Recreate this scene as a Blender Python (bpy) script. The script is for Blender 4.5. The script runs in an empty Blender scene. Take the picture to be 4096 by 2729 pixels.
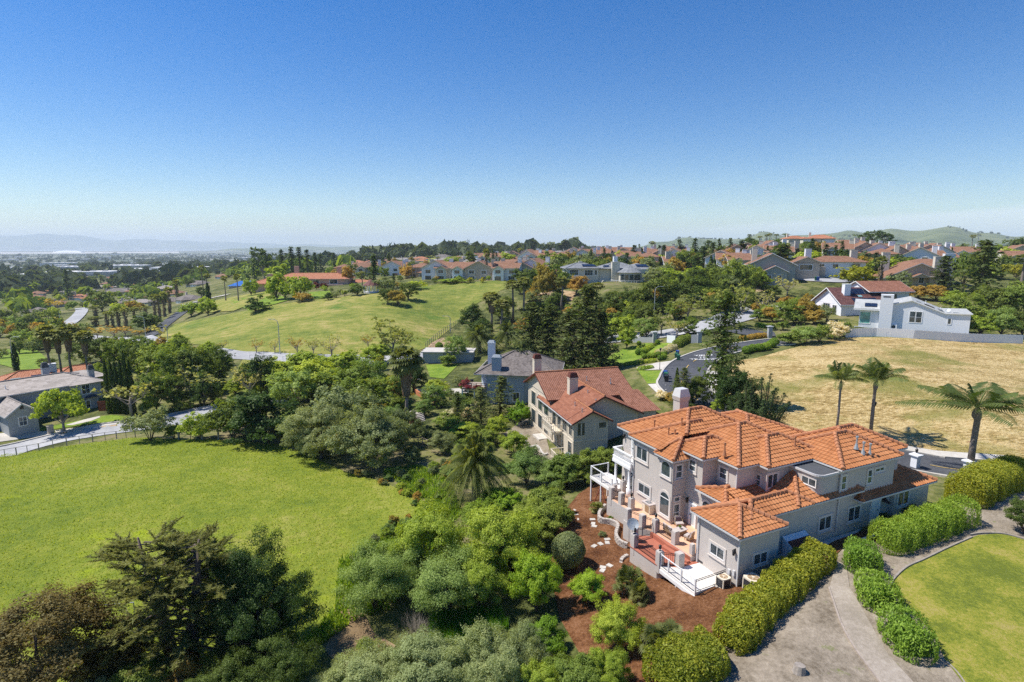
import bpy,bmesh,math,random
import numpy as np
from mathutils import Vector,Matrix
from mathutils.geometry import delaunay_2d_cdt
SC=bpy.context.scene
COL=SC.collection
PI=math.pi
F=2280.0
PT=math.atan(374.5/F)
CP,SP=math.cos(PT),math.sin(PT)
def ray(u,v):
 x=(u-2048)/F;t=(1364.5-v)/F
 y=CP+t*SP;z=-SP+t*CP
 return np.array([x/y,1.0,z/y])
def Zs(x0,y0,s):return lambda x,y:(x0+s*x,y0+s*y)
S1=1100/2353
G=Zs(0,0,1.7408)
A2=Zs(0,900,S1);A3=Zs(1000,900,S1);A4=Zs(2000,900,S1);A5=Zs(3000,850,1096/2354)
B1=Zs(0,1400,S1);B2=Zs(0,1996,S1);B3=Zs(1000,1400,S1);B4=Zs(1000,1996,S1)
B5=Zs(2000,1996,S1);B6=Zs(2996,1996,S1);B7=Zs(2996,1400,S1);B8=Zs(1900,1400,900/2352)
H6=Zs(0,1450,450/2352);W2=Zs(3350,1100,650/2354);Z1=Zs(2300,1500,.59473)
U1=Zs(3250,1800,.23404);U3=Zs(2450,1650,.23404);U4=Zs(2400,1950,.23404);U5=Zs(2700,1950,.23404)
def atz(p,z):r=ray(*p);return r*(z/r[2])
def aty(p,y):return ray(*p)*y
TP=[]
def tp(p,z,y=None):
 q=atz(p,z)if y is None else ray(*p)*y
 TP.append((q[0],q[1],q[2]if y is not None else z))
for p,z in[(B4(900,1150),-28.0),(B4(300,1500),-28.3),(B2(1500,1450),-28.6),(B2(200,1500),-28.8),(G(1000,1440),-28.0),(G(1100,1560),-27.8),(G(1250,1560),-27.0),(B5(600,1000),-26.4),(B5(1100,1350),-25.3),(B5(1600,900),-24.6),(B5(800,300),-25.9),(B5(500,600),-26.3),(B5(1300,700),-25.6),(B5(880,60),-25.8),(B5(1300,1560),-24.6),(Z1(1060,1400),-24.15),(Z1(1300,1330),-24.1),(Z1(1500,1210),-23.7),(Z1(1800,1110),-23.5),(Z1(2050,1020),-23.4),(B6(420,1470),-23.6),(B6(760,600),-23.3),(B6(1800,800),-23.4),(B6(2000,310),-23.3),(B6(2300,1500),-23.8),(B6(900,1560),-23.8),(B6(0,1560),-24.0),(G(2350,1150),-23.3),(G(2150,1130),-23.6),(B1(1150,760),-29.0),(B1(50,920),-29.3),(B1(1850,770),-29.0),(B1(1200,1200),-27.6),(B2(1000,1000),-27.4),(B1(100,1300),-28.0),(B3(700,1000),-28.4),(B3(600,1300),-27.6),(B2(100,700),-28.0),(B4(500,300),-27.6),(B4(700,800),-28.0),(B3(1200,1100),-28.2),(B1(600,730),-31.2),(B1(1100,650),-30.6),(B1(1580,620),-30.6),(B1(100,880),-31.6),(B1(160,720),-31.6),(B1(1000,560),-30.2),(H6(300,1420),-31.5),(H6(1800,1100),-31.0),(B1(1600,480),-30.4),(B3(330,470),-30.2),(B3(1350,745),-29.2),(B3(1500,840),-28.6),(B3(1850,1290),-26.8),(B3(2050,600),-28.8),(B3(900,900),-28.8),(B3(1650,350),-29.0),(B8(480,940),-29.0),(B8(640,1150),-28.9),(B8(860,1290),-28.2),(G(1340,1130),-26.6),(B8(300,760),-29.3),(B8(1030,1190),-27.9),(B3(2100,380),-28.8),(B3(1650,220),-30.0),(B3(1560,150),-30.3),(B7(1600,1050),-25.0),(B7(2300,1110),-25.6),(B7(2200,980),-25.2),(B7(300,700),-24.6),(B7(1300,850),-24.9),(B8(2000,330),-22.9),(B8(2110,110),-23.0),(A4(1720,1140),-23.0),(A4(2100,1010),-21.6),(A4(1800,850),-20.6),(A4(1300,950),-23.5),(A4(1250,1280),-23.5),(B8(1830,420),-23.4),(A4(1200,1100),-25.2),(A4(950,1150),-26.2),(A4(2340,1050),-21.2),(A4(2300,830),-20.8),(A4(2200,740),-20.4),(W2(1200,920),-20.3),(W2(200,900),-20.6),(W2(2330,990),-21.2),(G(1700,830),-22.6),(B7(1200,300),-21.8),(B7(2200,500),-22.6),(B7(1300,550),-24.0),(B7(300,450),-24.0),(A5(500,1150),-21.0),(G(2352,900),-22.5),(W2(500,800),-19.6),(W2(1800,840),-20.6),(A5(560,830),-17.6),(A3(600,1150),-30.0),(A3(20,1110),-30.0),(A3(1000,1130),-30.0),(A3(1480,1080),-29.2),(A3(1550,950),-27.5),(A3(1800,800),-25.5),(A3(2200,480),-15.8),(A3(1700,500),-16.6),(A3(1100,600),-19.2),(A3(700,850),-25.0),(A3(1300,850),-24.6),(A3(500,660),-21.8),(A3(300,680),-22.6),(A3(150,700),-23.6),(A3(500,535),-21.0),(A2(1300,940),-33.0),(A2(2000,750),-26.5),(A2(1900,1080),-30.2),(A2(1700,980),-31.0),(A2(2040,640),-24.5),(A2(2350,480),-22.0),(A3(1300,480),-17.2),(A4(150,620),-19.0),(A4(400,600),-18.2),(A4(700,520),-15.2),(A4(900,560),-15.2),(A4(200,800),-24.5),(A4(500,780),-24.0),(A4(900,740),-21.5),(A4(1200,560),-15.4),(A4(1500,650),-18.0),(A4(1900,600),-15.5),(A4(2250,500),-13.4),(A3(1480,470),-15.6),(A3(2085,478),-15.4),(A4(100,460),-15.2),(A5(1480,640),-14.4),(A5(600,590),-12.2),(A5(100,600),-13.5),(A5(1900,650),-14.6),(A5(2300,640),-15.0),(A4(1300,470),-13.5),(A4(1700,420),-11.8),(A5(1700,750),-16.5),(A2(150,1150),-40.0),(A2(1240,985),-37.5),(A2(520,870),-44.0),(A2(680,780),-46.0),(A2(330,770),-50.0),(A2(100,900),-43.0),(A2(100,650),-54.0),(A2(900,680),-50.0),(A2(1400,800),-35.0),(A2(1550,740),-33.0),(A2(300,560),-60.0),(A2(1000,580),-55.0),(A2(1500,650),-38.0),(A2(1100,900),-38.0),(A2(650,545),-62.0),(A2(1600,520),-46.0),(A2(1250,640),-46.0),]:tp(p,z)
for p,y in[(A4(400,300),420),(A4(900,330),330),(A4(1300,320),360),(A4(1650,300),330),(A5(900,400),330),(A5(1300,420),300),(A5(500,300),318),(A5(300,300),310),(A5(100,300),315),(A5(90,272),335),(A5(170,262),338),(A5(300,244),340),(A5(470,244),345),(A5(620,286),360),(A5(720,300),370),(A4(2150,185),338),(A5(300,330),540),(A5(100,320),540),(A5(550,330),540),(A5(1000,345),400),(A5(1250,345),420),(A5(1700,320),560),(A5(2150,320),520),(A5(1900,380),420),(A5(2350,420),330),(A5(2300,360),420),(A4(2000,232),325),(A4(2300,205),320),(A3(1900,330),520),(A3(1500,330),700),(A3(1200,330),650),(A3(1050,320),900),(A3(1500,248),1150),(A3(1900,248),1200),(A3(2300,262),1150),(A4(300,240),1000),(A3(1250,262),1100),(A3(1600,222),1500),(A3(1300,232),1500),(A3(2200,235),1500),(A4(500,262),800),(A4(1000,262),700),(A4(1400,252),650),(A4(1700,255),560),(A3(900,330),1300),(A3(700,350),800),(A3(300,420),560),(A3(100,420),600),(A3(500,430),520),(A3(900,400),600),(A2(2300,400),600),(A2(2000,430),640),(A2(1700,470),700),(A2(600,470),1100),(A2(1200,455),1100),(A2(100,470),1000),(A2(2200,330),2200),(A2(100,400),1500),]:tp(p,0,y)
for a in range(-64,65,8):
 t=math.radians(a)
 for r,z in[(3000,-80),(6000,-80),(9000,-80)]:
  if a>12 and r>4000:continue
  if a>12:z=-30
  TP.append((r*math.sin(t),r*math.cos(t),z))
 TP.append((12*math.sin(t),12*math.cos(t),-26.5 if a>-10 else-28.5))
for sx in(-1.3,1.35):
 for y,z in((40,-26),(70,-27.5),(120,-30 if sx<0 else-21),(250,-46 if sx<0 else-15),(500,-60 if sx<0 else-5),(1200,-78 if sx<0 else 0)):
  TP.append((sx*y,y,z))
TP=np.array(TP)
def tq(x,y):return np.stack([np.arctan2(x,y)*1.6,np.log(np.hypot(x,y))],-1)
_Q=tq(TP[:,0],TP[:,1])
def _ker(a,b):
 d=np.sqrt(((a[:,None,:]-b[None,:,:])**2).sum(-1)+.045**2)
 return d
_K=_ker(_Q,_Q)-np.eye(len(_Q))*.006
_n=len(_Q)
_M=np.block([[_K,np.ones((_n,1))],[np.ones((1,_n)),np.zeros((1,1))]])
_W=np.linalg.solve(_M,np.append(TP[:,2],0.0))
FARR=3200.0
def hills(th,r):
 """grassy range on the right, small hills on the plain, range across the bay"""
 d=np.degrees(th)
 z=np.zeros_like(r)
 def ridge(pts,r0,w):
  h=sum(np.interp(d+e,[p[0]for p in pts],[p[1]for p in pts],left=0,right=pts[-1][1])for e in(-1.2,-.6,0,.6,1.2))/5
  wob=1+.08*np.sin(d*.9+r0*.01)+.05*np.sin(d*1.9+1)
  s=np.clip(1-np.abs((r-r0)/w),0,1);s=s*s*(3-2*s)
  return h*wob*s*(.95+.05*np.sin(d*.7+r*.0016)+.035*np.sin(d*1.3-r*.0011+2)+.02*np.sin(d*2.7+r*.0025))
 z=np.maximum(z,ridge([(7,0),(10,60),(13,120),(16,150),(21.4,185),(26,195),(30,215),(33.7,232),(37,222),(41.9,185),(50,220),(60,230)],5600,2600))
 z=np.maximum(z,ridge([(18,0),(24,30),(30,55),(36,75),(41,90),(50,110),(60,110)],3900,1300))
 z=np.maximum(z,ridge([(-28,0),(-26,70),(-24.5,76),(-23,55),(-20,108),(-18.2,112),(-16,85),(-13,104),(-11,92),(-8,50),(-5,0)],11500,1700))
 z=np.maximum(z,ridge([(-70,560),(-50,600),(-43,560),(-40,520),(-37,490),(-34,390),(-30,355),(-26,290),(-22,240),(-16,150),(-12,120),(-8,150),(-4,130),(0,60),(4,0)],25000,3000))
 return z
def hgt(x,y):
 x=np.atleast_1d(np.asarray(x,float));y=np.atleast_1d(np.asarray(y,float))
 out=np.empty(len(x))
 for i in range(0,len(x),20000):
  xx,yy=x[i:i+20000],y[i:i+20000]
  z=_ker(tq(xx,yy),_Q)@_W[:-1]+_W[-1]
  r=np.hypot(xx,yy);th=np.arctan2(xx,yy)
  k=np.clip((r-1800)/(FARR-1800),0,1);k=k*k*(3-2*k)
  z=z*(1-k)+(-80)*k
  z=z+hills(th,r)
  out[i:i+20000]=z
 return out
def hz(x,y):return float(hgt(x,y)[0])
_ys=14*1.012**np.arange(0,460)
def gp(p,off=0.0):
 """ground point seen at a pixel"""
 r=ray(*p)
 h=hgt(r[0]*_ys,_ys);d=r[2]*_ys-h
 k=np.where(d<0)[0]
 if len(k)==0:y=1500.0
 else:
  k=k[0]
  a,b=(_ys[k-1],_ys[k])if k>0 else(_ys[0]*.8,_ys[0])
  for _ in range(25):
   m=.5*(a+b)
   if r[2]*m<hz(r[0]*m,m):b=m
   else:a=m
  y=b
 q=r*y
 return np.array([q[0],q[1],hz(q[0],q[1])+off])
def new_mat(name):
 m=bpy.data.materials.new(name);m.use_nodes=True
 nt=m.node_tree;b=nt.nodes['Principled BSDF']
 return m,nt,b
def L3(c):return(c[0],c[1],c[2],1.0)
def N(nt,t,**k):
 n=nt.nodes.new(t)
 for a,v in k.items():
  if a in n.inputs:n.inputs[a].default_value=v
  else:setattr(n,a,v)
 return n
def ramp(nt,fac,stops):
 r=nt.nodes.new('ShaderNodeValToRGB')
 e=r.color_ramp.elements
 while len(e)<len(stops):e.new(0.5)
 for i,(p,c)in enumerate(stops):
  e[i].position=p;e[i].color=L3(c)
 nt.links.new(fac,r.inputs[0]);return r.outputs[0]
def noise(nt,scale,detail=4,rough=.6,co=None,dist=0.0):
 n=N(nt,'ShaderNodeTexNoise',Scale=scale,Detail=detail,Roughness=rough,Distortion=dist)
 if co is None:
  g=nt.nodes.new('ShaderNodeNewGeometry');co=g.outputs['Position']
 nt.links.new(co,n.inputs['Vector']);return n.outputs['Fac']
def mapped(nt,sc,rot=(0,0,0)):
 g=nt.nodes.new('ShaderNodeNewGeometry');m=nt.nodes.new('ShaderNodeMapping')
 m.inputs['Scale'].default_value=sc;m.inputs['Rotation'].default_value=rot
 nt.links.new(g.outputs['Position'],m.inputs['Vector']);return m.outputs[0]
def mixc(nt,fac,a,b,mode='MIX'):
 m=nt.nodes.new('ShaderNodeMix');m.data_type='RGBA';m.blend_type=mode
 for k,v in((0,fac),(6,a),(7,b)):
  if isinstance(v,(int,float)):m.inputs[k].default_value=v
  elif isinstance(v,tuple):m.inputs[k].default_value=L3(v)
  else:nt.links.new(v,m.inputs[k])
 return m.outputs[2]
def bump(nt,b,h,dist,strength=1.0):
 n=N(nt,'ShaderNodeBump',Strength=strength,Distance=dist)
 nt.links.new(h,n.inputs['Height']);nt.links.new(n.outputs[0],b.inputs['Normal'])
def plain(name,c,rough=.6,metal=0.0,var=.0,vs=3.0,spec=.4,bmp=0.0,bs=30.0):
 m,nt,b=new_mat(name)
 b.inputs['Base Color'].default_value=L3(c);b.inputs['Roughness'].default_value=rough
 b.inputs['Metallic'].default_value=metal;b.inputs['Specular IOR Level'].default_value=spec
 if var>0:
  f=noise(nt,vs,5,.65)
  lo=tuple(x*(1-var)for x in c);hi=tuple(min(1,x*(1+var))for x in c)
  nt.links.new(ramp(nt,f,[(.3,lo),(.7,hi)]),b.inputs['Base Color'])
 if bmp>0:bump(nt,b,noise(nt,bs,3,.6),bmp)
 return m
def ground_mat(name,stops,s1,s2,bmp=.1,bs=4.0,stretch=None,rough=.9,s3=None,third=None,k=.5):
 """colour from two octaves of noise, bumped by a finer one"""
 m,nt,b=new_mat(name)
 b.inputs['Roughness'].default_value=rough;b.inputs['Specular IOR Level'].default_value=.15
 co=mapped(nt,*stretch)if stretch else None
 f1=noise(nt,s1,5,.62,co);f2=noise(nt,s2,6,.7,co,.4)
 mx=N(nt,'ShaderNodeMath',operation='MULTIPLY_ADD');nt.links.new(f1,mx.inputs[0]);mx.inputs[1].default_value=1-k
 m2=N(nt,'ShaderNodeMath',operation='MULTIPLY');nt.links.new(f2,m2.inputs[0]);m2.inputs[1].default_value=k
 nt.links.new(m2.outputs[0],mx.inputs[2])
 c=ramp(nt,mx.outputs[0],[(.5+(p-.5)*.40,q)for p,q in stops])
 if third:
  f3=noise(nt,s3,4,.7)
  r=N(nt,'ShaderNodeMapRange');nt.links.new(f3,r.inputs[0])
  r.inputs[1].default_value=third[1];r.inputs[2].default_value=third[2]
  c=mixc(nt,r.outputs[0],c,third[0])
 nt.links.new(c,b.inputs['Base Color'])
 bump(nt,b,noise(nt,bs,4,.7),bmp)
 return m
def leaf_mat(name,c1,c2,trans=.35,spec=.25):
 m=bpy.data.materials.new(name);m.use_nodes=True;nt=m.node_tree
 for n in list(nt.nodes):nt.nodes.remove(n)
 out=nt.nodes.new('ShaderNodeOutputMaterial')
 at=nt.nodes.new('ShaderNodeAttribute');at.attribute_name='rnd'
 oi=nt.nodes.new('ShaderNodeObjectInfo')
 c=mixc(nt,at.outputs['Fac'],c1,c2)
 hs=nt.nodes.new('ShaderNodeHueSaturation')
 mr=N(nt,'ShaderNodeMapRange');nt.links.new(oi.outputs['Random'],mr.inputs[0]);mr.inputs[3].default_value=.80;mr.inputs[4].default_value=1.22
 nt.links.new(c,hs.inputs['Color']);nt.links.new(mr.outputs[0],hs.inputs['Value'])
 mr2=N(nt,'ShaderNodeMapRange');nt.links.new(oi.outputs['Random'],mr2.inputs[0]);mr2.inputs[3].default_value=.515;mr2.inputs[4].default_value=.485
 nt.links.new(mr2.outputs[0],hs.inputs['Hue'])
 d=nt.nodes.new('ShaderNodeBsdfDiffuse');t=nt.nodes.new('ShaderNodeBsdfTranslucent')
 g=N(nt,'ShaderNodeBsdfGlossy',Roughness=.5)
 g.inputs['Color'].default_value=(.8,.9,.6,1)
 nt.links.new(hs.outputs[0],d.inputs['Color'])
 tc=mixc(nt,1.0,hs.outputs[0],(1.0,.95,.35),'MULTIPLY')
 tb=nt.nodes.new('ShaderNodeHueSaturation');tb.inputs['Value'].default_value=1.5;nt.links.new(tc,tb.inputs['Color'])
 nt.links.new(tb.outputs[0],t.inputs['Color'])
 m1=nt.nodes.new('ShaderNodeMixShader');m1.inputs[0].default_value=trans
 nt.links.new(d.outputs[0],m1.inputs[1]);nt.links.new(t.outputs[0],m1.inputs[2])
 m2=nt.nodes.new('ShaderNodeMixShader');m2.inputs[0].default_value=.018*spec/.25
 nt.links.new(m1.outputs[0],m2.inputs[1]);nt.links.new(g.outputs[0],m2.inputs[2])
 nt.links.new(m2.outputs[0],out.inputs[0])
 return m
def glass_mat(name,c=(.03,.04,.045),rough=.04):
 m,nt,b=new_mat(name)
 b.inputs['Base Color'].default_value=L3(c);b.inputs['Roughness'].default_value=rough
 b.inputs['Specular IOR Level'].default_value=.9
 f=noise(nt,.9,3,.6)
 nt.links.new(ramp(nt,f,[(.35,c),(.7,tuple(x*2.6+.01 for x in c))]),b.inputs['Base Color'])
 return m
def tile_mat(name,cols,course=.36,pitch=.3,barrel=True,bmp=.06,wv=.45):
 """roof covering from the UV map in metres: u along the eave, v up the slope"""
 m,nt,b=new_mat(name)
 b.inputs['Roughness'].default_value=.8;b.inputs['Specular IOR Level'].default_value=.25
 uv=nt.nodes.new('ShaderNodeUVMap');sx=nt.nodes.new('ShaderNodeSeparateXYZ');nt.links.new(uv.outputs[0],sx.inputs[0])
 def mul(o,k):
  n=N(nt,'ShaderNodeMath',operation='MULTIPLY');nt.links.new(o,n.inputs[0]);n.inputs[1].default_value=k;return n.outputs[0]
 def fl(o,op='FLOOR'):
  n=N(nt,'ShaderNodeMath',operation=op);nt.links.new(o,n.inputs[0]);return n.outputs[0]
 uu=mul(sx.outputs[0],1/pitch);vv=mul(sx.outputs[1],1/course)
 cb=nt.nodes.new('ShaderNodeCombineXYZ');nt.links.new(fl(uu),cb.inputs[0]);nt.links.new(fl(vv),cb.inputs[1])
 wn=N(nt,'ShaderNodeTexWhiteNoise');wn.noise_dimensions='2D';nt.links.new(cb.outputs[0],wn.inputs['Vector'])
 mixv=N(nt,'ShaderNodeMath',operation='MULTIPLY_ADD');nt.links.new(wn.outputs[0],mixv.inputs[0]);mixv.inputs[1].default_value=wv
 big=mul(noise(nt,.7,4,.6),1.05-wv);nt.links.new(big,mixv.inputs[2])
 c=ramp(nt,mixv.outputs[0],[(.2,cols[0]),(.5,cols[1]),(.85,cols[2])])
 nt.links.new(c,b.inputs['Base Color'])
 fr=fl(vv,'FRACT')
 inv=N(nt,'ShaderNodeMath',operation='SUBTRACT');inv.inputs[0].default_value=1.0;nt.links.new(fr,inv.inputs[1])
 h=inv.outputs[0]
 if barrel:
  s=N(nt,'ShaderNodeMath',operation='SINE');nt.links.new(mul(uu,2*PI),s.inputs[0])
  ad=N(nt,'ShaderNodeMath',operation='MULTIPLY_ADD');nt.links.new(s.outputs[0],ad.inputs[0]);ad.inputs[1].default_value=.5;nt.links.new(h,ad.inputs[2]);h=ad.outputs[0]
 bump(nt,b,h,bmp)
 return m
M={}
M['stucco']=plain('stucco',(.51,.46,.415),.9,var=.05,vs=.8,bmp=.01,bs=25,spec=.2)
M['stucco_trim']=plain('stucco_trim',(.58,.525,.475),.85,spec=.2)
M['white']=plain('white_paint',(.80,.79,.77),.5,var=.03)
M['offwhite']=plain('off_white_paint',(.74,.70,.64),.6,var=.04)
M['gutter']=plain('gutter_paint',(.55,.54,.53),.5)
M['glass']=glass_mat('window_glass')
M['glass_pale']=glass_mat('window_glass_blinds',(.22,.24,.24),.1)
M['glass_green']=glass_mat('window_glass_green',(.09,.22,.18),.1)
M['iron']=plain('black_iron',(.02,.02,.022),.45,metal=.4)
M['darkroof']=plain('flat_roof_felt',(.075,.08,.085),.85,var=.15)
M['terracotta']=plain('terracotta_tile',(.47,.18,.09),.75,var=.28,vs=1.4)
M['concrete']=plain('concrete',(.50,.47,.43),.9,var=.10,vs=1.2,bmp=.01)
M['white_deck']=plain('white_deck_coating',(.80,.76,.70),.8,var=.03)
M['wicker']=plain('wicker',(.30,.20,.11),.8,var=.25,vs=30)
M['cushion']=plain('cushion',(.48,.42,.39),.9)
M['cushion_dark']=plain('patterned_cushion',(.10,.06,.07),.9,var=.7,vs=20)
M['steel']=plain('brushed_steel',(.5,.5,.5),.3,metal=.9)
M['dark_metal']=plain('dark_metal',(.05,.05,.055),.5,metal=.3,var=.3,vs=8)
M['rust']=plain('rusty_sheet',(.12,.035,.022),.8,var=.4,vs=4)
M['wood']=plain('grey_wood',(.36,.30,.25),.9,var=.25,vs=5)
M['redwood']=plain('red_stained_wood',(.28,.075,.04),.8,var=.25,vs=4)
M['bark']=plain('bark',(.13,.10,.08),.95,var=.4,vs=6,bmp=.03)
M['bark_pale']=plain('pale_bark',(.30,.26,.22),.95,var=.3,vs=6)
M['palm_bark']=plain('palm_bark',(.22,.18,.15),.95,var=.35,vs=5)
M['skirt']=leaf_mat('dead_fronds',(.17,.115,.07),(.33,.25,.16),.15,.1)
M['solar']=plain('solar_panel',(.012,.018,.04),.12,spec=.8)
M['skylight']=plain('skylight_glass',(.25,.42,.42),.08,spec=.8)
M['block']=plain('concrete_block',(.45,.40,.35),.95,var=.22,vs=5,bmp=.02,bs=12)
M['stone']=plain('stone',(.42,.37,.31),.9,var=.25,vs=3,bmp=.03,bs=8)
M['bin_green']=plain('green_plastic',(.03,.14,.07),.5)
M['bin_blue']=plain('blue_plastic',(.02,.07,.28),.5)
M['bin_black']=plain('black_plastic',(.025,.025,.025),.5)
M['galv']=plain('galvanised_steel',(.45,.48,.48),.5,metal=.5)
M['rail_paint']=plain('white_road_paint',(.75,.75,.72),.7)
M['yellow_paint']=plain('yellow_road_paint',(.62,.42,.10),.7)
M['tile']=tile_mat('clay_tile',[(.28,.105,.040),(.425,.172,.066),(.53,.24,.105)],.4,.33,False,.0,.22)
M['ridge']=plain('clay_ridge_tile',(.42,.18,.085),.85,var=.3,vs=3)
M['tile_red']=tile_mat('red_concrete_tile',[(.19,.080,.048),(.27,.118,.072),(.34,.16,.105)],.36,.30)
M['shingle_red']=tile_mat('red_shingle',[(.20,.075,.042),(.255,.098,.054),(.31,.13,.075)],.30,.6,False,.03)
M['tile_grey']=tile_mat('grey_concrete_tile',[(.22,.195,.17),(.31,.275,.245),(.38,.34,.31)],.55,.9,False,.3)
M['shingle_grey']=tile_mat('grey_shingle',[(.10,.085,.075),(.17,.145,.13),(.23,.20,.18)],.3,.35,False,.03)
M['tile_brown']=tile_mat('brown_tile',[(.19,.095,.055),(.27,.14,.085),(.35,.19,.12)],.36,.32)
M['tile_orange']=tile_mat('orange_tile',[(.32,.12,.06),(.44,.18,.095),(.52,.25,.15)],.38,.32)
M['tile_blue']=tile_mat('blue_tile',[(.02,.10,.38),(.03,.16,.52),(.06,.22,.60)],.4,.4)
M['tile_maroon']=tile_mat('maroon_tile',[(.085,.035,.033),(.13,.055,.048),(.18,.08,.07)],.36,.32)
M['roof_pale']=tile_mat('pale_roofing',[(.33,.34,.33),(.40,.41,.40),(.47,.47,.46)],.5,.6,False,.02)
M['slate']=tile_mat('blue_grey_tile',[(.15,.16,.17),(.22,.23,.24),(.30,.31,.32)],.4,.5)
M['tan_stucco']=plain('tan_stucco',(.60,.52,.41),.9,var=.05,vs=.7)
M['cream_trim']=plain('cream_trim',(.68,.60,.47),.7)
M['blue_siding']=plain('blue_grey_siding',(.36,.42,.46),.8,var=.05)
M['grey_wall']=plain('grey_wall',(.37,.385,.39),.9,var=.06)
M['cream']=plain('cream_wall',(.62,.58,.48),.9,var=.05)
M['white_wall']=plain('white_wall',(.76,.77,.79),.85,var=.03)
M['beige']=plain('beige_wall',(.50,.42,.33),.9,var=.06)
M['pink']=plain('pink_wall',(.55,.38,.29),.9,var=.06)
M['greygreen']=plain('grey_green_wall',(.36,.38,.34),.9,var=.05)
LV={'oak':((.034,.054,.014),(.095,.128,.030)),'dark':((.016,.034,.011),(.055,.090,.024)),'mid':((.056,.088,.018),(.145,.190,.040)),'lime':((.095,.140,.018),(.215,.270,.045)),'yellow':((.26,.27,.020),(.46,.42,.035)),'olive':((.065,.088,.042),(.16,.19,.10)),'silver':((.10,.13,.06),(.215,.25,.135)),'willow':((.070,.115,.032),(.165,.225,.075)),'spring':((.12,.13,.042),(.25,.245,.095)),'brown':((.045,.036,.016),(.115,.098,.035)),'conifer':((.026,.042,.015),(.080,.100,.032)),'fir':((.018,.034,.016),(.050,.078,.030)),'pine':((.050,.060,.020),(.140,.145,.050)),'cypress':((.012,.028,.009),(.040,.065,.018)),'fan':((.035,.048,.016),(.14,.155,.06)),'canary':((.022,.036,.011),(.105,.125,.04)),'queen':((.03,.05,.018),(.095,.12,.045)),'photinia':((.085,.115,.014),(.25,.245,.034)),'oleander':((.045,.095,.012),(.13,.21,.035)),'box':((.060,.115,.014),(.15,.22,.035)),'bush':((.075,.105,.055),(.17,.195,.105)),'rust':((.13,.10,.025),(.26,.20,.05)),'red':((.16,.020,.035),(.35,.06,.08)),'bright':((.070,.13,.010),(.175,.26,.030)),'flower':((.55,.50,.36),(.75,.70,.55)),'plum':((.045,.012,.018),(.10,.030,.035)),'grass':((.22,.30,.025),(.42,.47,.07)),'reed':((.045,.12,.015),(.14,.26,.04)),'twig':((.20,.165,.14),(.36,.31,.27)),}
LV['spring2']=((.095,.115,.03),(.20,.215,.065))
LV['far']=((.035,.055,.028),(.095,.12,.06))
def _lv(c,k=1.95):return(min(.8,c[0]*k*1.06),min(.8,c[1]*k),min(.8,c[2]*k*.85))
for k,(a,b)in LV.items():
 if k not in('far','flower','twig','yellow','red','grass'):a,b=_lv(a),_lv(b)
 M['leaf_'+k]=leaf_mat('leaves_'+k,a,b,.40 if k not in('twig',)else .05)
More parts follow.
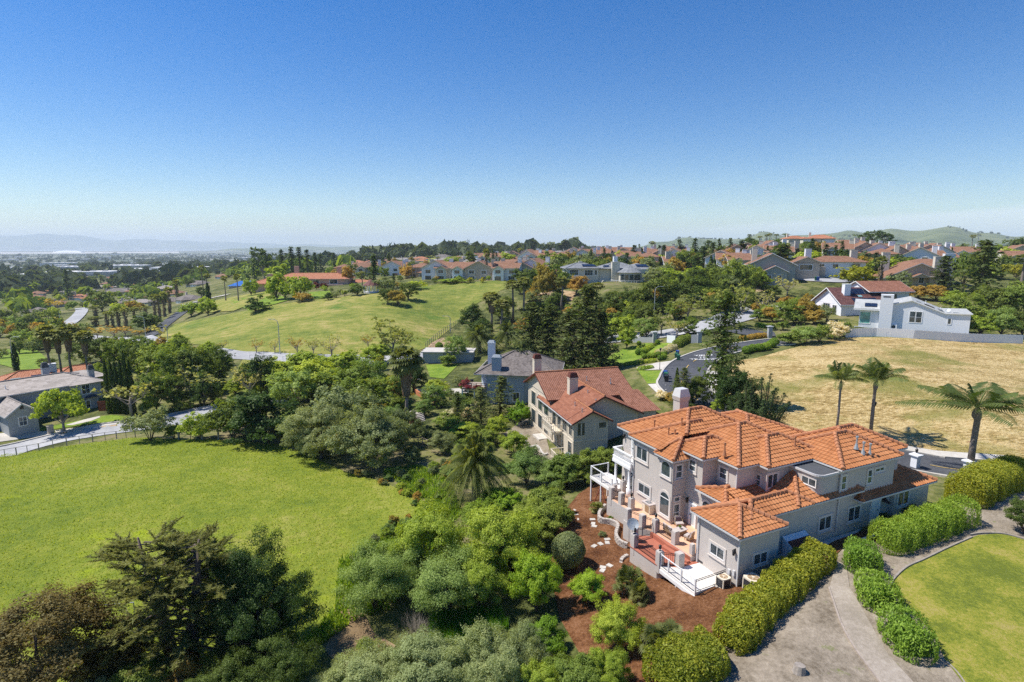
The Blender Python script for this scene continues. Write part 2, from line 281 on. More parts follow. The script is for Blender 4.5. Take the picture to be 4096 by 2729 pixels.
class MB:
 def __init__(s):s.v=[];s.f=[];s.m=[];s.uv=[];s.hasuv=False
 def poly(s,pts,m=0,uv=None):
  i=len(s.v);s.v.extend([tuple(map(float,p))for p in pts]);s.f.append(tuple(range(i,i+len(pts))));s.m.append(m)
  if uv is not None:s.hasuv=True
  s.uv.append(uv)
 def box(s,x0,x1,y0,y1,z0,z1,m=0):
  P=[(x,y,z)for z in(z0,z1)for x,y in((x0,y0),(x1,y0),(x1,y1),(x0,y1))]
  s.hull8(P,m)
 def hull8(s,P,m=0):
  i=len(s.v);s.v.extend([tuple(map(float,p))for p in P])
  for q in((3,2,1,0),(4,5,6,7),(0,1,5,4),(1,2,6,5),(2,3,7,6),(3,0,4,7)):
   s.f.append(tuple(i+k for k in q));s.m.append(m);s.uv.append(None)
 def prism(s,pts,z0,z1,m=0):
  """vertical prism over a ccw outline of (x, y)"""
  n=len(pts);lo=[(p[0],p[1],z0 if np.isscalar(z0)else z0[i])for i,p in enumerate(pts)];hi=[(p[0],p[1],z1 if np.isscalar(z1)else z1[i])for i,p in enumerate(pts)]
  s.poly(lo[::-1],m);s.poly(hi,m)
  for i in range(n):
   j=(i+1)%n
   s.poly([lo[i],lo[j],hi[j],hi[i]],m)
 def beam(s,a,b,w,h,m=0,up=(0,0,1)):
  """box along a segment, w wide, h high, centred on the line"""
  a=Vector(a);b=Vector(b);d=(b-a).normalized();u=Vector(up)
  x=d.cross(u)
  if x.length<1e-4:x=d.cross(Vector((1,0,0)))
  x.normalize();z=x.cross(d).normalized()
  x=x*(w/2);z=z*(h/2)
  s.hull8([a-x-z,a+x-z,a+x+z,a-x+z,b-x-z,b+x-z,b+x+z,b-x+z],m)
 def tube(s,pts,rad,n=6,m=0,cap=True):
  pts=[Vector(p)for p in pts]
  if np.isscalar(rad):rad=[rad]*len(pts)
  rings=[]
  for i,p in enumerate(pts):
   d=(pts[min(i+1,len(pts)-1)]-pts[max(i-1,0)])
   d=d.normalized()if d.length>1e-9 else Vector((0,0,1))
   a=d.cross(Vector((.31,.95,.05)))if abs(d.z)>.7 else d.cross(Vector((0,0,1)))
   a.normalize();b=d.cross(a)
   k=len(s.v)
   for j in range(n):
    t=2*PI*j/n;s.v.append(tuple(p+(a*math.cos(t)+b*math.sin(t))*rad[i]))
   rings.append(k)
  for k0,k1 in zip(rings,rings[1:]):
   for j in range(n):
    s.f.append((k0+j,k0+(j+1)%n,k1+(j+1)%n,k1+j));s.m.append(m);s.uv.append(None)
  if cap:
   s.f.append(tuple(rings[0]+j for j in range(n))[::-1]);s.m.append(m);s.uv.append(None)
   s.f.append(tuple(rings[-1]+j for j in range(n)));s.m.append(m);s.uv.append(None)
 def lathe(s,c,prof,n=12,m=0):
  s.tube([(c[0],c[1],c[2]+z)for r,z in prof],[max(r,1e-3)for r,z in prof],n,m)
 def build(s,name,mats,parent=None,smooth=False,loc=None):
  me=bpy.data.meshes.new(name)
  me.from_pydata(s.v,[],s.f)
  if not isinstance(mats,(list,tuple)):mats=[mats]
  for q in mats:me.materials.append(q)
  me.polygons.foreach_set('material_index',s.m)
  if smooth:me.polygons.foreach_set('use_smooth',[True]*len(s.f))
  if s.hasuv:
   ul=me.uv_layers.new(name='UVMap');k=0
   dat=np.zeros((len(me.loops),2))
   for f,uv in zip(s.f,s.uv):
    if uv is not None:
     for i in range(len(f)):dat[k+i]=uv[i]
    k+=len(f)
   ul.data.foreach_set('uv',dat.ravel())
  me.update()
  o=bpy.data.objects.new(name,me);COL.objects.link(o)
  if parent:o.parent=parent
  if loc is not None:o.location=loc
  return o
def np_mesh(name,V,Fq,mats,rnd=None,mi=None):
 """mesh from arrays; Fq (n,k)"""
 me=bpy.data.meshes.new(name);n,k=Fq.shape
 me.vertices.add(len(V));me.vertices.foreach_set('co',np.ascontiguousarray(V,np.float32).ravel())
 me.loops.add(n*k);me.loops.foreach_set('vertex_index',np.ascontiguousarray(Fq,np.int32).ravel())
 me.polygons.add(n);me.polygons.foreach_set('loop_start',np.arange(0,n*k,k,dtype=np.int32))
 for q in(mats if isinstance(mats,(list,tuple))else[mats]):me.materials.append(q)
 if mi is not None:me.polygons.foreach_set('material_index',np.asarray(mi,np.int32))
 if rnd is not None:
  a=me.attributes.new('rnd','FLOAT','FACE');a.data.foreach_set('value',np.asarray(rnd,np.float32))
 me.update(calc_edges=True);me.validate()
 return me
def tag(o,label=None,cat=None,group=None,kind=None):
 if label:o['label']=label
 if cat:o['category']=cat
 if group:o['group']=group
 if kind:o['kind']=kind
 return o
def empty(name,loc,rz=0.0,label=None,cat=None,group=None):
 o=bpy.data.objects.new(name,None);COL.objects.link(o);o.location=[float(q)for q in loc];o.rotation_euler=(0,0,rz);o.empty_display_size=.3
 return tag(o,label,cat,group)
CH={}
def copy_tree(o,parent=None):
 c=o.copy();COL.objects.link(c)
 if parent is not None:c.parent=parent
 for ch in list(o.children):copy_tree(ch,c)
 return c
def inside(poly,X,Y):
 r=np.zeros(len(X),bool);n=len(poly)
 for i in range(n):
  x0,y0=poly[i];x1,y1=poly[(i+1)%n]
  c=((y0>Y)!=(y1>Y))&(X<(x1-x0)*(Y-y0)/(y1-y0+1e-12)+x0)
  r^=c
 return r
def world_poly(px,step=1.0,sub=4):
 """pixel outline -> world outline on the ground, subdivided"""
 out=[]
 n=len(px)
 for i in range(n):
  a,b=px[i],px[(i+1)%n]
  for k in range(sub):
   t=k/sub;out.append(gp((a[0]+(b[0]-a[0])*t,a[1]+(b[1]-a[1])*t))[:2])
 return np.array(out)
def sheet(name,poly,mat,off=.05,spacing=1.5,kind='structure',label=None,jitter=0.0,zf=None):
 """smooth-edged sheet draped on the ground"""
 poly=np.asarray(poly,float)
 P=[]
 for i in range(len(poly)):
  a,b=poly[i],poly[(i+1)%len(poly)]
  k=max(1,int(np.hypot(*(b-a))/(spacing*1.2)))
  for j in range(k):P.append(a+(b-a)*(j/k))
 P=np.array(P)
 x0,y0=P.min(0);x1,y1=P.max(0)
 gx,gy=np.meshgrid(np.arange(x0,x1,spacing),np.arange(y0,y1,spacing))
 gx=gx.ravel();gy=gy.ravel();k=inside(P,gx,gy)
 gx,gy=gx[k],gy[k]
 vs=[Vector(p)for p in P]+[Vector((a,b))for a,b in zip(gx,gy)]
 nb=len(P)
 r=delaunay_2d_cdt(vs,[],[list(range(nb))],1,1e-4)
 vv=np.array([[v.x,v.y]for v in r[0]])
 z=(hgt(vv[:,0],vv[:,1])if zf is None else zf(vv[:,0],vv[:,1]))+off
 me=bpy.data.meshes.new(name)
 me.from_pydata(np.column_stack([vv,z]).tolist(),[],[list(f)for f in r[2]])
 me.materials.append(mat);me.polygons.foreach_set('use_smooth',[True]*len(me.polygons));me.update()
 bm=bmesh.new();bm.from_mesh(me);bmesh.ops.recalc_face_normals(bm,faces=bm.faces)
 if sum(f.normal.z for f in bm.faces)<0:bmesh.ops.reverse_faces(bm,faces=bm.faces)
 bm.to_mesh(me);bm.free()
 o=bpy.data.objects.new(name,me);COL.objects.link(o);o['kind']=kind
 if label:o['label']=label
 return o
def ribbon(line,w):
 """outline of a strip of width w round a world polyline"""
 L=np.asarray(line,float);d=np.gradient(L,axis=0);d/=np.linalg.norm(d,axis=1)[:,None]+1e-9
 n=np.stack([-d[:,1],d[:,0]],-1);w=np.asarray(w)*np.ones(len(L))
 return np.vstack([L+n*(w/2)[:,None],(L-n*(w/2)[:,None])[::-1]])
def smooth_line(P,n=8):
 P=np.asarray(P,float);out=[]
 for i in range(len(P)-1):
  p0,p1,p2,p3=P[max(i-1,0)],P[i],P[i+1],P[min(i+2,len(P)-1)]
  for k in range(n):
   t=k/n;out.append(.5*(2*p1+(p2-p0)*t+(2*p0-5*p1+4*p2-p3)*t*t+(3*p1-p0-3*p2+p3)*t**3))
 out.append(P[-1]);return np.array(out)
def pxline(px,n=6):return smooth_line([gp(p)[:2]for p in px],n)
cam=bpy.data.objects.new('camera',bpy.data.cameras.new('camera'));COL.objects.link(cam)
cam.rotation_euler=(PI/2-PT,0,0)
cam.data.sensor_width=36;cam.data.lens=36*F/4096;cam.data.clip_start=.5;cam.data.clip_end=120000
SC.camera=cam
SEL,SAZ=math.radians(57),math.radians(9)
SDIR=Vector((-math.cos(SAZ)*math.cos(SEL),math.sin(SAZ)*math.cos(SEL),math.sin(SEL)))
W=bpy.data.worlds.new('World');SC.world=W;W.use_nodes=True
nt=W.node_tree;bg=nt.nodes['Background']
sky=nt.nodes.new('ShaderNodeTexSky');sky.sky_type='NISHITA';sky.sun_disc=False
sky.sun_elevation=SEL;sky.sun_rotation=math.atan2(SDIR.x,SDIR.y)
sky.altitude=150;sky.air_density=1.0;sky.dust_density=.25;sky.ozone_density=2.2
hsv=nt.nodes.new('ShaderNodeHueSaturation');hsv.inputs['Saturation'].default_value=1.5;hsv.inputs['Hue'].default_value=.511
nt.links.new(sky.outputs[0],hsv.inputs['Color'])
tc=nt.nodes.new('ShaderNodeTexCoord');sp=nt.nodes.new('ShaderNodeSeparateXYZ');nt.links.new(tc.outputs['Generated'],sp.inputs[0])
def mth(op,a,b,c=None,cl=False):
 n=nt.nodes.new('ShaderNodeMath');n.operation=op;n.use_clamp=cl
 for i,q in enumerate((a,b,c)):
  if q is None:continue
  if isinstance(q,(int,float)):n.inputs[i].default_value=q
  else:nt.links.new(q,n.inputs[i])
 return n.outputs[0]
mp=nt.nodes.new('ShaderNodeMapping');mp.inputs['Scale'].default_value=(3,3,40);nt.links.new(tc.outputs['Generated'],mp.inputs['Vector'])
wisp=noise(nt,2.2,5,.6,mp.outputs[0],.3)
edge=mth('MULTIPLY_ADD',sp.outputs[0],.058,.012);edge=mth('MULTIPLY_ADD',wisp,.012,edge)
m_=mth('MULTIPLY',mth('SUBTRACT',edge,sp.outputs[2]),130.0,cl=True);m_=mth('MULTIPLY',m_,mth('MULTIPLY_ADD',sp.outputs[0],3.0,-.35,True));m_=mth('MULTIPLY',m_,.42)
skyc=mixc(nt,m_,hsv.outputs[0],(8.2,8.7,9.8))
nt.links.new(skyc,bg.inputs[0]);bg.inputs[1].default_value=.08
sun=bpy.data.objects.new('sun',bpy.data.lights.new('sun','SUN'));COL.objects.link(sun)
sun.data.energy=3.9;sun.data.angle=math.radians(.5);sun.data.color=(1.0,.955,.88)
sun.rotation_euler=SDIR.to_track_quat('Z','Y').to_euler();sun.location=SDIR*300
SC.view_settings.view_transform='Standard';SC.view_settings.look='None';SC.view_settings.gamma=1;SC.view_settings.exposure=.74
SC.cycles.max_bounces=8;SC.cycles.diffuse_bounces=6;SC.cycles.glossy_bounces=2;SC.cycles.transmission_bounces=4;SC.cycles.volume_bounces=1;SC.cycles.transparent_max_bounces=8
SC.cycles.use_adaptive_sampling=True;SC.cycles.adaptive_threshold=.015
SC.cycles.use_denoising=False
def air():
 b=MB();b.box(-31000,31000,-200,31000,-83,545)
 o=b.build('haze',[]);o['kind']='stuff'
 m=bpy.data.materials.new('haze');m.use_nodes=True;nt=m.node_tree
 for n in list(nt.nodes):nt.nodes.remove(n)
 out=nt.nodes.new('ShaderNodeOutputMaterial');v=nt.nodes.new('ShaderNodeVolumePrincipled')
 v.inputs['Color'].default_value=(.78,.89,1.0,1);v.inputs['Density'].default_value=1/13000;v.inputs['Anisotropy'].default_value=.0
 nt.links.new(v.outputs[0],out.inputs['Volume']);o.data.materials.append(m)
 m.cycles.homogeneous_volume=True
air()
M['ground']=ground_mat('ground_undergrowth',[(.28,(.050,.060,.018)),(.45,(.10,.115,.030)),(.58,(.17,.17,.055)),(.75,(.22,.185,.10))],.05,.45,.25,1.2)
M['plain']=ground_mat('valley_plain',[(.30,(.045,.065,.03)),(.47,(.085,.105,.055)),(.56,(.17,.17,.13)),(.66,(.30,.29,.26)),(.8,(.16,.17,.12))],.0022,.012,.5,.05)
M['hillgrass']=ground_mat('range_grass',[(.30,(.065,.085,.035)),(.5,(.115,.14,.052)),(.72,(.17,.185,.08))],.0011,.006,20,.004,third=((.022,.04,.016),.60,.66),s3=.0026)
def terrain():
 rr=np.concatenate([12*1.0125**np.arange(0,292),12*1.0125**291*1.024**np.arange(1,182)])
 th=np.radians(np.arange(-58,58.01,.25));nT=len(th)
 R_,T_=np.meshgrid(rr,th,indexing='ij')
 X,Y=(R_*np.sin(T_)).ravel(),(R_*np.cos(T_)).ravel()
 Zv=hgt(X,Y)
 V=np.column_stack([X,Y,Zv])
 i,j=np.meshgrid(np.arange(len(rr)-1),np.arange(nT-1),indexing='ij')
 a=(i*nT+j).ravel();Q=np.column_stack([a,a+1,a+nT+1,a+nT])
 rc=rr[i.ravel()];tc=np.degrees(th[j.ravel()]);zc=Zv[a]
 far=rc>1900
 hl=far&((zc>-60)|(tc>11))
 for nm,k,mt in(('ground',~far,M['ground']),('plain',far&~hl,M['plain']),('hills',hl,M['hillgrass'])):
  q=Q[k];u,inv=np.unique(q.ravel(),return_inverse=True)
  me=np_mesh(nm,V[u],inv.reshape(-1,4)[:,::-1],mt)
  me.polygons.foreach_set('use_smooth',[True]*len(me.polygons))
  o=bpy.data.objects.new(nm,me);COL.objects.link(o);o['kind']='structure'
terrain()
def polar_patch(name,mat,a0,a1,r0,r1,z,wob=0.0):
 A=np.radians(np.linspace(a0,a1,40));b=MB()
 for k in range(39):
  f=lambda a,r,s:(r*(1+wob*math.sin(a*60+s))*math.sin(a),r*(1+wob*math.sin(a*60+s))*math.cos(a),z)
  b.poly([f(A[k],r0,0),f(A[k],r1,2),f(A[k+1],r1,2),f(A[k+1],r0,0)])
 o=b.build(name,mat);o['kind']='structure'
M['bay']=plain('bay_water',(.32,.36,.39),.5)
M['saltflat']=plain('salt_flat',(.48,.45,.42),.8,var=.2,vs=.002)
polar_patch('water',M['bay'],-56,-21.5,17000,23500,-79.0,.01)
polar_patch('salt_flat',M['saltflat'],-56,-30,9500,12500,-79.2,.02)
polar_patch('marsh',plain('marsh',(.16,.15,.11),.9,var=.3,vs=.003),-56,-27,12600,16900,-79.3,.01)
M['field']=ground_mat('meadow_grass',[(.20,(.125,.175,.020)),(.42,(.175,.22,.023)),(.58,(.215,.25,.028)),(.85,(.30,.295,.062))],.13,1.1,.22,3.0,third=((.27,.33,.016),.60,.72),s3=.16)
M['meadow']=ground_mat('hillside_grass',[(.22,(.115,.155,.026)),(.40,(.175,.205,.036)),(.55,(.24,.245,.052)),(.70,(.315,.28,.082)),(.88,(.40,.32,.125))],.028,.22,.5,.8,stretch=((1,1.6,1),(0,0,.5)),k=.55,third=((.10,.17,.022),.58,.70),s3=.05)
M['dry']=ground_mat('dry_mown_grass',[(.30,(.25,.17,.06)),(.43,(.40,.28,.105)),(.53,(.53,.39,.17)),(.66,(.66,.52,.27)),(.8,(.45,.30,.12))],.10,1.1,.35,2.6,stretch=((1,2.6,1),(0,0,.45)),k=.68,third=((.23,.215,.055),.50,.64),s3=.055)
M['mulch']=ground_mat('bark_mulch',[(.28,(.085,.033,.013)),(.48,(.155,.066,.027)),(.62,(.215,.098,.043)),(.8,(.27,.135,.07))],.5,5.0,.12,9.0)
M['dirt']=ground_mat('dirt_yard',[(.20,(.15,.12,.085)),(.42,(.235,.195,.145)),(.62,(.30,.25,.19)),(.85,(.38,.325,.25))],.5,3.5,.05,8.0,third=((.17,.19,.06),.62,.72),s3=1.3)
M['lawn']=ground_mat('patchy_lawn',[(.28,(.125,.155,.020)),(.46,(.20,.225,.026)),(.62,(.29,.275,.042)),(.8,(.36,.30,.09))],.35,4.5,.06,14)
M['lawn2']=ground_mat('watered_lawn',[(.3,(.10,.17,.018)),(.5,(.165,.245,.025)),(.75,(.24,.30,.045))],.3,3.0,.05,8)
M['asphalt']=ground_mat('dark_asphalt',[(.3,(.060,.063,.070)),(.55,(.085,.088,.098)),(.8,(.115,.118,.125))],.12,3.0,.01,20)
M['road_pale']=ground_mat('worn_asphalt',[(.3,(.30,.30,.305)),(.55,(.38,.38,.385)),(.8,(.46,.455,.45))],.08,1.5,.01,12)
M['pave']=ground_mat('pale_concrete',[(.3,(.44,.41,.36)),(.55,(.52,.485,.43)),(.8,(.60,.565,.51))],.15,2.0,.008,15)
M['bare']=ground_mat('bare_slope',[(.28,(.19,.13,.07)),(.5,(.33,.23,.13)),(.72,(.45,.33,.2))],.06,.5,.2,2)
def px_sheet(name,pts,mat,off=.05,sp=1.5,sub=3):return sheet(name,world_poly(pts,sub=sub),mat,off,sp)
def gl(l):return[G(*p)for p in l]
def cl(f,l):return[f(*p)for p in l]
FIELD_PX=gl([(-60,1053),(60,1041),(180,1022),(300,1007),(480,1010),(640,1022),(720,1052),(800,1088),(880,1108),(935,1135),(1000,1165),(960,1230),(860,1240),(790,1290),(770,1400),(720,1480),(500,1580),(-60,1600)])
FIELD=world_poly(FIELD_PX,sub=4)
sheet('grass_field',FIELD,M['field'],.06,1.2)
MEADOW=world_poly(cl(A2,[(1330,975),(1500,850),(1950,765),(2300,700)])+cl(A3,[(0,745),(160,692),(500,648),(700,630),(860,605),(1100,590),(1350,556),(1500,526),(1650,502),(2200,475),(2280,520),(2150,560),(1930,680),(1830,800),(1520,1050),(1400,1090),(1000,1112),(600,1118),(200,1102),(0,1098)])+cl(A2,[(2000,1088),(1750,1030),(1450,1010)]),sub=3)
sheet('meadow_slope',MEADOW,M['meadow'],.12,4.0)
px_sheet('far_hillside',cl(A3,[(930,302),(1150,268),(1400,253),(1600,247),(1800,250),(2150,258),(2200,285),(1900,320),(1500,330),(1350,345),(1100,335)]),M['meadow'],1.0,25.0,4)
px_sheet('verge_slope',cl(A3,[(-60,1150),(300,1160),(620,1168),(560,1290),(430,1420),(200,1480),(-60,1560),(-180,1480),(-150,1300)]),M['meadow'],.1,3.0)
DRY=world_poly(cl(A5,[(2400,1122),(1900,1112),(1250,1078),(900,1076),(620,1105),(300,1185)])+cl(A4,[(2200,1140),(2000,1170),(1930,1330),(1900,1500)])+cl(B7,[(60,560),(220,660),(420,712),(700,770),(1000,835),(1320,862),(1800,930),(2300,985),(2420,1000)]),sub=3)
sheet('dry_field',DRY,M['dry'],.08,2.0)
sheet('mulch_bed',world_poly(gl([(1285,1190),(1330,1135),(1400,1090),(1470,1120),(1540,1200),(1560,1330),(1690,1345),(1760,1290),(1900,1250),(2020,1208),(2035,1238),(1935,1262),(1905,1290),(1760,1385),(1665,1470),(1640,1495),(1500,1580),(1430,1580),(1400,1520),(1330,1500),(1285,1420),(1262,1300)]),sub=3),M['mulch'],.05,.9)
sheet('dirt_yard',world_poly(gl([(1505,1580),(1640,1500),(1670,1470),(1765,1385),(1910,1292),(1940,1258),(2035,1240),(2150,1190),(2235,1150),(2420,1110),(2420,1600),(1900,1600)]),sub=3),M['dirt'],.035,1.0)
px_sheet('path',cl(B6,[(690,760),(740,930),(800,1100),(900,1280),(1000,1420),(1120,1590),(1420,1590),(1200,1350),(1080,1150),(960,930),(860,760),(830,560),(745,540)]),ground_mat('gravel_path',[(.3,(.27,.23,.18)),(.55,(.34,.29,.235)),(.8,(.40,.35,.29))],.4,4.0,.03,10),.07,.8)
LAWN=world_poly(cl(B6,[(1205,765),(1240,690),(1350,590),(1500,520),(1700,425),(1900,340),(1960,315),(2150,302),(2352,350),(2500,400),(2500,1620),(1860,1620),(1690,1400),(1560,1150),(1430,1000),(1300,880)]),sub=3)
sheet('lawn',LAWN,M['lawn'],.07,.8)
px_sheet('roadside_lawn',cl(B1,[(60,712),(450,652),(850,572),(960,560),(1135,576),(1125,596),(700,646),(300,704)]),M['lawn2'],.07,1.5)
px_sheet('sidewalk',cl(B1,[(470,694),(800,648),(1125,598),(1125,614),(800,668),(480,712)]),M['pave'],.10,1.5)
px_sheet('driveway',cl(B1,[(-60,722),(160,706),(400,698),(430,732),(200,762),(-60,798)]),M['pave'],.08,1.5)
px_sheet('front_walk',cl(B1,[(560,648),(720,600),(850,570),(860,580),(780,612),(620,648)]),M['pave'],.11,1.0)
px_sheet('verge_bed',cl(B1,[(480,714),(800,670),(1115,618),(1115,632),(800,690),(490,728)]),M['bare'],.09,1.5)
px_sheet('front_lawn',cl(A4,[(1180,1250),(1378,1250),(1392,1352),(1262,1362)]),M['lawn2'],.08,1.5)
px_sheet('garden_lawn',cl(A4,[(880,1190),(960,1110),(1060,1060),(1250,1015),(1480,1012),(1500,1040),(1360,1090),(1220,1140),(1000,1210)]),M['lawn2'],.08,2.0)
px_sheet('driveway',cl(A4,[(1165,1225),(1340,1182),(1470,1165),(1400,1240),(1190,1248)]),M['pave'],.09,1.5)
px_sheet('driveway',cl(A4,[(1264,1366),(1400,1358),(1460,1400),(1340,1440)]),M['pave'],.09,1.5)
px_sheet('hillside_yard',cl(B8,[(430,790),(620,680),(720,820),(790,1100),(870,1300),(740,1270),(640,1100),(430,970),(270,900)]),M['dirt'],.07,1.2)
px_sheet('back_lawn',cl(B3,[(1505,130),(1790,122),(1660,250),(1540,235)]),M['lawn2'],.1,1.5)
px_sheet('valley_field',cl(A2,[(-60,1075),(290,1055),(415,1150),(340,1235),(180,1245),(-60,1180)]),M['lawn2'],.15,5.0)
px_sheet('estate_lawn',cl(A3,[(-200,640),(0,600),(140,570),(360,640),(200,685),(150,690),(0,740)]),M['lawn2'],.25,6.0)
px_sheet('estate_lawn',cl(A3,[(500,580),(690,566),(710,622),(520,642)]),M['lawn2'],.25,5.0)
px_sheet('estate_lawn',cl(A2,[(1560,700),(1900,640),(2300,560),(2350,600),(2000,740),(1700,760)]),M['meadow'],.3,8.0)
px_sheet('bare_slope',cl(A4,[(230,610),(480,555),(650,575),(620,650),(300,660)]),M['bare'],.12,3.0)
px_sheet('bare_slope',cl(A3,[(1490,1085),(1560,1000),(1660,965),(1720,1000),(1680,1085)]),M['bare'],.12,2.5)
px_sheet('bare_slope',cl(A4,[(1860,470),(2352,460),(2352,560),(2150,580),(1900,500)]),M['bare'],.15,4.0)
def road(name,px,w,mat,off=.10,n=6,sp=2.0):
 L=pxline(px,n);sheet(name,ribbon(L,w),mat,off,sp);return L
ROAD_PX=[B7(2450,1115),B7(1750,1028),B7(1450,975)]
_c=[gp(p)[:2]for p in ROAD_PX]+[np.array([36.0,74.0])-np.array([3.8,1.5])]+[gp(p)[:2]for p in(A4(1600,1420),A4(1565,1310),A4(1620,1200),A4(1760,1120),A4(1960,1065),A4(2200,1025),A4(2420,1000))]
ROADL=smooth_line(_c,8)
sheet('road',ribbon(ROADL,7.6),M['asphalt'],.10,1.6)
def offset_line(L,o):
 d=np.gradient(L,axis=0);d/=np.linalg.norm(d,axis=1)[:,None];n=np.stack([-d[:,1],d[:,0]],-1);return L+n*o
def kerb(L,o,w=.35,h=.13,mat=None):
 b=MB();A=offset_line(L,o-w/2);B=offset_line(L,o+w/2)
 za=hgt(A[:,0],A[:,1]);zb=hgt(B[:,0],B[:,1]);z=np.maximum(za,zb)
 for k in range(len(A)-1):
  P=[(A[k][0],A[k][1],z[k]-.3),(B[k][0],B[k][1],z[k]-.3),(B[k+1][0],B[k+1][1],z[k+1]-.3),(A[k+1][0],A[k+1][1],z[k+1]-.3)]
  b.hull8(P+[(p[0],p[1],p[2]+.42+h)for p in P])
 o=b.build('kerb',mat or M['pave']);o['kind']='structure'
kerb(ROADL,4.0);kerb(ROADL,-4.0)
sheet('sidewalk',ribbon(offset_line(ROADL[:46],-5.0),1.6),M['pave'],.2,1.2)
def dashes(L,i0,i1,o,w,dash,mat,nm='road_marking'):
 b=MB();A=offset_line(L,o)
 s=np.concatenate([[0],np.cumsum(np.linalg.norm(np.diff(A,axis=0),axis=1))])
 t=s[i0]
 while t<s[i1]-dash:
  q=np.array([[np.interp(x,s,A[:,0]),np.interp(x,s,A[:,1])]for x in np.linspace(t,t+dash,4)])
  P=ribbon(q,w);z=hgt(P[:,0],P[:,1])+.16
  k=len(P)//2
  for j in range(k-1):b.poly([(*P[j],z[j]),(*P[j+1],z[j+1]),(*P[-2-j],z[-2-j]),(*P[-1-j],z[-1-j])][::-1])
  t+=dash*2.4
 o=b.build(nm,mat);o['kind']='structure'
dashes(ROADL,0,len(ROADL)-1,0.0,.14,3.0,M['yellow_paint'])
def road_text():
 """YIELD TO TRAFFIC painted on the asphalt, read uphill"""
 for k,t in enumerate(('YIELD','TO','TRAFFIC')):
  p=gp(A4(1745,1122+17*k+4))
  cu=bpy.data.curves.new('road_text','FONT');cu.body=t;cu.align_x='CENTER';cu.size=1.25;cu.offset=.03
  o=bpy.data.objects.new('road_text',cu);COL.objects.link(o)
  dg=bpy.context.evaluated_depsgraph_get();me=bpy.data.meshes.new_from_object(o.evaluated_get(dg));bpy.data.objects.remove(o)
  n=bpy.data.objects.new('road_text',me);COL.objects.link(n);n['kind']='structure';me.materials.clear();me.materials.append(M['rail_paint'])
  co=np.array([v.co for v in me.vertices]);a=math.radians(-8)
  X=p[0]+co[:,0]*math.cos(a)*1.15-co[:,1]*math.sin(a)*1.3;Y=p[1]+co[:,0]*math.sin(a)*1.15+co[:,1]*math.cos(a)*1.3
  Zt=hgt(X,Y)+.17
  for v,x,y,z in zip(me.vertices,X,Y,Zt):v.co=(x,y,z)
road_text()
LEFTROAD=road('road',[B1(-150,935),B1(0,890),B1(300,815),B1(600,740),B1(900,690),B1(1200,655),B1(1500,610),B1(1690,555),B3(280,420)],7.5,M['road_pale'],.09)
kerb(LEFTROAD,3.95)
CANYON=road('road',[A2(1700,1075),A2(1950,1112),A3(0,1122),A3(300,1140),A3(600,1148),A3(900,1152),A3(1150,1160),A3(1500,1128),A3(1800,1105)],8.0,M['road_pale'],.16,sp=2.5)
VAL1=road('road',[A2(1060,1000),A2(1240,970),A2(1330,925),A2(1430,840),A2(1560,745),A2(1640,675),A2(1720,645)],8.0,M['asphalt'],.3,sp=4)
road('road',[A2(700,965),A2(860,985),A2(1060,1000),A2(1250,1010),A2(1330,1030)],9.0,M['road_pale'],.35,sp=4)
road('road',[A2(470,885),A2(560,865),A2(650,800),A2(700,740),A2(690,715)],8.0,M['road_pale'],.5,sp=6)
road('road',[A2(1560,690),A2(1700,655),A2(1850,620),A2(1950,600)],5.0,M['pave'],.4,sp=4)
UPPER=road('road',[A4(900,985),A4(1130,965),A4(1400,935),A4(1650,890),A4(1850,840),A4(2050,775),A4(2250,735),A4(2420,715)],9.0,M['road_pale'],.2,sp=2.5)
road('road',[A4(2020,900),A4(2200,935),A4(2352,940)],7.0,M['asphalt'],.22)
road('road',[A5(440,560),A5(560,580),A5(700,588),A5(800,580)],9.0,M['road_pale'],.3,sp=4)
def unit(v):return v/(np.linalg.norm(v,axis=-1,keepdims=True)+1e-9)
def leaf_quads(P,Nn,L,wd,rng,along=None):
 """diamond leaves at P facing Nn; long axis random or along"""
 n=len(P)
 r=rng.normal(size=(n,3))if along is None else along+rng.normal(size=(n,3))*.25
 a=unit(r-(r*Nn).sum(1,keepdims=True)*Nn);b=np.cross(Nn,a)
 L=np.asarray(L).reshape(-1,1)*np.ones((n,1));Wd=L*wd
 V=np.stack([P-a*L*.5,P+b*Wd*.5+a*L*.08,P+a*L*.5,P-b*Wd*.5+a*L*.08],1)
 return V.reshape(-1,3),np.arange(n*4).reshape(n,4)
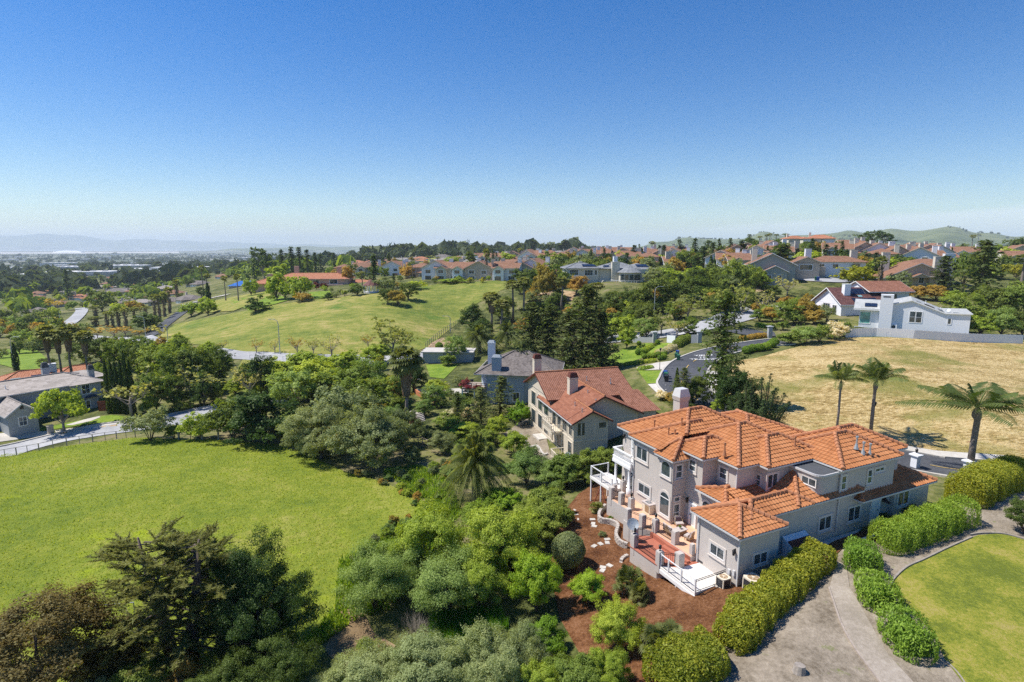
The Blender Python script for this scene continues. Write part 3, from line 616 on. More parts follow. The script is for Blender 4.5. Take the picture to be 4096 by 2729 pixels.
class Tree:
 """collects leaf quads with a random tone per face, and a woody builder"""
 def __init__(s,seed):s.rng=np.random.default_rng(seed);s.V=[];s.Q=[];s.R=[];s.n=0;s.w=MB()
 def add(s,V,Q,R):s.V.append(V);s.Q.append(Q+s.n);s.R.append(R);s.n+=len(V)
 def clumps(s,C,cr,per,leaf,wd=.6,outc=None,upb=.25,flat=1.0,along=None):
  rng=s.rng;k=len(C)
  cr=np.asarray(cr)*np.ones(k)
  d=unit(rng.normal(size=(k*per,3)));rad=rng.random((k*per,1))**.3;d[:,2]=np.where(d[:,2]<-.2,-d[:,2]*.7,d[:,2])
  off=d*rad*np.repeat(cr,per)[:,None];off[:,2]*=flat
  if outc is not None:ax_=np.repeat(unit(C-outc)+np.array([0,0,.35]),per,0);off=off+ax_*(off*ax_).sum(1,keepdims=True)*.55*rng.random((len(off),1))
  P=np.repeat(C,per,0)+off
  o=unit(P-outc)if outc is not None else unit(off)
  Nn=unit(o*.7+d*.5+rng.normal(size=P.shape)*.55+np.array([0,0,upb]))
  V,Q=leaf_quads(P,Nn,leaf*rng.uniform(.6,1.35,len(P)),wd,rng,along)
  R=np.clip(np.repeat(rng.random(k),per)*.45+rng.random(len(P))*.6-.02,0,1)
  s.add(V,Q,R)
 def crown_mesh(s,name,mat):return np_mesh(name,np.vstack(s.V),np.vstack(s.Q),mat,np.concatenate(s.R))
 def wood_mesh(s,name,mat):
  o=s.w;me=bpy.data.meshes.new(name);me.from_pydata(o.v,[],o.f);me.materials.append(mat)
  me.polygons.foreach_set('use_smooth',[True]*len(me.polygons));me.update();return me
LOD=[1.0,1.9,4.2,.62]
def lumpy(T,H,Wd,tf,lobes,nclump,per,leaf,cr,zlo=-.45,wd=.6,spread=.52,lobr=(.42,.62),trunk=True,tr=.028,upb=.25,lean=0.0,twig=0):
 rng=T.rng;ax=Wd/2;az=H*(1-tf)/2;cz=H*tf+az
 ctr=np.array([0,0,cz]);sc=np.array([ax,ax,az])
 d=unit(rng.normal(size=(lobes,3)));d[:,2]=np.clip(d[:,2],zlo,1)
 k=np.arange(lobes);a=k*2.4+rng.random()*6;d[:,0]=np.cos(a)*np.sqrt(np.maximum(0,1-d[:,2]**2));d[:,1]=np.sin(a)*np.sqrt(np.maximum(0,1-d[:,2]**2))
 LC=np.vstack([[0,0,-.05],d*spread*rng.uniform(.8,1.15,(lobes,1))]);LR=np.append(.58,rng.uniform(*lobr,lobes))
 w=LR**2;idx=rng.choice(len(LR),nclump*3,p=w/w.sum())
 dd=unit(rng.normal(size=(len(idx),3)));dd[:,2]=np.where(dd[:,2]<-.7,-dd[:,2],dd[:,2])
 Cc=LC[idx]+dd*(LR[idx]*rng.uniform(.66,1.18,len(idx)))[:,None]
 dist=np.linalg.norm(Cc[:,None,:]-LC[None],axis=2)/LR[None];dist[np.arange(len(idx)),idx]=9
 Cc=Cc[dist.min(1)>.74][:nclump]
 dn=unit(Cc);ph_=rng.random(6)*6.28;nz=np.sin(dn[:,0]*4.3+ph_[0])*np.sin(dn[:,1]*3.7+ph_[1])+.7*np.sin(dn[:,2]*6.1+dn[:,0]*3+ph_[2])+.5*np.sin(dn[:,1]*8.3+dn[:,2]*5+ph_[3])
 Cc=Cc*(1+.17*nz)[:,None];keep=rng.random(len(Cc))<np.clip(1.0+.36*nz,.35,1);Cc=Cc[keep]
 P=Cc*sc+ctr;P[:,0]+=lean*(P[:,2]/H)*Wd
 P[:,2]=np.maximum(P[:,2],H*.04)
 T.clumps(P,cr*rng.uniform(.75,1.3,len(P)),per,leaf,wd,ctr,upb)
 if trunk:
  r0=H*tr;top=np.array([lean*Wd*.4,0,cz]);base=max(H*tf,H*.1)
  T.w.tube([(0,0,-.4),(rng.normal()*.02*H,rng.normal()*.02*H,base*.6),(lean*Wd*.2,0,base),tuple(top)],[r0*1.25,r0,r0*.85,r0*.35],7)
  for l in range(1,len(LR)):
   e=LC[l]*sc*1.15+ctr;e[0]+=lean*Wd*.5;s0=np.array([lean*Wd*.2,0,base*rng.uniform(.75,1.1)]);m=(s0+e)/2+rng.normal(size=3)*.04*H
   T.w.tube([s0,m,e],[r0*.5,r0*.34,r0*.1],5,cap=False)
   for q in range(twig):
    e2=e+(unit(rng.normal(size=3))*sc*.35);e2[2]=max(e2[2],H*.1);T.w.tube([m if q%2 else e*.7+m*.3,e2],[r0*.16,r0*.03],4,cap=False)
 return P
def k_round(seed,lod,H=8.0,Wd=8.0,tf=.16,lobes=9,dens=1.0,leaf=.20,wd=.62,cr=.62,**k):
 T=Tree(seed);f=LOD[lod];lf=leaf*f
 A=4*PI*(Wd/2)*(H*(1-tf)/2);nl=int(dens*4.2*A/(lf*lf*wd*.55))
 nl=min(nl,(42000,9000,1500)[lod%3]*(2 if lod==3 else 1));cr*=(.82,.95,1.3)[lod%3];N_=int(min(1.35*A/(PI*cr*cr),(560,380,90)[lod%3]))
 lumpy(T,H,Wd,tf,lobes,N_,max(6,nl//N_),lf,cr,wd=wd,**k);return T
def k_cone(seed,lod,H=14.0,Wd=6.0,leaf=.26,dens=1.0,tf=.06,power=.8,droop=.25,flat=.45,gap=.0,wd=.42):
 T=Tree(seed);rng=T.rng;f=LOD[lod];lf=leaf*f
 T.w.tube([(0,0,-.4),(0,0,H*.5),(0,0,H)],[H*.02,H*.013,.02],7)
 nb=int((130,80,40)[lod%3]*dens);C=[];R=[]
 for i in range(nb):
  t=(i+rng.random())/nb;t=tf+(1-tf)*(1-(1-t)**1.0);z=t*H
  Lb=Wd/2*(1-t)**power*rng.uniform(.62,1.12)+.12;a=rng.random()*2*PI if gap==0 else i*2.4
  if lod<2:T.w.tube([(0,0,z),(math.cos(a)*Lb*.95,math.sin(a)*Lb*.95,z-droop*Lb*.8)],[.035*H/14,.012],4,cap=False)
  for q in np.linspace(.25,1.0,max(2,int(Lb/(.55*f)))):
   C.append((math.cos(a)*Lb*q,math.sin(a)*Lb*q,z-droop*Lb*q*q+rng.normal()*.08));R.append(.30*f**.6+.28*Lb*(1-q*.5)*.5)
 C=np.array(C);R=np.array(R)
 A=sum(R*R)*3.2;per=int(np.clip(dens*2.0*A/(lf*lf*wd*.5)/len(C),5,(26,12,6)[lod%3]))
 T.clumps(C,R,per,lf,wd,np.array([0,0,H*.3]),.35,flat);return T
def k_column(seed,lod,H=8.0,Wd=1.3,leaf=.2):
 T=Tree(seed);rng=T.rng;f=LOD[lod];lf=leaf*f
 T.w.tube([(0,0,-.4),(0,0,H*.9)],[H*.016,.03],6)
 n=(2600,700,150)[lod%3];t=rng.random(n);prof=np.sin(np.clip(t*.92+.08,0,1)**.62*PI)**.6
 a=rng.random(n)*2*PI;rr=Wd/2*prof*rng.uniform(.72,1.06,n)*(1+.1*np.sin(a*3+t*9))
 P=np.stack([np.cos(a)*rr,np.sin(a)*rr,t*H],1);o=np.stack([np.cos(a),np.sin(a),np.full(n,.25)],1)
 V,Q=leaf_quads(P,unit(o+rng.normal(size=(n,3))*.35),lf*rng.uniform(1.0,2.0,n),.45,rng,np.array([[0,0,1.0]])*np.ones((n,1)))
 T.add(V,Q,rng.random(n));return T
def blade(T,pts,w,R,up=(0,0,1)):
 """flat strip along points with widths w"""
 pts=np.asarray(pts,float);d=np.gradient(pts,axis=0);d=unit(d);side=unit(np.cross(d,np.asarray(up,float))+1e-6)
 w=np.asarray(w,float)[:,None]/2;A=pts+side*w;B=pts-side*w;n=len(pts)
 V=np.vstack([A,B]);Q=np.array([[i,i+1,n+i+1,n+i]for i in range(n-1)])
 T.add(V,Q,np.full(n-1,R))
def k_fan(seed,lod,H=12.0,Wd=4.6,tr=.21,fronds=46,skirt=True,skl=.35,lo=-.95):
 """fan palm: trunk, round head of fan leaves, hanging thatch"""
 T=Tree(seed);rng=T.rng
 T.w.tube([(0,0,-.4),(rng.normal()*.1,rng.normal()*.1,H*.35),(rng.normal()*.12,rng.normal()*.12,H*.7),(0,0,H)],[tr*1.35,tr,tr*.8,tr*.75],9)
 n=(fronds,int(fronds*.8),int(fronds*.45))[lod%3];seg=(11,7,4)[lod%3]
 for i in range(n):
  a=i*2.39996+rng.normal()*.15;e=lo+(1.45-lo)*((i+.5)/n)**.85+rng.normal()*.08
  d=np.array([math.cos(a)*math.cos(e),math.sin(a)*math.cos(e),math.sin(e)]);L=Wd/2*rng.uniform(.46,.58)
  c=np.array([0,0,H])+d*L;c[2]-=.10*L*(1-e)
  blade(T,[np.array([0,0,H])+d*.15,c],[.07,.06],.75)
  side=unit(np.cross(d,[0,0,1.0])+1e-6);upv=np.cross(side,d);FL=Wd/2*rng.uniform(.46,.6);rr=rng.random()
  for k in range(seg):
   t=(k/(seg-1)-.5)*3.4;v=d*math.cos(t)+side*math.sin(t);v=v-upv*.12
   tip=c+v*FL*(1-.18*abs(t)/1.7)-np.array([0,0,FL*(.30+.1*rng.random())]);m=c+v*FL*.6
   w=2.9*FL/seg
   blade(T,[c,m,tip],[.05,w,.03],rr*.6+rng.random()*.35,up=upv)
 S=None
 if skirt:
  S=Tree(seed+5);ns=(520,260,70)[lod%3];r2=S.rng
  for i in range(ns):
   a=r2.random()*2*PI;z=H-.1-r2.random()*H*skl;t=(H-z)/(H*skl);r0=tr*.9+Wd*.075*(1-abs(t-.35))*r2.uniform(.6,1.1)
   p=np.array([math.cos(a)*r0,math.sin(a)*r0,z]);L=H*.11*r2.uniform(.7,1.2)
   q=p+np.array([math.cos(a)*.18,math.sin(a)*.18,-L*.6]);e=q+np.array([-math.cos(a)*.12,-math.sin(a)*.12,-L*.5])
   blade(S,[p,q,e],[.08,.26*(1+lod*.5),.04],r2.random()*(1-.4*t),up=(-math.sin(a)*0+math.cos(a),math.sin(a),.01))
 T.S=S;return T
def feather(T,base,a,e,L,nl,ll,sag,R,rw=.06,vee=.5,lw=.055,twist=0.0):
 """one arching frond with hanging leaflets"""
 d=np.array([math.cos(a),math.sin(a)]);n=nl+1;t=np.linspace(0,1,n)
 h=L*(t*math.cos(e));z=L*(t*math.sin(e)-sag*t*t)
 P=np.column_stack([base[0]+d[0]*h,base[1]+d[1]*h,base[2]+z])
 blade(T,P,rw*(1-.75*t),min(1,R+.3))
 tan=unit(np.gradient(P,axis=0));side=np.array([-d[1],d[0],0.0]);rng=T.rng
 nrm=np.cross(side,tan)
 V=[];Q=[];
 for s_ in(1,-1):
  for i in range(2,n):
   l=ll*(math.sin(PI*min(1,(t[i]*.86+.10)))**.6)*rng.uniform(.85,1.15)
   v=unit(side*s_*(1-.25*t[i])+tan[i]*.55+nrm[i]*vee*.5-np.array([0,0,.25]))
   q=P[i]+v*l*.55;tip=P[i]+v*l-np.array([0,0,l*.38])
   w=tan[i]*lw
   k=len(V)*1
   V+=[P[i]-w*.6,q-w,tip,q+w,]
   Q.append([k,k+1,k+2,k+3])
 V=np.array(V);Q=np.array(Q);T.add(V,Q,np.clip(R+rng.normal(size=len(Q))*.12,0,1))
def k_queen(seed,lod,H=8.5,Wd=6.5,fronds=16,tr=.16):
 T=Tree(seed);rng=T.rng
 T.w.tube([(0,0,-.4),(.05,0,H*.45),(0,.05,H*.82),(0,0,H*.87),(0,0,H*.93),(0,0,H)],[tr*1.2,tr,tr*.95,tr*1.5,tr*1.45,tr*.6],9)
 for i in range(fronds):
  a=i*2.39996+rng.normal()*.2;e=.55+.9*(i/fronds)+rng.normal()*.12
  feather(T,(0,0,H),a,e,Wd*.66*rng.uniform(.85,1.1),(30,18,9)[lod%3],Wd*.15,.28+.24*(1-i/fronds),rng.uniform(.1,.7),.07,.15,.06*(1,1.5,2.6)[lod%3])
 return T
def k_canary(seed,lod,H=5.0,Wd=8.5,fronds=74,tr=.5,orange=False):
 T=Tree(seed);rng=T.rng;z0=H*.52
 T.w.tube([(0,0,-.4),(0,0,z0*.6),(0,0,z0),(0,0,z0+.6)],[tr*1.1,tr,tr*1.25,tr*.5],10)
 n=(fronds,int(fronds*.7),int(fronds*.4))[lod%3]
 for i in range(n):
  u=i/n;a=i*2.39996+rng.normal()*.1;e=-.45+1.95*u**1.05+rng.normal()*.07
  feather(T,(0,0,z0+.3),a,e+.1,Wd*.60*rng.uniform(.9,1.08),(26,16,8)[lod%3],Wd*.085,.80-.34*u,np.clip(.2+.5*rng.random()+.2*u,0,1),.12,.25,.075*(1,1.5,2.2)[lod%3])
 return T
def k_cycad(seed,lod,H=2.0,Wd=4.0,fronds=60):
 """low palm clump with fan leaves"""
 T=Tree(seed);rng=T.rng
 for c in range(4):
  b=np.array([rng.normal()*Wd*.14,rng.normal()*Wd*.14,H*rng.uniform(.2,.5)])
  T.w.tube([(b[0],b[1],-.2),tuple(b)],[.14,.12],7)
  for i in range(fronds//4):
   a=i*2.4+rng.random();e=-.15+1.4*(i*4/fronds);d=np.array([math.cos(a)*math.cos(e),math.sin(a)*math.cos(e),math.sin(e)])
   L=Wd*.24*rng.uniform(.8,1.1);cc=b+d*L;blade(T,[b,cc],[.05,.04],.5)
   side=unit(np.cross(d,[0,0,1.0]));upv=np.cross(side,d);FL=Wd*.25;rr=rng.random()
   for k in range(11):
    t=(k/10-.5)*2.7;v=d*math.cos(t)+side*math.sin(t)
    blade(T,[cc,cc+v*FL*.55,cc+v*FL-np.array([0,0,FL*.25])],[.04,.16,.02],rr*.5+rng.random()*.4,up=upv)
 return T
def k_ball(seed,lod,H=2.4,Wd=2.5,leaf=.09,n=16000,squash=1.0):
 T=Tree(seed);rng=T.rng;n=(n,n//3,n//14)[lod%3];f=LOD[lod];c=np.array([0,0,H/2])
 d=unit(rng.normal(size=(n,3)));wob=1+.035*np.sin(d[:,0]*7+1)+.03*np.sin(d[:,2]*9+d[:,1]*5)
 P=c+d*np.array([Wd/2,Wd/2,H/2])*(wob*rng.uniform(.90,1.02,n))[:,None]
 V,Q=leaf_quads(P,unit(d+rng.normal(size=(n,3))*.5),leaf*f*rng.uniform(.7,1.5,n),.6,rng)
 T.add(V,Q,rng.random(n))
 T.w.tube([(0,0,-.3),(0,0,H*.6)],[.12,.06],6);return T
def k_shrub(seed,lod,H=2.4,Wd=2.8,leaf=.12,up=.3,spiky=False,dens=1.0,wd=.55,cr=.30):
 T=Tree(seed);rng=T.rng;f=LOD[lod];lf=leaf*f
 A=2.6*PI*(Wd/2)*H;nl=min(int(dens*4.0*A/(lf*lf*wd*.55)),(30000,5000,700)[lod%3]*(2 if lod==3 else 1));cr*=max(.7,H/2.4)*(.78,.95,1.3)[lod%3];N_=int(min(1.25*A/(PI*cr*cr),(380,220,60)[lod%3]))
 P=lumpy(T,H,Wd,.02,15,N_,max(6,nl//N_),lf,cr,wd=wd,zlo=-.2,trunk=False,upb=up,spread=.66,lobr=(.26,.42))
 for k in range(9):
  a=k*.7;e=(math.cos(a)*Wd*.3,math.sin(a)*Wd*.3,H*.75);T.w.tube([(0,0,-.2),(e[0]*.4,e[1]*.4,H*.4),e],[.04,.03,.01],4,cap=False)
 if spiky:
  m=len(P)//3;Q=P[rng.choice(len(P),m)]+rng.normal(size=(m,3))*.1
  for q in Q:T.clumps(np.array([q+unit(q-[0,0,H*.3])*(H*.05+k*lf*.8)for k in range(4)]),lf*.55,3,lf,wd,np.array([0,0,H*.3]),.4)
 return T
def k_sparse(seed,lod,H=6.0,Wd=5.0,leaf=.2,dens=.35):
 """spring tree: visible limbs, scattered leaves"""
 T=Tree(seed);rng=T.rng;f=LOD[lod];lf=leaf*f;n=(170,90,30)[lod%3]
 C=[];r0=H*.02
 T.w.tube([(0,0,-.4),(rng.normal()*.1,0,H*.22),(rng.normal()*.25,rng.normal()*.2,H*.5)],[r0*1.3,r0,r0*.5],6)
 for k in range(9):
  a=k*2.4;L=rng.uniform(.7,1.0);s0=np.array([0,0,H*rng.uniform(.2,.45)])
  e=np.array([math.cos(a)*Wd*.42*L,math.sin(a)*Wd*.42*L,H*rng.uniform(.55,.97)]);m=(s0+e)/2+np.array([math.cos(a),math.sin(a),-.4])*Wd*.07
  T.w.tube([s0,m,e],[r0*.55,r0*.35,r0*.1],5,cap=False)
  for q in range(n//9):
   t=rng.uniform(.35,1);p=(s0*(1-t)**2+2*m*t*(1-t)+e*t*t);v=unit(rng.normal(size=3))*Wd*rng.uniform(.06,.2);v[2]=abs(v[2])*.8
   if lod<2:T.w.tube([p,p+v],[r0*.13,r0*.04],3,cap=False)
   C.append(p+v)
 T.clumps(np.array(C),Wd*.055*(1,1.2,1.8)[lod%3],max(3,int((26,9,5)[lod%3]*dens)),lf,.65,None,.3);return T
def k_bare(seed,lod,H=3.0,Wd=3.0,n=150,leaf=0.0):
 """leafless tangle of pale stems"""
 T=Tree(seed);rng=T.rng
 for k in range((n,n//2,n//4)[lod%3]):
  a=rng.random()*2*PI;e=rng.uniform(.35,1.4);L=H*rng.uniform(.6,1.1)
  d=np.array([math.cos(a)*math.cos(e)*Wd/H,math.sin(a)*math.cos(e)*Wd/H,math.sin(e)]);p0=np.array([rng.normal()*.15,rng.normal()*.15,-.1])
  p1=p0+d*L*.5;p2=p1+(d+rng.normal(size=3)*.35)*L*.4
  blade(T,[p0,p1,p2],[.05,.035,.012],rng.random(),up=(.3,.9,.2))
  for q in range(3):
   s0=p1+(p2-p1)*rng.random();blade(T,[s0,s0+(d+rng.normal(size=3)*.6)*L*.22],[.022,.008],rng.random(),up=(.3,.9,.2))
 T.w.tube([(0,0,-.2),(0,0,.3)],[.06,.03],5);return T
def k_pine(seed,lod,H=11.0,Wd=5.5):
 """twin-stemmed pine with brush-like shoots, thin enough to see the trunks"""
 T=Tree(seed);rng=T.rng
 C=[];D=[]
 for sx,hh in((-.6,.95),(.75,1.0)):
  tx=sx*1.25
  T.w.tube([(sx*.35,0,-.5),(sx*.6,.1,H*.3),(tx*.8,0,H*.65),(tx,0,H*hh)],[.23,.18,.11,.03],7)
  for i in range(52):
   t=.14+.84*i/52;z=H*hh*t;L=Wd*.5*(1-.62*t)*rng.uniform(.5,1.1);a=i*2.4+rng.normal()*.4
   b0=np.array([sx*(.35+.7*t),0,z]);e=b0+np.array([math.cos(a)*L,math.sin(a)*L,L*rng.uniform(.12,.42)])
   T.w.tube([b0,(b0+e)/2-np.array([0,0,.1*L]),e],[.05,.032,.012],4,cap=False)
   if t<.2 and rng.random()<.7:continue
   for q in np.linspace(.38,1.04,7):
    p=b0+(e-b0)*q
    for r in range(2):
     v=unit(np.array([math.cos(a),math.sin(a),.95])+rng.normal(size=3)*.55)*.36;C.append(p+v*.6);D.append(v)
     T.w.tube([p,p+v],[.014,.008],3,cap=False)
 C=np.array(C);D=np.array(D);per=(34,12,5)[lod%3]
 P=np.repeat(C,per,0)+np.repeat(D,per,0)*rng.uniform(-.7,.9,(len(C)*per,1));al=unit(np.repeat(D,per,0)*2.2+rng.normal(size=P.shape)*.55)
 Nn=unit(np.cross(al,rng.normal(size=P.shape)))
 V,Q=leaf_quads(P,Nn,.30,.12*(1,2,4)[lod%3],rng,al*4);T.add(V,Q,np.clip(np.repeat(rng.random(len(C)),per)*.5+rng.random(len(P))*.5,0,1));return T
def k_juniper(seed,lod,H=8.0,Wd=5.0):
 """twisted juniper: several upswept flame-shaped sprays"""
 T=Tree(seed);rng=T.rng;C=[];R=[]
 for k in range(17):
  a=k*2.4;rr=Wd*.42*math.sqrt((k+.5)/17);top=H*(1-.55*(rr/(Wd*.42))**1.2)*rng.uniform(.8,1.0)
  e=np.array([math.cos(a)*rr*1.15,math.sin(a)*rr*1.15,top]);s0=np.array([math.cos(a)*rr*.5,math.sin(a)*rr*.5,top*.15])
  T.w.tube([(0,0,-.3),s0,e],[.16,.10,.02],5,cap=False)
  for t in np.linspace(.12,1,14):C.append(s0+(e-s0)*t+rng.normal(size=3)*.10);R.append(.62*(1-t)**.7+.10)
 f=LOD[lod];T.clumps(np.array(C),np.array(R),(60,22,8)[lod%3],.16*f,.4,np.array([0,0,H*.2]),.6,1.3,np.array([[.2,0,1.0]]));return T
KINDS={'oak':(lambda s,l:k_round(s,l,tf=.04,lobes=12,spread=.62,lobr=(.34,.5),cr=.75),'oak','bark','tree'),'dark':(lambda s,l:k_round(s,l,H=8,Wd=7.5,tf=.02,lobes=13,spread=.64,lobr=(.32,.48),cr=.75),'dark','bark','tree'),'mid':(lambda s,l:k_round(s,l,tf=.03,lobes=14,spread=.64,lobr=(.30,.46),cr=.72),'mid','bark','tree'),'lime':(lambda s,l:k_round(s,l,H=7,Wd=6.4,tf=.07,lobes=14,spread=.62,lobr=(.30,.46)),'lime','bark','tree'),'street':(lambda s,l:k_round(s,l,H=6.2,Wd=6.0,tf=.24,lobes=12,leaf=.24,spread=.60,lobr=(.34,.46)),'lime','bark_pale','tree'),'yellow':(lambda s,l:k_round(s,l,H=7.5,Wd=8,tf=.12,lobes=13,spread=.64,lobr=(.30,.44)),'yellow','bark','tree'),'olive':(lambda s,l:k_round(s,l,H=6,Wd=7,tf=.01,lobes=15,leaf=.17,wd=.5,spread=.64,lobr=(.28,.44),cr=.55),'olive','bark','tree'),'willow':(lambda s,l:k_round(s,l,H=7.5,Wd=7,tf=.02,lobes=14,leaf=.20,wd=.42,spread=.62,lobr=(.32,.46)),'willow','bark','tree'),'rust':(lambda s,l:k_round(s,l,H=6,Wd=7.0,tf=.08,lobes=12,spread=.62,lobr=(.3,.45)),'rust','bark','tree'),'brown':(lambda s,l:k_round(s,l,H=8,Wd=7,tf=.06,lobes=14,leaf=.19,spread=.66,lobr=(.28,.42),twig=2),'brown','bark','tree'),'tall':(lambda s,l:k_round(s,l,H=14,Wd=6.4,tf=.01,lobes=20,leaf=.24,spread=.70,lobr=(.24,.36),cr=.7),'oak','bark','tree'),'euc':(lambda s,l:k_round(s,l,H=15,Wd=9,tf=.22,lobes=12,leaf=.26,wd=.45,spread=.72,lobr=(.24,.38),twig=2),'dark','bark_pale','tree'),'poplar':(lambda s,l:k_sparse(s,l,H=9,Wd=8,leaf=.22,dens=1.9),'spring2','bark_pale','tree'),'pillar':(lambda s,l:k_cone(s,l,H=15,Wd=6.0,dens=2.3,power=.38,droop=.12,flat=.7),'oak','bark','tree'),'redwood':(lambda s,l:k_cone(s,l,H=15,Wd=7.0,dens=2.3,power=.5,flat=.6),'conifer','bark','tree'),'fir':(lambda s,l:k_cone(s,l,H=14,Wd=6,dens=1.15,droop=.35),'fir','bark','tree'),'conifer':(lambda s,l:k_cone(s,l,H=13,Wd=7,power=.55,dens=1.1,droop=.1),'conifer','bark','tree'),'cypress':(lambda s,l:k_column(s,l),'cypress','bark','tree'),'fan':(lambda s,l:k_fan(s,l),'fan','palm_bark','palm'),'skinny':(lambda s,l:k_fan(s,l,H=14,Wd=4.0,tr=.22,fronds=40,skirt=False,lo=-.9),'fan','palm_bark','palm'),'shag':(lambda s,l:k_fan(s,l,H=9,Wd=4.6,tr=.42,fronds=44,skl=.92,lo=-.4),'fan','palm_bark','palm'),'queen':(lambda s,l:k_queen(s,l),'queen','palm_bark','palm'),'canary':(lambda s,l:k_canary(s,l),'canary','palm_bark','palm'),'cycad':(lambda s,l:k_cycad(s,l),'fan','palm_bark','palm'),'ball':(lambda s,l:k_ball(s,l),'bush','bark','bush'),'boxball':(lambda s,l:k_ball(s,l),'box','bark','bush'),'shrub':(lambda s,l:k_shrub(s,l),'mid','bark','bush'),'bright':(lambda s,l:k_shrub(s,l,H=3,Wd=3,leaf=.15,spiky=True,dens=.8),'bright','bark','bush'),'limebush':(lambda s,l:k_shrub(s,l,H=3,Wd=3.6,leaf=.13),'lime','bark','bush'),'darkbush':(lambda s,l:k_shrub(s,l,H=3,Wd=4),'oak','bark','bush'),'silver':(lambda s,l:k_shrub(s,l,H=3,Wd=4,leaf=.14,wd=.4,spiky=True),'silver','bark','bush'),'olivebush':(lambda s,l:k_shrub(s,l,H=3,Wd=4,leaf=.13,wd=.45),'olive','bark','bush'),'willowbush':(lambda s,l:k_shrub(s,l,H=4.0,Wd=4.6,leaf=.17,wd=.45,cr=.42),'willow','bark','bush'),'rustbush':(lambda s,l:k_shrub(s,l),'rust','bark','bush'),'redbush':(lambda s,l:k_shrub(s,l),'red','bark','bush'),'flower':(lambda s,l:k_shrub(s,l),'flower','bark','bush'),'plum':(lambda s,l:k_round(s,l,H=4,Wd=4.5),'plum','bark','tree'),'yellowbush':(lambda s,l:k_shrub(s,l),'yellow','bark','bush'),'sparse':(lambda s,l:k_sparse(s,l),'spring','bark_pale','tree'),'sparserust':(lambda s,l:k_sparse(s,l),'rust','bark_pale','tree'),'bare':(lambda s,l:k_bare(s,l),'twig','bark_pale','bush'),'pine':(lambda s,l:k_pine(s,l),'pine','bark','tree'),'juniper':(lambda s,l:k_juniper(s,l),'fir','bark','tree'),}
PROTO={}
def proto(kind,lod,var):
 key=(kind,lod,var)
 if key not in PROTO:
  fn,lv,bk,fam=KINDS[kind];T=fn(hash((kind,7))%1000+var*37+11 if False else sum(map(ord,kind))*13+var*101,lod)
  cr=T.crown_mesh('crown',M['leaf_'+lv]);wd=T.wood_mesh('trunk',M[bk])
  sk=T.S.crown_mesh('dead_fronds',M['skirt'])if getattr(T,'S',None)is not None else None
  V=np.vstack(T.V);zt=V[:,2].max();w=2*np.percentile(np.abs(V[:,:2]),97)
  one=None
  if lod==2:
   a=np.vstack(T.V);q=np.vstack(T.Q);wv=np.array(T.w.v);wf=[f for f in T.w.f if len(f)==4]
   allq=[a,];VV=np.vstack([a,wv]);QQ=np.vstack([q,np.array(wf)+len(a)]);rr=np.concatenate(T.R+[np.full(len(wf),.5)]);mi=np.concatenate([np.zeros(len(q)),np.ones(len(wf))])
   mats=[M['leaf_'+lv],M[bk]]
   if sk is not None:
    sv=np.vstack(T.S.V);sq=np.vstack(T.S.Q);QQ=np.vstack([QQ,sq+len(VV)]);VV=np.vstack([VV,sv]);rr=np.concatenate([rr]+T.S.R);mi=np.concatenate([mi,np.full(len(sq),2)]);mats.append(M['skirt'])
   one=np_mesh(kind,VV,QQ,mats,rr,mi)
  PROTO[key]=(cr,wd,sk,zt,w,one)
 return PROTO[key]
NVAR={0:2,1:3,2:3,3:2}
_tn=[0]
NAMES={'mid':'leafy_tree','lime':'young_tree','dark':'dark_tree','rust':'russet_tree','olive':'olive_tree','willow':'willow_tree','sparse':'spring_tree','sparserust':'spring_tree','tall':'tall_tree','brown':'maroon_tree','street':'street_tree','yellow':'yellow_tree','oak':'oak_tree','fan':'fan_palm','skinny':'fan_palm','shag':'fan_palm','queen':'queen_palm','canary':'date_palm','cycad':'low_palm','redwood':'conifer_tree','fir':'fir_tree','conifer':'conifer_tree','cypress':'cypress_tree','pine':'pine_tree','juniper':'juniper_tree','ball':'round_bush','boxball':'round_bush','bare':'bare_bush','plum':'plum_tree','euc':'eucalyptus_tree','poplar':'poplar_tree','flower':'flowering_bush','redbush':'flowering_bush','yellowbush':'flowering_bush'}
CATS={'palm':'palm','bush':'bush','tree':'tree'}
def plant(kind,pos,H,Wd=None,label=None,group=None,lod=None,rz=None,parts=None,name=None,var=None):
 """one tree, palm or bush standing at pos: H metres tall, Wd wide (None: natural)"""
 _tn[0]+=1;k=_tn[0]
 d=math.hypot(pos[0],pos[1])
 if lod is None:lod=3 if d<50 and kind in('brown','dark','darkbush','willowbush','limebush','shrub','bright','silver','rustbush','olivebush')else 0 if d<88 else(1 if d<230 else 2)
 v=(k%NVAR[lod])if var is None else var
 cr,wd,sk,zt,w0,one=proto(kind,lod,v)
 sz=H/zt;sw=sz if Wd is None else Wd/w0
 fam=KINDS[kind][3]
 nm=name or NAMES.get(kind)or{'tree':'leafy_tree','bush':'leafy_bush','palm':'palm_tree'}[fam]
 rot=(k*2.39996)%(2*PI)if rz is None else rz
 cat=CATS[fam]
 if lod==2 and parts is not True:
  o=bpy.data.objects.new(nm,one);COL.objects.link(o)
 else:
  o=bpy.data.objects.new(nm,None);COL.objects.link(o);o.empty_display_size=.3
  a,b=('frond_crown','trunk')if fam=='palm' else(('foliage','stem')if fam=='bush' else('crown','trunk'))
  for n_,me in((a,cr),(b,wd),('dead_frond_skirt',sk)):
   if me is None:continue
   c=bpy.data.objects.new(n_,me);COL.objects.link(c);c.parent=o
 o.location=[float(q)for q in pos];o.rotation_euler=(0,0,rot);o.scale=(sw,sw,sz)
 return tag(o,label,cat,group)
def dep(p,q):
 f=q[1]*CP-q[2]*SP;return f/F
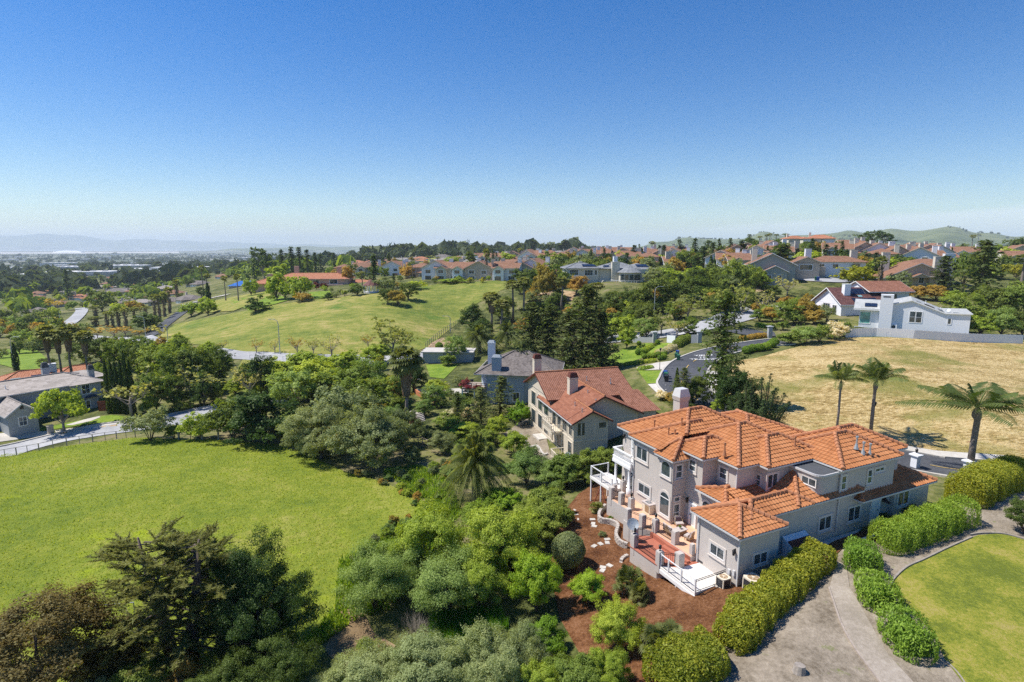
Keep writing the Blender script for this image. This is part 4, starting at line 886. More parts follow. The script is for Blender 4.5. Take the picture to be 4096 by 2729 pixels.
def T(kind,u,vb,hp,wp,label,group=None,sink=0.0,g=G,lod=None,var=None,rz=None):
 """plant whose foot is at a picture pixel, hp pixels tall and wp wide (pixels of the 2353-wide view)"""
 q=gp(g(u,vb));m=dep(None,q)*1.7408
 q[2]-=sink
 return plant(kind,q,hp*m*1.02/math.cos(math.atan2(-q[2],q[1]))**.5,None if wp is None else wp*m,label,group,lod,rz,var=var)
class Bld:
 """building in its own frame: x along the front, y into the plot, z up from the ground floor"""
 def __init__(s,name,label,cat,org,ang,group=None):
  s.root=empty(name,org,ang,label,cat,group);s.o=np.array(org,float);s.a=ang
  s.ea=np.array([math.cos(ang),math.sin(ang)]);s.eb=np.array([-math.sin(ang),math.cos(ang)])
  s.walls=MB();s.gut=MB();s.trim=MB();s.bars=0
 def pa(s,p,a):
  r=ray(*p);k=(a+s.o[:2]@s.ea)/(r[:2]@s.ea);q=r*k;return(q[:2]-s.o[:2])@s.eb,q[2]-s.o[2]
 def pb(s,p,b):
  r=ray(*p);k=(b+s.o[:2]@s.eb)/(r[:2]@s.eb);q=r*k;return(q[:2]-s.o[:2])@s.ea,q[2]-s.o[2]
 def ph(s,p,h):
  q=atz(p,s.o[2]+h);d=q[:2]-s.o[:2];return d@s.ea,d@s.eb
 def world(s,x,y,z):p=s.o[:2]+s.ea*x+s.eb*y;return np.array([p[0],p[1],s.o[2]+z])
 def block(s,x0,x1,y0,y1,z0,z1):s.walls.box(x0,x1,y0,y1,z0,z1)
 def done_walls(s,mat,gutter=None,name='wall'):
  o=s.walls.build(name,mat,s.root)
  if s.gut.f:s.gut.build('gutter',gutter or M['gutter'],s.root)
  if s.trim.f:s.trim.build('trim',M['cream_trim'],s.root)
  return o
 def hip(s,x0,x1,y0,y1,h,sl,mat,real=False,caps=None,gut=True,sides='wesn',thick=.16):
  w,d=x1-x0,y1-y0;r=min(w,d)/2;H=h+r*sl
  if w>=d:A,B=(x0+r,y0+r,H),(x1-r,y0+r,H)
  else:A,B=(x0+r,y0+r,H),(x0+r,y1-r,H)
  c=[(x0,y0,h),(x1,y0,h),(x1,y1,h),(x0,y1,h)]
  if w>=d:S={'s':[c[0],c[1],B,A],'e':[c[1],c[2],B],'n':[c[2],c[3],A,B],'w':[c[3],c[0],A]}
  else:S={'s':[c[0],c[1],A],'e':[c[1],c[2],B,A],'n':[c[2],c[3],B],'w':[c[3],c[0],A,B]}
  mb=MB()
  for k,P in S.items():
   P2=[P[i]for i in range(len(P))if i==0 or P[i]!=P[i-1]]
   if len(P2)<3 or k not in sides:continue
   if real:tile_slope(mb,P2)
   else:flat_slope(mb,P2)
  mb.poly([(q[0],q[1],h-.03)for q in c][::-1])
  o=mb.build('roof',mat,s.root)
  if caps:
   b=MB();rt=.17 if real else .11
   segs=[(c[0],A),(c[1],B if w>=d else A),(c[2],B),(c[3],A if w>=d else B)]
   if abs(w-d)>.3:segs.append((A,B))
   for p,q in segs:ridge_tiles(b,p,q,rt)
   b.build('ridge_cap',caps,o)
  if gut:
   for(p,q)in((0,1),(1,2),(2,3),(3,0)):
    if 'senw'[p]not in sides:continue
    a,bb=Vector(c[p]),Vector(c[q]);n=(bb-a).normalized().cross(Vector((0,0,1)))
    s.gut.beam(a+n*.03+Vector((0,0,-.10)),bb+n*.03+Vector((0,0,-.10)),.11,.13)
  return o
 def gable(s,x0,x1,y0,y1,h,sl,mat,axis='x',caps=None,wallx=.4,ov=.0,thick=.2,fascia=None,tri=True,off=None):
  """ridge along axis; eaves at height h on the outline, gable walls set back by wallx"""
  mb=MB()
  if axis=='x':
   m=(y0+y1)/2 if off is None else off;H=h+(m-y0)*sl;H2=h+(H-h)*0
   flat_slope(mb,[(x0,y0,h),(x1,y0,h),(x1,m,H),(x0,m,H)]);flat_slope(mb,[(x1,y1,h),(x0,y1,h),(x0,m,H),(x1,m,H)])
   A,B=(x0,m,H),(x1,m,H);E_=[((x0,y0,h),A),((x1,y0,h),B),((x0,y1,h),A),((x1,y1,h),B)]
   lo=[((x0,y0,h),(x1,y0,h)),((x0,y1,h),(x1,y1,h))]
   if tri:
    for x in(x0+wallx,x1-wallx):s.walls.poly([(x,y0+.05,h-.02),(x,y1-.05,h-.02),(x,m,H-.12)])
  else:
   m=(x0+x1)/2 if off is None else off;H=h+(m-x0)*sl
   flat_slope(mb,[(x1,y0,h),(x1,y1,h),(m,y1,H),(m,y0,H)]);flat_slope(mb,[(x0,y1,h),(x0,y0,h),(m,y0,H),(m,y1,H)])
   A,B=(m,y0,H),(m,y1,H);E_=[((x0,y0,h),A),((x1,y0,h),A),((x0,y1,h),B),((x1,y1,h),B)]
   lo=[((x0,y0,h),(x0,y1,h)),((x1,y0,h),(x1,y1,h))]
   if tri:
    for y in(y0+wallx,y1-wallx):s.walls.poly([(x0+.05,y,h-.02),(x1-.05,y,h-.02),(m,y,H-.12)])
  mb2=[f for f in mb.f];V=list(mb.v)
  for f in mb2:mb.poly([(V[i][0],V[i][1],V[i][2]-thick*.5)for i in f][::-1])
  o=mb.build('roof',mat,s.root)
  fb=MB()
  for p,q in E_+lo:
   fb.beam((p[0],p[1],p[2]-thick*.55),(q[0],q[1],q[2]-thick*.55),.08,thick)
  fb.build('fascia',fascia or M['gutter'],o)
  if caps:b=MB();ridge_tiles(b,A,B,.11);b.build('ridge_cap',caps,o)
  return o
 def win(s,face,c,t0,t1,z0,z1,trim=.16,mull=1,hb=0,arch=0.0,glass=None,trimmat=None,frame=None,sill=True,name='window',deep=.05):
  sg=-1 if face in 'ws' else 1;ax=face in 'we'
  t0,t1=min(t0,t1),max(t0,t1);z0,z1=min(z0,z1),max(z0,z1)
  def P(t,z,o):return(c+sg*o,t,z)if ax else(t,c+sg*o,z)
  def bx(b,ta,tb,za,zb,oa,ob,m=0):b.hull8([P(ta,za,oa),P(tb,za,oa),P(tb,za,ob),P(ta,za,ob),P(ta,zb,oa),P(tb,zb,oa),P(tb,zb,ob),P(ta,zb,ob)],m)
  b=MB();g=MB();fr=.055
  def outline(pad,n=14):
   pts=[(t0-pad,z0-pad),(t1+pad,z0-pad)]
   if arch<=0:return pts+[(t1+pad,z1+pad),(t0-pad,z1+pad)]
   m=(t0+t1)/2;r=(t1-t0)/2+pad
   return pts+[(m+r*math.cos(q),z1-arch+(arch+pad)*math.sin(q))for q in np.linspace(0,PI,n)]
  def ring(pa,pb,oa,ob,m):
   A,B=outline(pa),outline(pb);n=len(A)
   for i in range(n):
    j=(i+1)%n
    b.poly([P(*A[i],ob),P(*A[j],ob),P(*B[j],ob),P(*B[i],ob)],m);b.poly([P(*A[i],oa),P(*A[j],oa),P(*A[j],ob),P(*A[i],ob)],m);b.poly([P(*B[i],oa),P(*B[j],oa),P(*B[j],ob),P(*B[i],ob)],m)
  if trim>0:ring(trim,0,0,.06,1)
  ring(.0,-fr,0,.045,0)
  g.poly([P(t,z,.02)for t,z in outline(-.01)])
  zs=z1-arch if arch>0 else z1
  for k in range(1,mull+1):
   t=t0+(t1-t0)*k/(mull+1);bx(b,t-.028,t+.028,z0,zs+(arch*.98 if arch>0 and mull%2 else 0),.022,.05)
  for k in range(1,hb+1):
   z=z0+(zs-z0)*k/(hb+1)if arch==0 else zs;bx(b,t0,t1,z-.028,z+.028,.022,.052)
  if sill and trim>0:bx(b,t0-trim*1.15,t1+trim*1.15,z0-trim-.05,z0-trim+.03,0,.12,1)
  o=b.build(name,[frame or M['white'],trimmat or M['stucco_trim']],s.root)
  g.build('pane',glass or M['glass'],o)
  return o
 def wpx(s,face,c,p,q,**k):
  f=s.pa if face in 'we' else s.pb;a,b=f(p,c),f(q,c);return s.win(face,c,a[0],b[0],a[1],b[1],**k)
 def chimney(s,x,y,w,d,z0,z1,mat,cap=None,capmat=None,flare=.0,caph=.7):
  b=MB();b.box(x-w/2,x+w/2,y-d/2,y+d/2,z0,z1)
  b.box(x-w/2-.06,x+w/2+.06,y-d/2-.06,y+d/2+.06,z1-.02,z1+.12)
  o=b.build('chimney',mat,s.root)
  if cap:
   c=MB();e=.04;w2,d2=w/2+e,d/2+e;k=.72
   lo=[(x-w2,y-d2),(x+w2,y-d2),(x+w2,y+d2),(x-w2,y+d2)];hi=[(x-w2*k,y-d2*k),(x+w2*k,y-d2*k),(x+w2*k,y+d2*k),(x-w2*k,y+d2*k)]
   P=[(p[0],p[1],z1+.121)for p in lo]+[(p[0],p[1],z1+.12+caph)for p in hi];c.hull8(P)
   c.box(x-w2*.5,x+w2*.5,y-d2*.5,y+d2*.5,z1+.12+caph,z1+.16+caph)
   c.build('chimney_cap',capmat,o)
  return o
def slope_frame(P):
 a,b=Vector(P[0]),Vector(P[1]);e=(b-a).normalized();c=Vector(P[2])-a;u=(c-e*c.dot(e)).normalized();return a,e,u,e.cross(u)
def flat_slope(mb,P):
 a,e,u,n=slope_frame(P);mb.poly(P,0,[((Vector(p)-a).dot(e)+a.x*.37+a.y*.21,(Vector(p)-a).dot(u))for p in P])
def tile_slope(mb,P,tw=.33,co=.40,amp=.055,step=.05):
 """barrel tiles laid on a planar slope, first edge = eave, clipped to its outline"""
 a,e,u,n=slope_frame(P);st=[((Vector(p)-a).dot(e),(Vector(p)-a).dot(u))for p in P]
 s0=min(p[0]for p in st)-.1;s1=max(p[0]for p in st)+.1;t1=max(p[1]for p in st)+.02
 ns=int((s1-s0)/(tw/6))+1;S=s0+np.arange(ns+1)*(tw/6);ph=(S/tw)%1.0
 prof=amp*np.where(ph<.62,np.sin(ph/.62*PI),-.25*np.sin((ph-.62)/.38*PI))
 rows=[];k=0
 while k*co<t1:
  rows.append((max(0,k*co)-(.06 if k==0 else 0),step));rows.append((min(t1,(k+1)*co)-.001,0.0));k+=1
 bm=bmesh.new();uvl=bm.loops.layers.uv.new('UVMap');G_=[]
 r0=(a.x*1.7+a.y*2.3)%5
 for t,o in rows:G_.append([bm.verts.new(a+e*s+u*t+n*(o+p))for s,p in zip(S,prof)])
 for r in range(len(rows)-1):
  tm=(rows[r][0]+rows[r+1][0])/2
  for c in range(ns):
   f=bm.faces.new((G_[r][c],G_[r][c+1],G_[r+1][c+1],G_[r+1][c]))
   for l in f.loops:l[uvl].uv=((S[c]+S[c+1])/2+r0*3.3,(tm if r%2==0 else tm-co/2)+r0*4)
 q=[Vector(p)for p in P]
 for i in range(1,len(q)):
  p0,p1=q[i],q[(i+1)%len(q)]
  if(p1-p0).length<1e-4:continue
  nn=(p1-p0).cross(n).normalized()
  bmesh.ops.bisect_plane(bm,geom=bm.verts[:]+bm.edges[:]+bm.faces[:],plane_co=p0+nn*.02,plane_no=nn,clear_outer=True)
 bm.verts.index_update()
 for f in bm.faces:mb.poly([v.co for v in f.verts],0,[tuple(l[uvl].uv)for l in f.loops])
 bm.free()
 mb.poly([Vector(p)-n*.05 for p in P],0,[(0,0)]*len(P))
def ridge_tiles(b,p,q,r=.16,L=.42):
 p,q=Vector(p),Vector(q);n=max(1,int((q-p).length/L));d=(q-p)/n
 for i in range(n):
  a=p+d*i+Vector((0,0,.06));c=p+d*(i+1.12)+Vector((0,0,.04));b.tube([a,c],[r*1.12,r*.88],8)
H=Bld('stucco_house','large two storey pale grey stucco house with orange barrel tile roofs in the foreground','house',(16.1,37.0,-23.15),math.radians(25))
HB=H
RT=dict(mat=M['tile'],real=True,caps=M['ridge'])
up=5.6
for x0,x1,y0,y1 in((2.85,13.1,15.0,18.0),(5.2,13.1,9.5,18.0),(2.1,9.0,11.2,15.25),(3.45,8.0,7.65,11.5),(5.0,13.0,5.35,13.0),(7.25,13.2,4.42,9.5),(12.42,19.4,1.7,7.2),(14.0,21.8,2.82,8.2),(9,17,5,16)):
 H.block(x0,x1,y0,y1,-2.5,up-.02)
H.block(3.5,7.9,7.7,11.2,5.0,5.82)
def slopes(polys,caps,nm='roof'):
 mb=MB()
 for P in polys:tile_slope(mb,P)
 o=mb.build(nm,M['tile'],H.root);c=MB()
 for p,q in caps:ridge_tiles(c,p,q,.17)
 c.build('ridge_cap',M['ridge'],o)
zM=lambda d:up+.5*d
slopes([[(2.46,18.4,up),(2.46,12.0,up),(5.46,12.0,zM(3)),(7.16,13.7,zM(4.7))],[(5.0,9.0,up),(13.5,9.0,up),(8.8,13.7,zM(4.7)),(7.16,13.7,zM(4.7)),(5.0,11.54,zM(2.54))],[(13.5,9,up),(13.5,18.4,up),(8.8,13.7,zM(4.7))],[(13.5,18.4,up),(2.46,18.4,up),(7.16,13.7,zM(4.7)),(8.8,13.7,zM(4.7))]],[((2.46,18.4,up),(7.16,13.7,zM(4.7))),((7.16,13.7,zM(4.7)),(8.8,13.7,zM(4.7))),((13.5,9,up),(8.8,13.7,zM(4.7))),((5.46,12,zM(3)),(7.16,13.7,zM(4.7)))])
z2=lambda d:up+.02+.49*d
slopes([[(1.75,15.6,z2(0)),(1.75,11.1,z2(0)),(4.15,10.55,z2(2.4)),(5.45,11.85,z2(3.7))],[(4.15,10.55,z2(2.4)),(9,10.55,z2(2.4)),(9,11.85,z2(3.7)),(5.45,11.85,z2(3.7))],[(9,15.6,z2(0)),(1.75,15.6,z2(0)),(5.45,11.85,z2(3.7)),(9,11.85,z2(3.7))]],[((1.75,15.6,z2(0)),(5.45,11.85,z2(3.7))),((4.15,10.55,z2(2.4)),(5.45,11.85,z2(3.7))),((5.45,11.85,z2(3.7)),(7.0,11.85,z2(3.7)))])
for p,q in(((2.46,18.4),(2.46,15.6)),((1.75,15.6),(1.75,11.5)),((13.5,18.4),(2.46,18.4))):H.gut.beam((p[0]-.03,p[1],up-.1),(q[0]-.03,q[1],up-.1),.11,.13)
sf=MB();sf.box(1.8,9,11.2,15.5,up-.06,up-.02);sf.box(2.5,13.4,15.2,18.35,up-.07,up-.03);sf.build('soffit',M['gutter'],H.root)
H.hip(3.1,8.0,7.3,11.3,up+.25,.48,**RT);H.hip(4.65,13.5,5.0,13.0,up+.10,.495,**RT);H.hip(6.9,14.0,4.05,9.7,up+.03,.50,**RT);H.hip(12.05,19.8,1.33,7.6,up,.52,**RT);H.hip(14.0,22.15,2.4,8.6,up+.02,.50,**RT)
H.hip(9.6,17.2,8.6,17.2,up+.04,.36,**RT)
H.walls.prism([(1.95,11.6),(1.95,9.57),(4.2,9.57),(4.2,11.6)],-2.5,5.2)
be=[(1.6,11.6),(1.6,9.2),(3.7,9.2)];apex=(3.7,10.6,6.6);bb=MB()
for i in range(2):tile_slope(bb,[(*be[i],5.25),(*be[i+1],5.25),apex])
bb.poly([(1.6,9.2,5.22),(1.6,11.9,5.22),(4.0,11.9,5.22),(4.0,9.2,5.22)])
bro=bb.build('roof',M['tile'],H.root);rb=MB()
for q in be[:2]:ridge_tiles(rb,(*q,5.28),apex,.15)
rb.build('ridge_cap',M['ridge'],bro)
for i in range(2):H.gut.beam((*be[i],5.15),(*be[i+1],5.15),.11,.14)
H.block(.35,4.35,.55,4.75,-1.8,2.98);H.hip(-.03,4.72,.2,5.08,3.0,.44,**RT)
H.block(4.3,12.35,1.68,4.25,-1.5,3.3);H.block(3.45,7.0,4.7,7.7,-1.5,3.1)
H.hip(2.2,9.0,1.32,4.2,3.34,.50,sides='sn',gut=False,**RT);H.hip(7.25,15.0,1.36,7.4,3.36,.50,sides='sw',**RT)
for p,q in(((4.6,1.30,3.24),(7.25,1.30,3.24)),):H.gut.beam(p,q,.11,.13)
H.hip(2.95,9.0,4.5,7.85,3.15,.25,sides='sw',**RT)
slopes([[(4.0,4.15,3.32),(7.4,4.15,3.32),(7.4,5.5,3.75),(4.0,5.5,3.75)]],[])
H.block(19.3,24.2,1.35,7.0,-1.2,2.58);H.hip(14.4,24.6,.98,7.4,2.6,.42,**RT)
fb=[(9.9,4.5),(9.9,2.35)]+[(9.9+.6*(1-math.cos(t)),2.35-.6*math.sin(t))for t in np.linspace(.2,PI/2,6)]+[(12.45,1.75),(12.45,4.5)]
H.walls.prism(fb,2.9,5.22)
fr=MB();fr.prism([((x-10.9)*1.05+10.9-.04,(y-3)*1.06+3-.03)for x,y in fb],5.225,5.34);fr.build('flat_roof',M['darkroof'],H.root)
ft=MB();
for i in range(len(fb)-2):ft.beam(((fb[i][0]-10.9)*1.07+10.86,(fb[i][1]-3)*1.09+2.97,5.26),((fb[i+1][0]-10.9)*1.07+10.86,(fb[i+1][1]-3)*1.09+2.97,5.26),.10,.17)
ft.build('parapet',M['gutter'],H.root)
H.done_walls(M['stucco'])
H.wpx('w',.35,U5(612,930),U5(838,1262),mull=1,trim=.17);H.wpx('s',.55,U5(1345,1150),U5(1565,1262),mull=1)
H.wpx('s',1.7,U1(503,450),U1(560,668),mull=0,hb=1);H.wpx('s',1.7,U1(950,345),U1(1000,560),mull=0,hb=1);H.wpx('s',1.7,U1(1075,318),U1(1218,345),mull=1)
H.wpx('s',1.7,U1(618,995),U1(795,1170),mull=1);H.wpx('s',1.68,U1(118,1165),U1(302,1330),mull=1);H.wpx('s',1.35,U1(1470,735),U1(1625,910),mull=1)
H.wpx('w',2.1,U3(422,560),U3(592,865),mull=1,trim=.2);H.wpx('w',2.1,U3(452,1180),U3(640,1455),mull=1,trim=.17)
H.wpx('w',3.45,U3(1322,785),U3(1418,1025),mull=0,hb=1);H.wpx('w',5.0,U3(1838,915),U3(1952,1165),mull=0,hb=1)
H.wpx('w',7.25,Z1(1199,652),Z1(1247,748),mull=0,hb=1);H.wpx('s',4.42,Z1(1296,672),Z1(1357,748),mull=1);H.wpx('w',9.9,Z1(1527,670),Z1(1620,762),mull=1,trim=.03,sill=False)
H.win('w',1.95,9.85,11.05,3.4,4.78,arch=.55,mull=0,trim=.17);H.win('w',1.95,9.8,11.05,-.2,1.95,arch=.55,mull=0,hb=1,trim=.17)
H.win('w',3.45,6.5,7.5,.6,2.25,arch=.5,mull=0,trim=.16)
H.win('s',9.57,2.25,2.95,3.45,4.66,mull=0,hb=1,trim=.12);H.win('s',9.57,2.2,2.85,1.3,1.75,mull=0,trim=.1,sill=False);H.win('s',9.57,2.2,2.85,-.45,1.08,mull=0,hb=1,trim=.1,sill=False)
def door(B,face,c,t0,t1,z0,z1,mat,glaz=None,name='door'):
 sg=-1 if face in 'ws' else 1;ax=face in 'we';b=MB()
 P=lambda t,z,o:(c+sg*o,t,z)if ax else(t,c+sg*o,z)
 bx=lambda b,ta,tb,za,zb,oa,ob:b.hull8([P(ta,za,oa),P(tb,za,oa),P(tb,za,ob),P(ta,za,ob),P(ta,zb,oa),P(tb,zb,oa),P(tb,zb,ob),P(ta,zb,ob)])
 bx(b,t0,t1,z0,z1,.01,.05);bx(b,t0-.14,t0,z0,z1+.14,0,.09);bx(b,t1,t1+.14,z0,z1+.14,0,.09);bx(b,t0,t1,z1,z1+.14,0,.09)
 o=b.build(name,mat,B.root);k=MB();t=t0+(t1-t0)*.88;k.box(*[0]*6)if False else bx(k,t-.03,t+.03,z0+1.0,z0+1.06,.05,.11);k.build('handle',M['dark_metal'],o)
 if glaz:g=MB();bx(g,t0+.14,t1-.14,z0+.25,z1-.14,.052,.058);g.build('pane',glaz,o)
door(H,'s',1.7,16.85,17.75,-.1,1.93,M['white'])
door(H,'w',3.45,8.2,8.85,-.75,1.25,M['white'],M['glass_pale']);door(H,'w',2.85,15.6,16.4,2.85,4.95,M['white'],M['glass']);door(H,'w',2.85,15.7,16.8,-.75,1.5,M['white'],M['glass'])
cb=MB();cx,cy=10.9,18.95
def sq(w,z):return[(cx-w*.72,cy-w*.62,z),(cx+w*.72,cy-w*.62,z),(cx+w*.72,cy+w*.62,z),(cx-w*.72,cy+w*.62,z)]
ct=H.pb(Z1(735,88),cy)[1]
cb.hull8(sq(.82,-1)+sq(.82,ct-1.25));cb.hull8(sq(.9,ct-1.25)+sq(1.0,ct-.8))
co=cb.build('chimney',M['stucco'],H.root);cc=MB();cc.hull8(sq(.98,ct-.8)+sq(.72,ct));cc.build('chimney_cap',M['gutter'],co)
bl=MB();bl.box(1.75,2.85,15.2,18.1,2.45,2.72);bl.box(1.68,1.98,15.2,18.1,2.2,2.46)
bo=bl.build('balcony',M['white'],H.root);ra=MB()
ra.box(1.75,1.93,15.2,18.15,3.5,3.62);ra.box(1.75,1.93,15.2,18.15,2.72,2.82);ra.box(1.94,2.85,17.97,18.15,3.5,3.62);ra.box(1.94,2.85,17.97,18.15,2.72,2.82)
for k in range(17):ra.lathe((1.84,15.35+k*.165,2.8),[(.03,0),(.065,.18),(.035,.42),(.05,.55),(.03,.72)],6)
for k in range(5):ra.lathe((2.1+k*.16,18.06,2.8),[(.03,0),(.065,.18),(.035,.42),(.05,.55),(.03,.72)],6)
ra.build('balustrade',M['white'],bo)
for y in(15.6,17.8):p=MB();p.lathe((1.95,y,-.75),[(.26,0),(.26,.9),(.14,.95),(.12,3.0),(.17,3.2)],12);p.build('column',M['white'],H.root,True)
def wall_lamp(B,face,c,t,z):
 sg=-1 if face in 'ws' else 1;P=(lambda t_,z_,o:(c+sg*o,t_,z_))if face in 'we' else(lambda t_,z_,o:(t_,c+sg*o,z_))
 b=MB();b.beam(P(t,z+.25,0),P(t,z+.25,.16),.04,.04);b.lathe(P(t,z-.22,.16),[(.03,0),(.09,.03),(.11,.36),(.13,.37),(.02,.5)],6);b.beam(P(t,z-.1,.01),P(t,z+.3,.01),.09,.02)
 b.build('wall_lamp',M['iron'],B.root)
for f,c,p in(('w',.35,U5(1030,1110)),('w',3.45,U4(1505,215)),('w',2.85,Z1(337,415))):
 t,z=H.pa(p,c);wall_lamp(H,f,c,t,z)
t,z=H.pb(U1(1215,850),1.7);b=MB();b.hull8([(t-.2,1.15,z-.14),(t+.2,1.15,z-.14),(t+.2,1.7,z-.10),(t-.2,1.7,z-.10),(t-.2,1.35,z-.08),(t+.2,1.35,z-.08),(t+.2,1.7,z+.2),(t-.2,1.7,z+.2)]);b.build('wall_lamp',M['iron'],H.root)
for p,h in((Z1(718,325),7.4),(Z1(535,338),6.6),(Z1(672,402),6.6),(Z1(630,388),6.7),(Z1(1007,495),6.7),(Z1(1135,395),6.8),(Z1(1480,450),6.7),(Z1(1895,452),7.0),(Z1(1940,490),6.6),(Z1(1985,500),6.4)):
 x,y=H.ph(p,h);b=MB();b.lathe((x,y,h-.6),[(.2,.0),(.07,.5),(.06,.95),(.11,.96),(.11,1.12)],8);b.build('vent_pipe',M['galv']if p[0]>3300 else M['ridge'],H.root)
for x,y,z0,z1 in((.3,.5,-1.0,2.9),(.3,4.5,-1.2,2.9),(12.3,1.6,.2,5.3),(2.05,15.1,-.75,5.4),(4.95,5.4,3.6,5.5)):dp=MB();dp.box(x-.05,x+.05,y-.05,y+.05,z0,z1);dp.build('downpipe',M['gutter'],H.root)
for y,z in((4.2,-.95),(1.9,-.95)):vb=MB();vb.box(.335,.352,y-.25,y+.25,z-.08,z+.08);vb.build('foundation_vent',M['dark_metal'],H.root)
for p,s_ in((U5(935,1440),.22),(U5(1015,1460),.2)):
 t,z=H.pa(p,.35);b=MB();b.box(.22,.352,t-s_/2,t+s_/2,z-.2,z+.2);b.build('meter_box',M['gutter'],H.root)
TR=empty('terrace',H.world(0,0,0),H.a,'stucco terrace with terracotta tiled levels, square piers and black railings','terrace')
def part(b,nm,mat,par,sm=False):return b.build(nm,mat,par,sm)
b=MB();b.prism([(.15,16.6),(.3,13.4),(-1.25,12.0),(-1.2,11.3),(-.75,10.2),(-.2,9.2),(-.1,4.72),(3.4,4.72),(3.4,9.4),(3,17.9),(2.2,17.9)][::-1],-4.2,-.752);part(b,'retaining_wall',M['stucco'],TR)
b=MB();b.prism([(.2,16.5),(.35,13.3),(-1.18,11.9),(-1.12,11.3),(-.68,10.2),(-.14,9.15),(-.04,4.76),(3.4,4.76),(3.4,9.35),(3,17.7),(2.2,17.7)][::-1],-.752,-.70)
fl=tile_mat('terrace_tile',[(.40,.16,.085),(.60,.32,.19),(.70,.46,.31)],.6,.6,False,.0)
part(b,'tile_floor',fl,TR)
b=MB();b.prism([(-2.95,8.7),(-2.8,5.5),(-1.5,4.5),(.3,4.4),(0,9.0),(-1.5,9.9)][::-1],-4.5,-1.182);part(b,'retaining_wall',M['stucco'],TR)
fl2=tile_mat('red_terrace_tile',[(.30,.085,.05),(.36,.11,.068),(.43,.16,.10)],.45,.45,False,.0)
b=MB();b.prism([(-3.0,8.75),(-2.85,5.45),(-1.5,4.42),(.3,4.32),(0,9.0),(-1.5,9.95)][::-1],-1.182,-1.12);part(b,'tile_floor',fl2,TR)
b=MB();b.prism([(-.45,9.3),(-.5,7.0),(-.12,4.78),(-.06,9.2)],-1.12,-.76);b.prism([(-.9,7.4),(-.62,4.6),(-.3,4.6),(-.48,7.4)],-1.12,-.94);part(b,'step',fl2,TR)
b=MB();b.prism([(-2.75,5.35),(-2.75,1.42),(.34,1.5),(.34,4.32),(-1.5,4.42)],-1.45,-1.13);part(b,'deck',M['white_deck'],TR)
PI_=[]
def pier(x,y,z0,h=1.12,w=.23,lamp=False):
 b=MB();b.box(x-w,x+w,y-w,y+w,z0-.6,z0+h);b.box(x-w*.9,x+w*.9,y-w*.9,y+w*.9,z0+h,z0+h+.05);o=part(b,'pier',M['stucco'],TR)
 if lamp:l=MB();l.lathe((x,y,z0+h+.05),[(.10,0),(.04,.06),(.04,.14),(.10,.17),(.12,.40),(.14,.41),(.02,.52)],6);part(l,'lantern',M['iron'],o)
for a in((.38,16.15,-.75),(.5,14.75,-.75),(.62,13.4,-.75,1.12,.23,True),(-.95,11.75,-.75),(-.5,10.3,-.75),(-.02,9.15,-.75,1.12,.23,True),(.12,6.85,-.75),(.18,4.95,-.75,.9,.16),(-2.72,8.45,-1.15,1.12,.23,True),(-2.2,9.2,-1.15,1.3),(-2.6,5.45,-1.15,1.12,.23,True),(-1.4,4.6,-1.15,1.12,.27),(1.0,16.6,-.75,1.1,.2),(2.0,16.6,-.75,1.3,.22,True)):pier(*a)
def railing(p,q,z,h=1.0,mat=None,n=None,sag=0.0,white=False):
 b=MB();p=Vector((*p,z));q=Vector((*q,z));L=(q-p).length;n=n or int(L/.13)
 zz=lambda t:h-sag*(1-(2*t-1)**2)
 for k in range(n+1):
  t=k/n;a=p+(q-p)*t;b.tube([a+Vector((0,0,.08)),a+Vector((0,0,zz(t)))],.011,4)
 for k in range(8):
  t0,t1=k/8,(k+1)/8
  for dz in((0,-.13)if not white else(0,)):b.beam(p+(q-p)*t0+Vector((0,0,zz(t0)+dz)),p+(q-p)*t1+Vector((0,0,zz(t1)+dz)),.035,.03)
 b.beam(p+Vector((0,0,.08)),q+Vector((0,0,.08)),.03,.03)
 return b.build('railing',mat or M['iron'],TR)
for p,q,z in(((.38,16),(.5,14.9),-.7),((.5,14.6),(.6,13.6),-.7),((-.95,11.6),(-.55,10.5),-.7),((-.45,10.1),(-.1,9.35),-.7),((0,8.95),(.12,7.05),-.7),((-2.7,8.25),(-2.6,5.65),-1.12),((-2.4,5.35),(-1.6,4.7),-1.12)):railing(p,q,z)
g=railing((-1.95,9.3),(-.2,9.25),-1.0,1.05,sag=.25);g.name='gate'
def white_rail(pts,z,h=1.0):
 b=MB()
 for p in pts:b.box(p[0]-.045,p[0]+.045,p[1]-.045,p[1]+.045,z-.35,z+h+.06)
 for p,q in zip(pts,pts[1:]):b.beam((*p,z+h),(*q,z+h),.06,.06)
 b.build('handrail',M['white'],TR)
 for p,q in zip(pts,pts[1:]):railing(p,q,z,h-.02,M['dark_metal'],white=True)
white_rail([(-2.68,5.2),(-2.7,4.3),(-2.7,2.9),(-2.7,1.46)],-1.13);
railing((-2.7,1.46),(-1.2,1.5),-1.13,.98);railing((-1.2,1.5),(.25,1.55),-1.13,.98)
b=MB();b.beam((-2.75,5.3,-1.5),(-2.75,1.4,-1.5),.1,.3);b.beam((-2.75,1.42,-1.5),(.3,1.5,-1.5),.1,.3)
for x,y in((-2.7,1.5),(-2.7,3.4),(-1.2,1.55)):b.box(x-.05,x+.05,y-.05,y+.05,-2.9,-1.3)
part(b,'deck_frame',M['white'],TR)
FD=empty('raised_deck',H.world(0,0,0),H.a,'small raised white deck on thin posts at the far end of the stucco house','deck')
b=MB();b.box(.75,3.0,16.7,20.6,-.45,-.18);part(b,'deck_floor',M['white_deck'],FD)
for x,y in((.85,16.8),(.85,18.7),(.85,20.5),(2.9,20.5)):b=MB();b.box(x-.06,x+.06,y-.06,y+.06,-4.2,.95);part(b,'post',M['white'],FD)
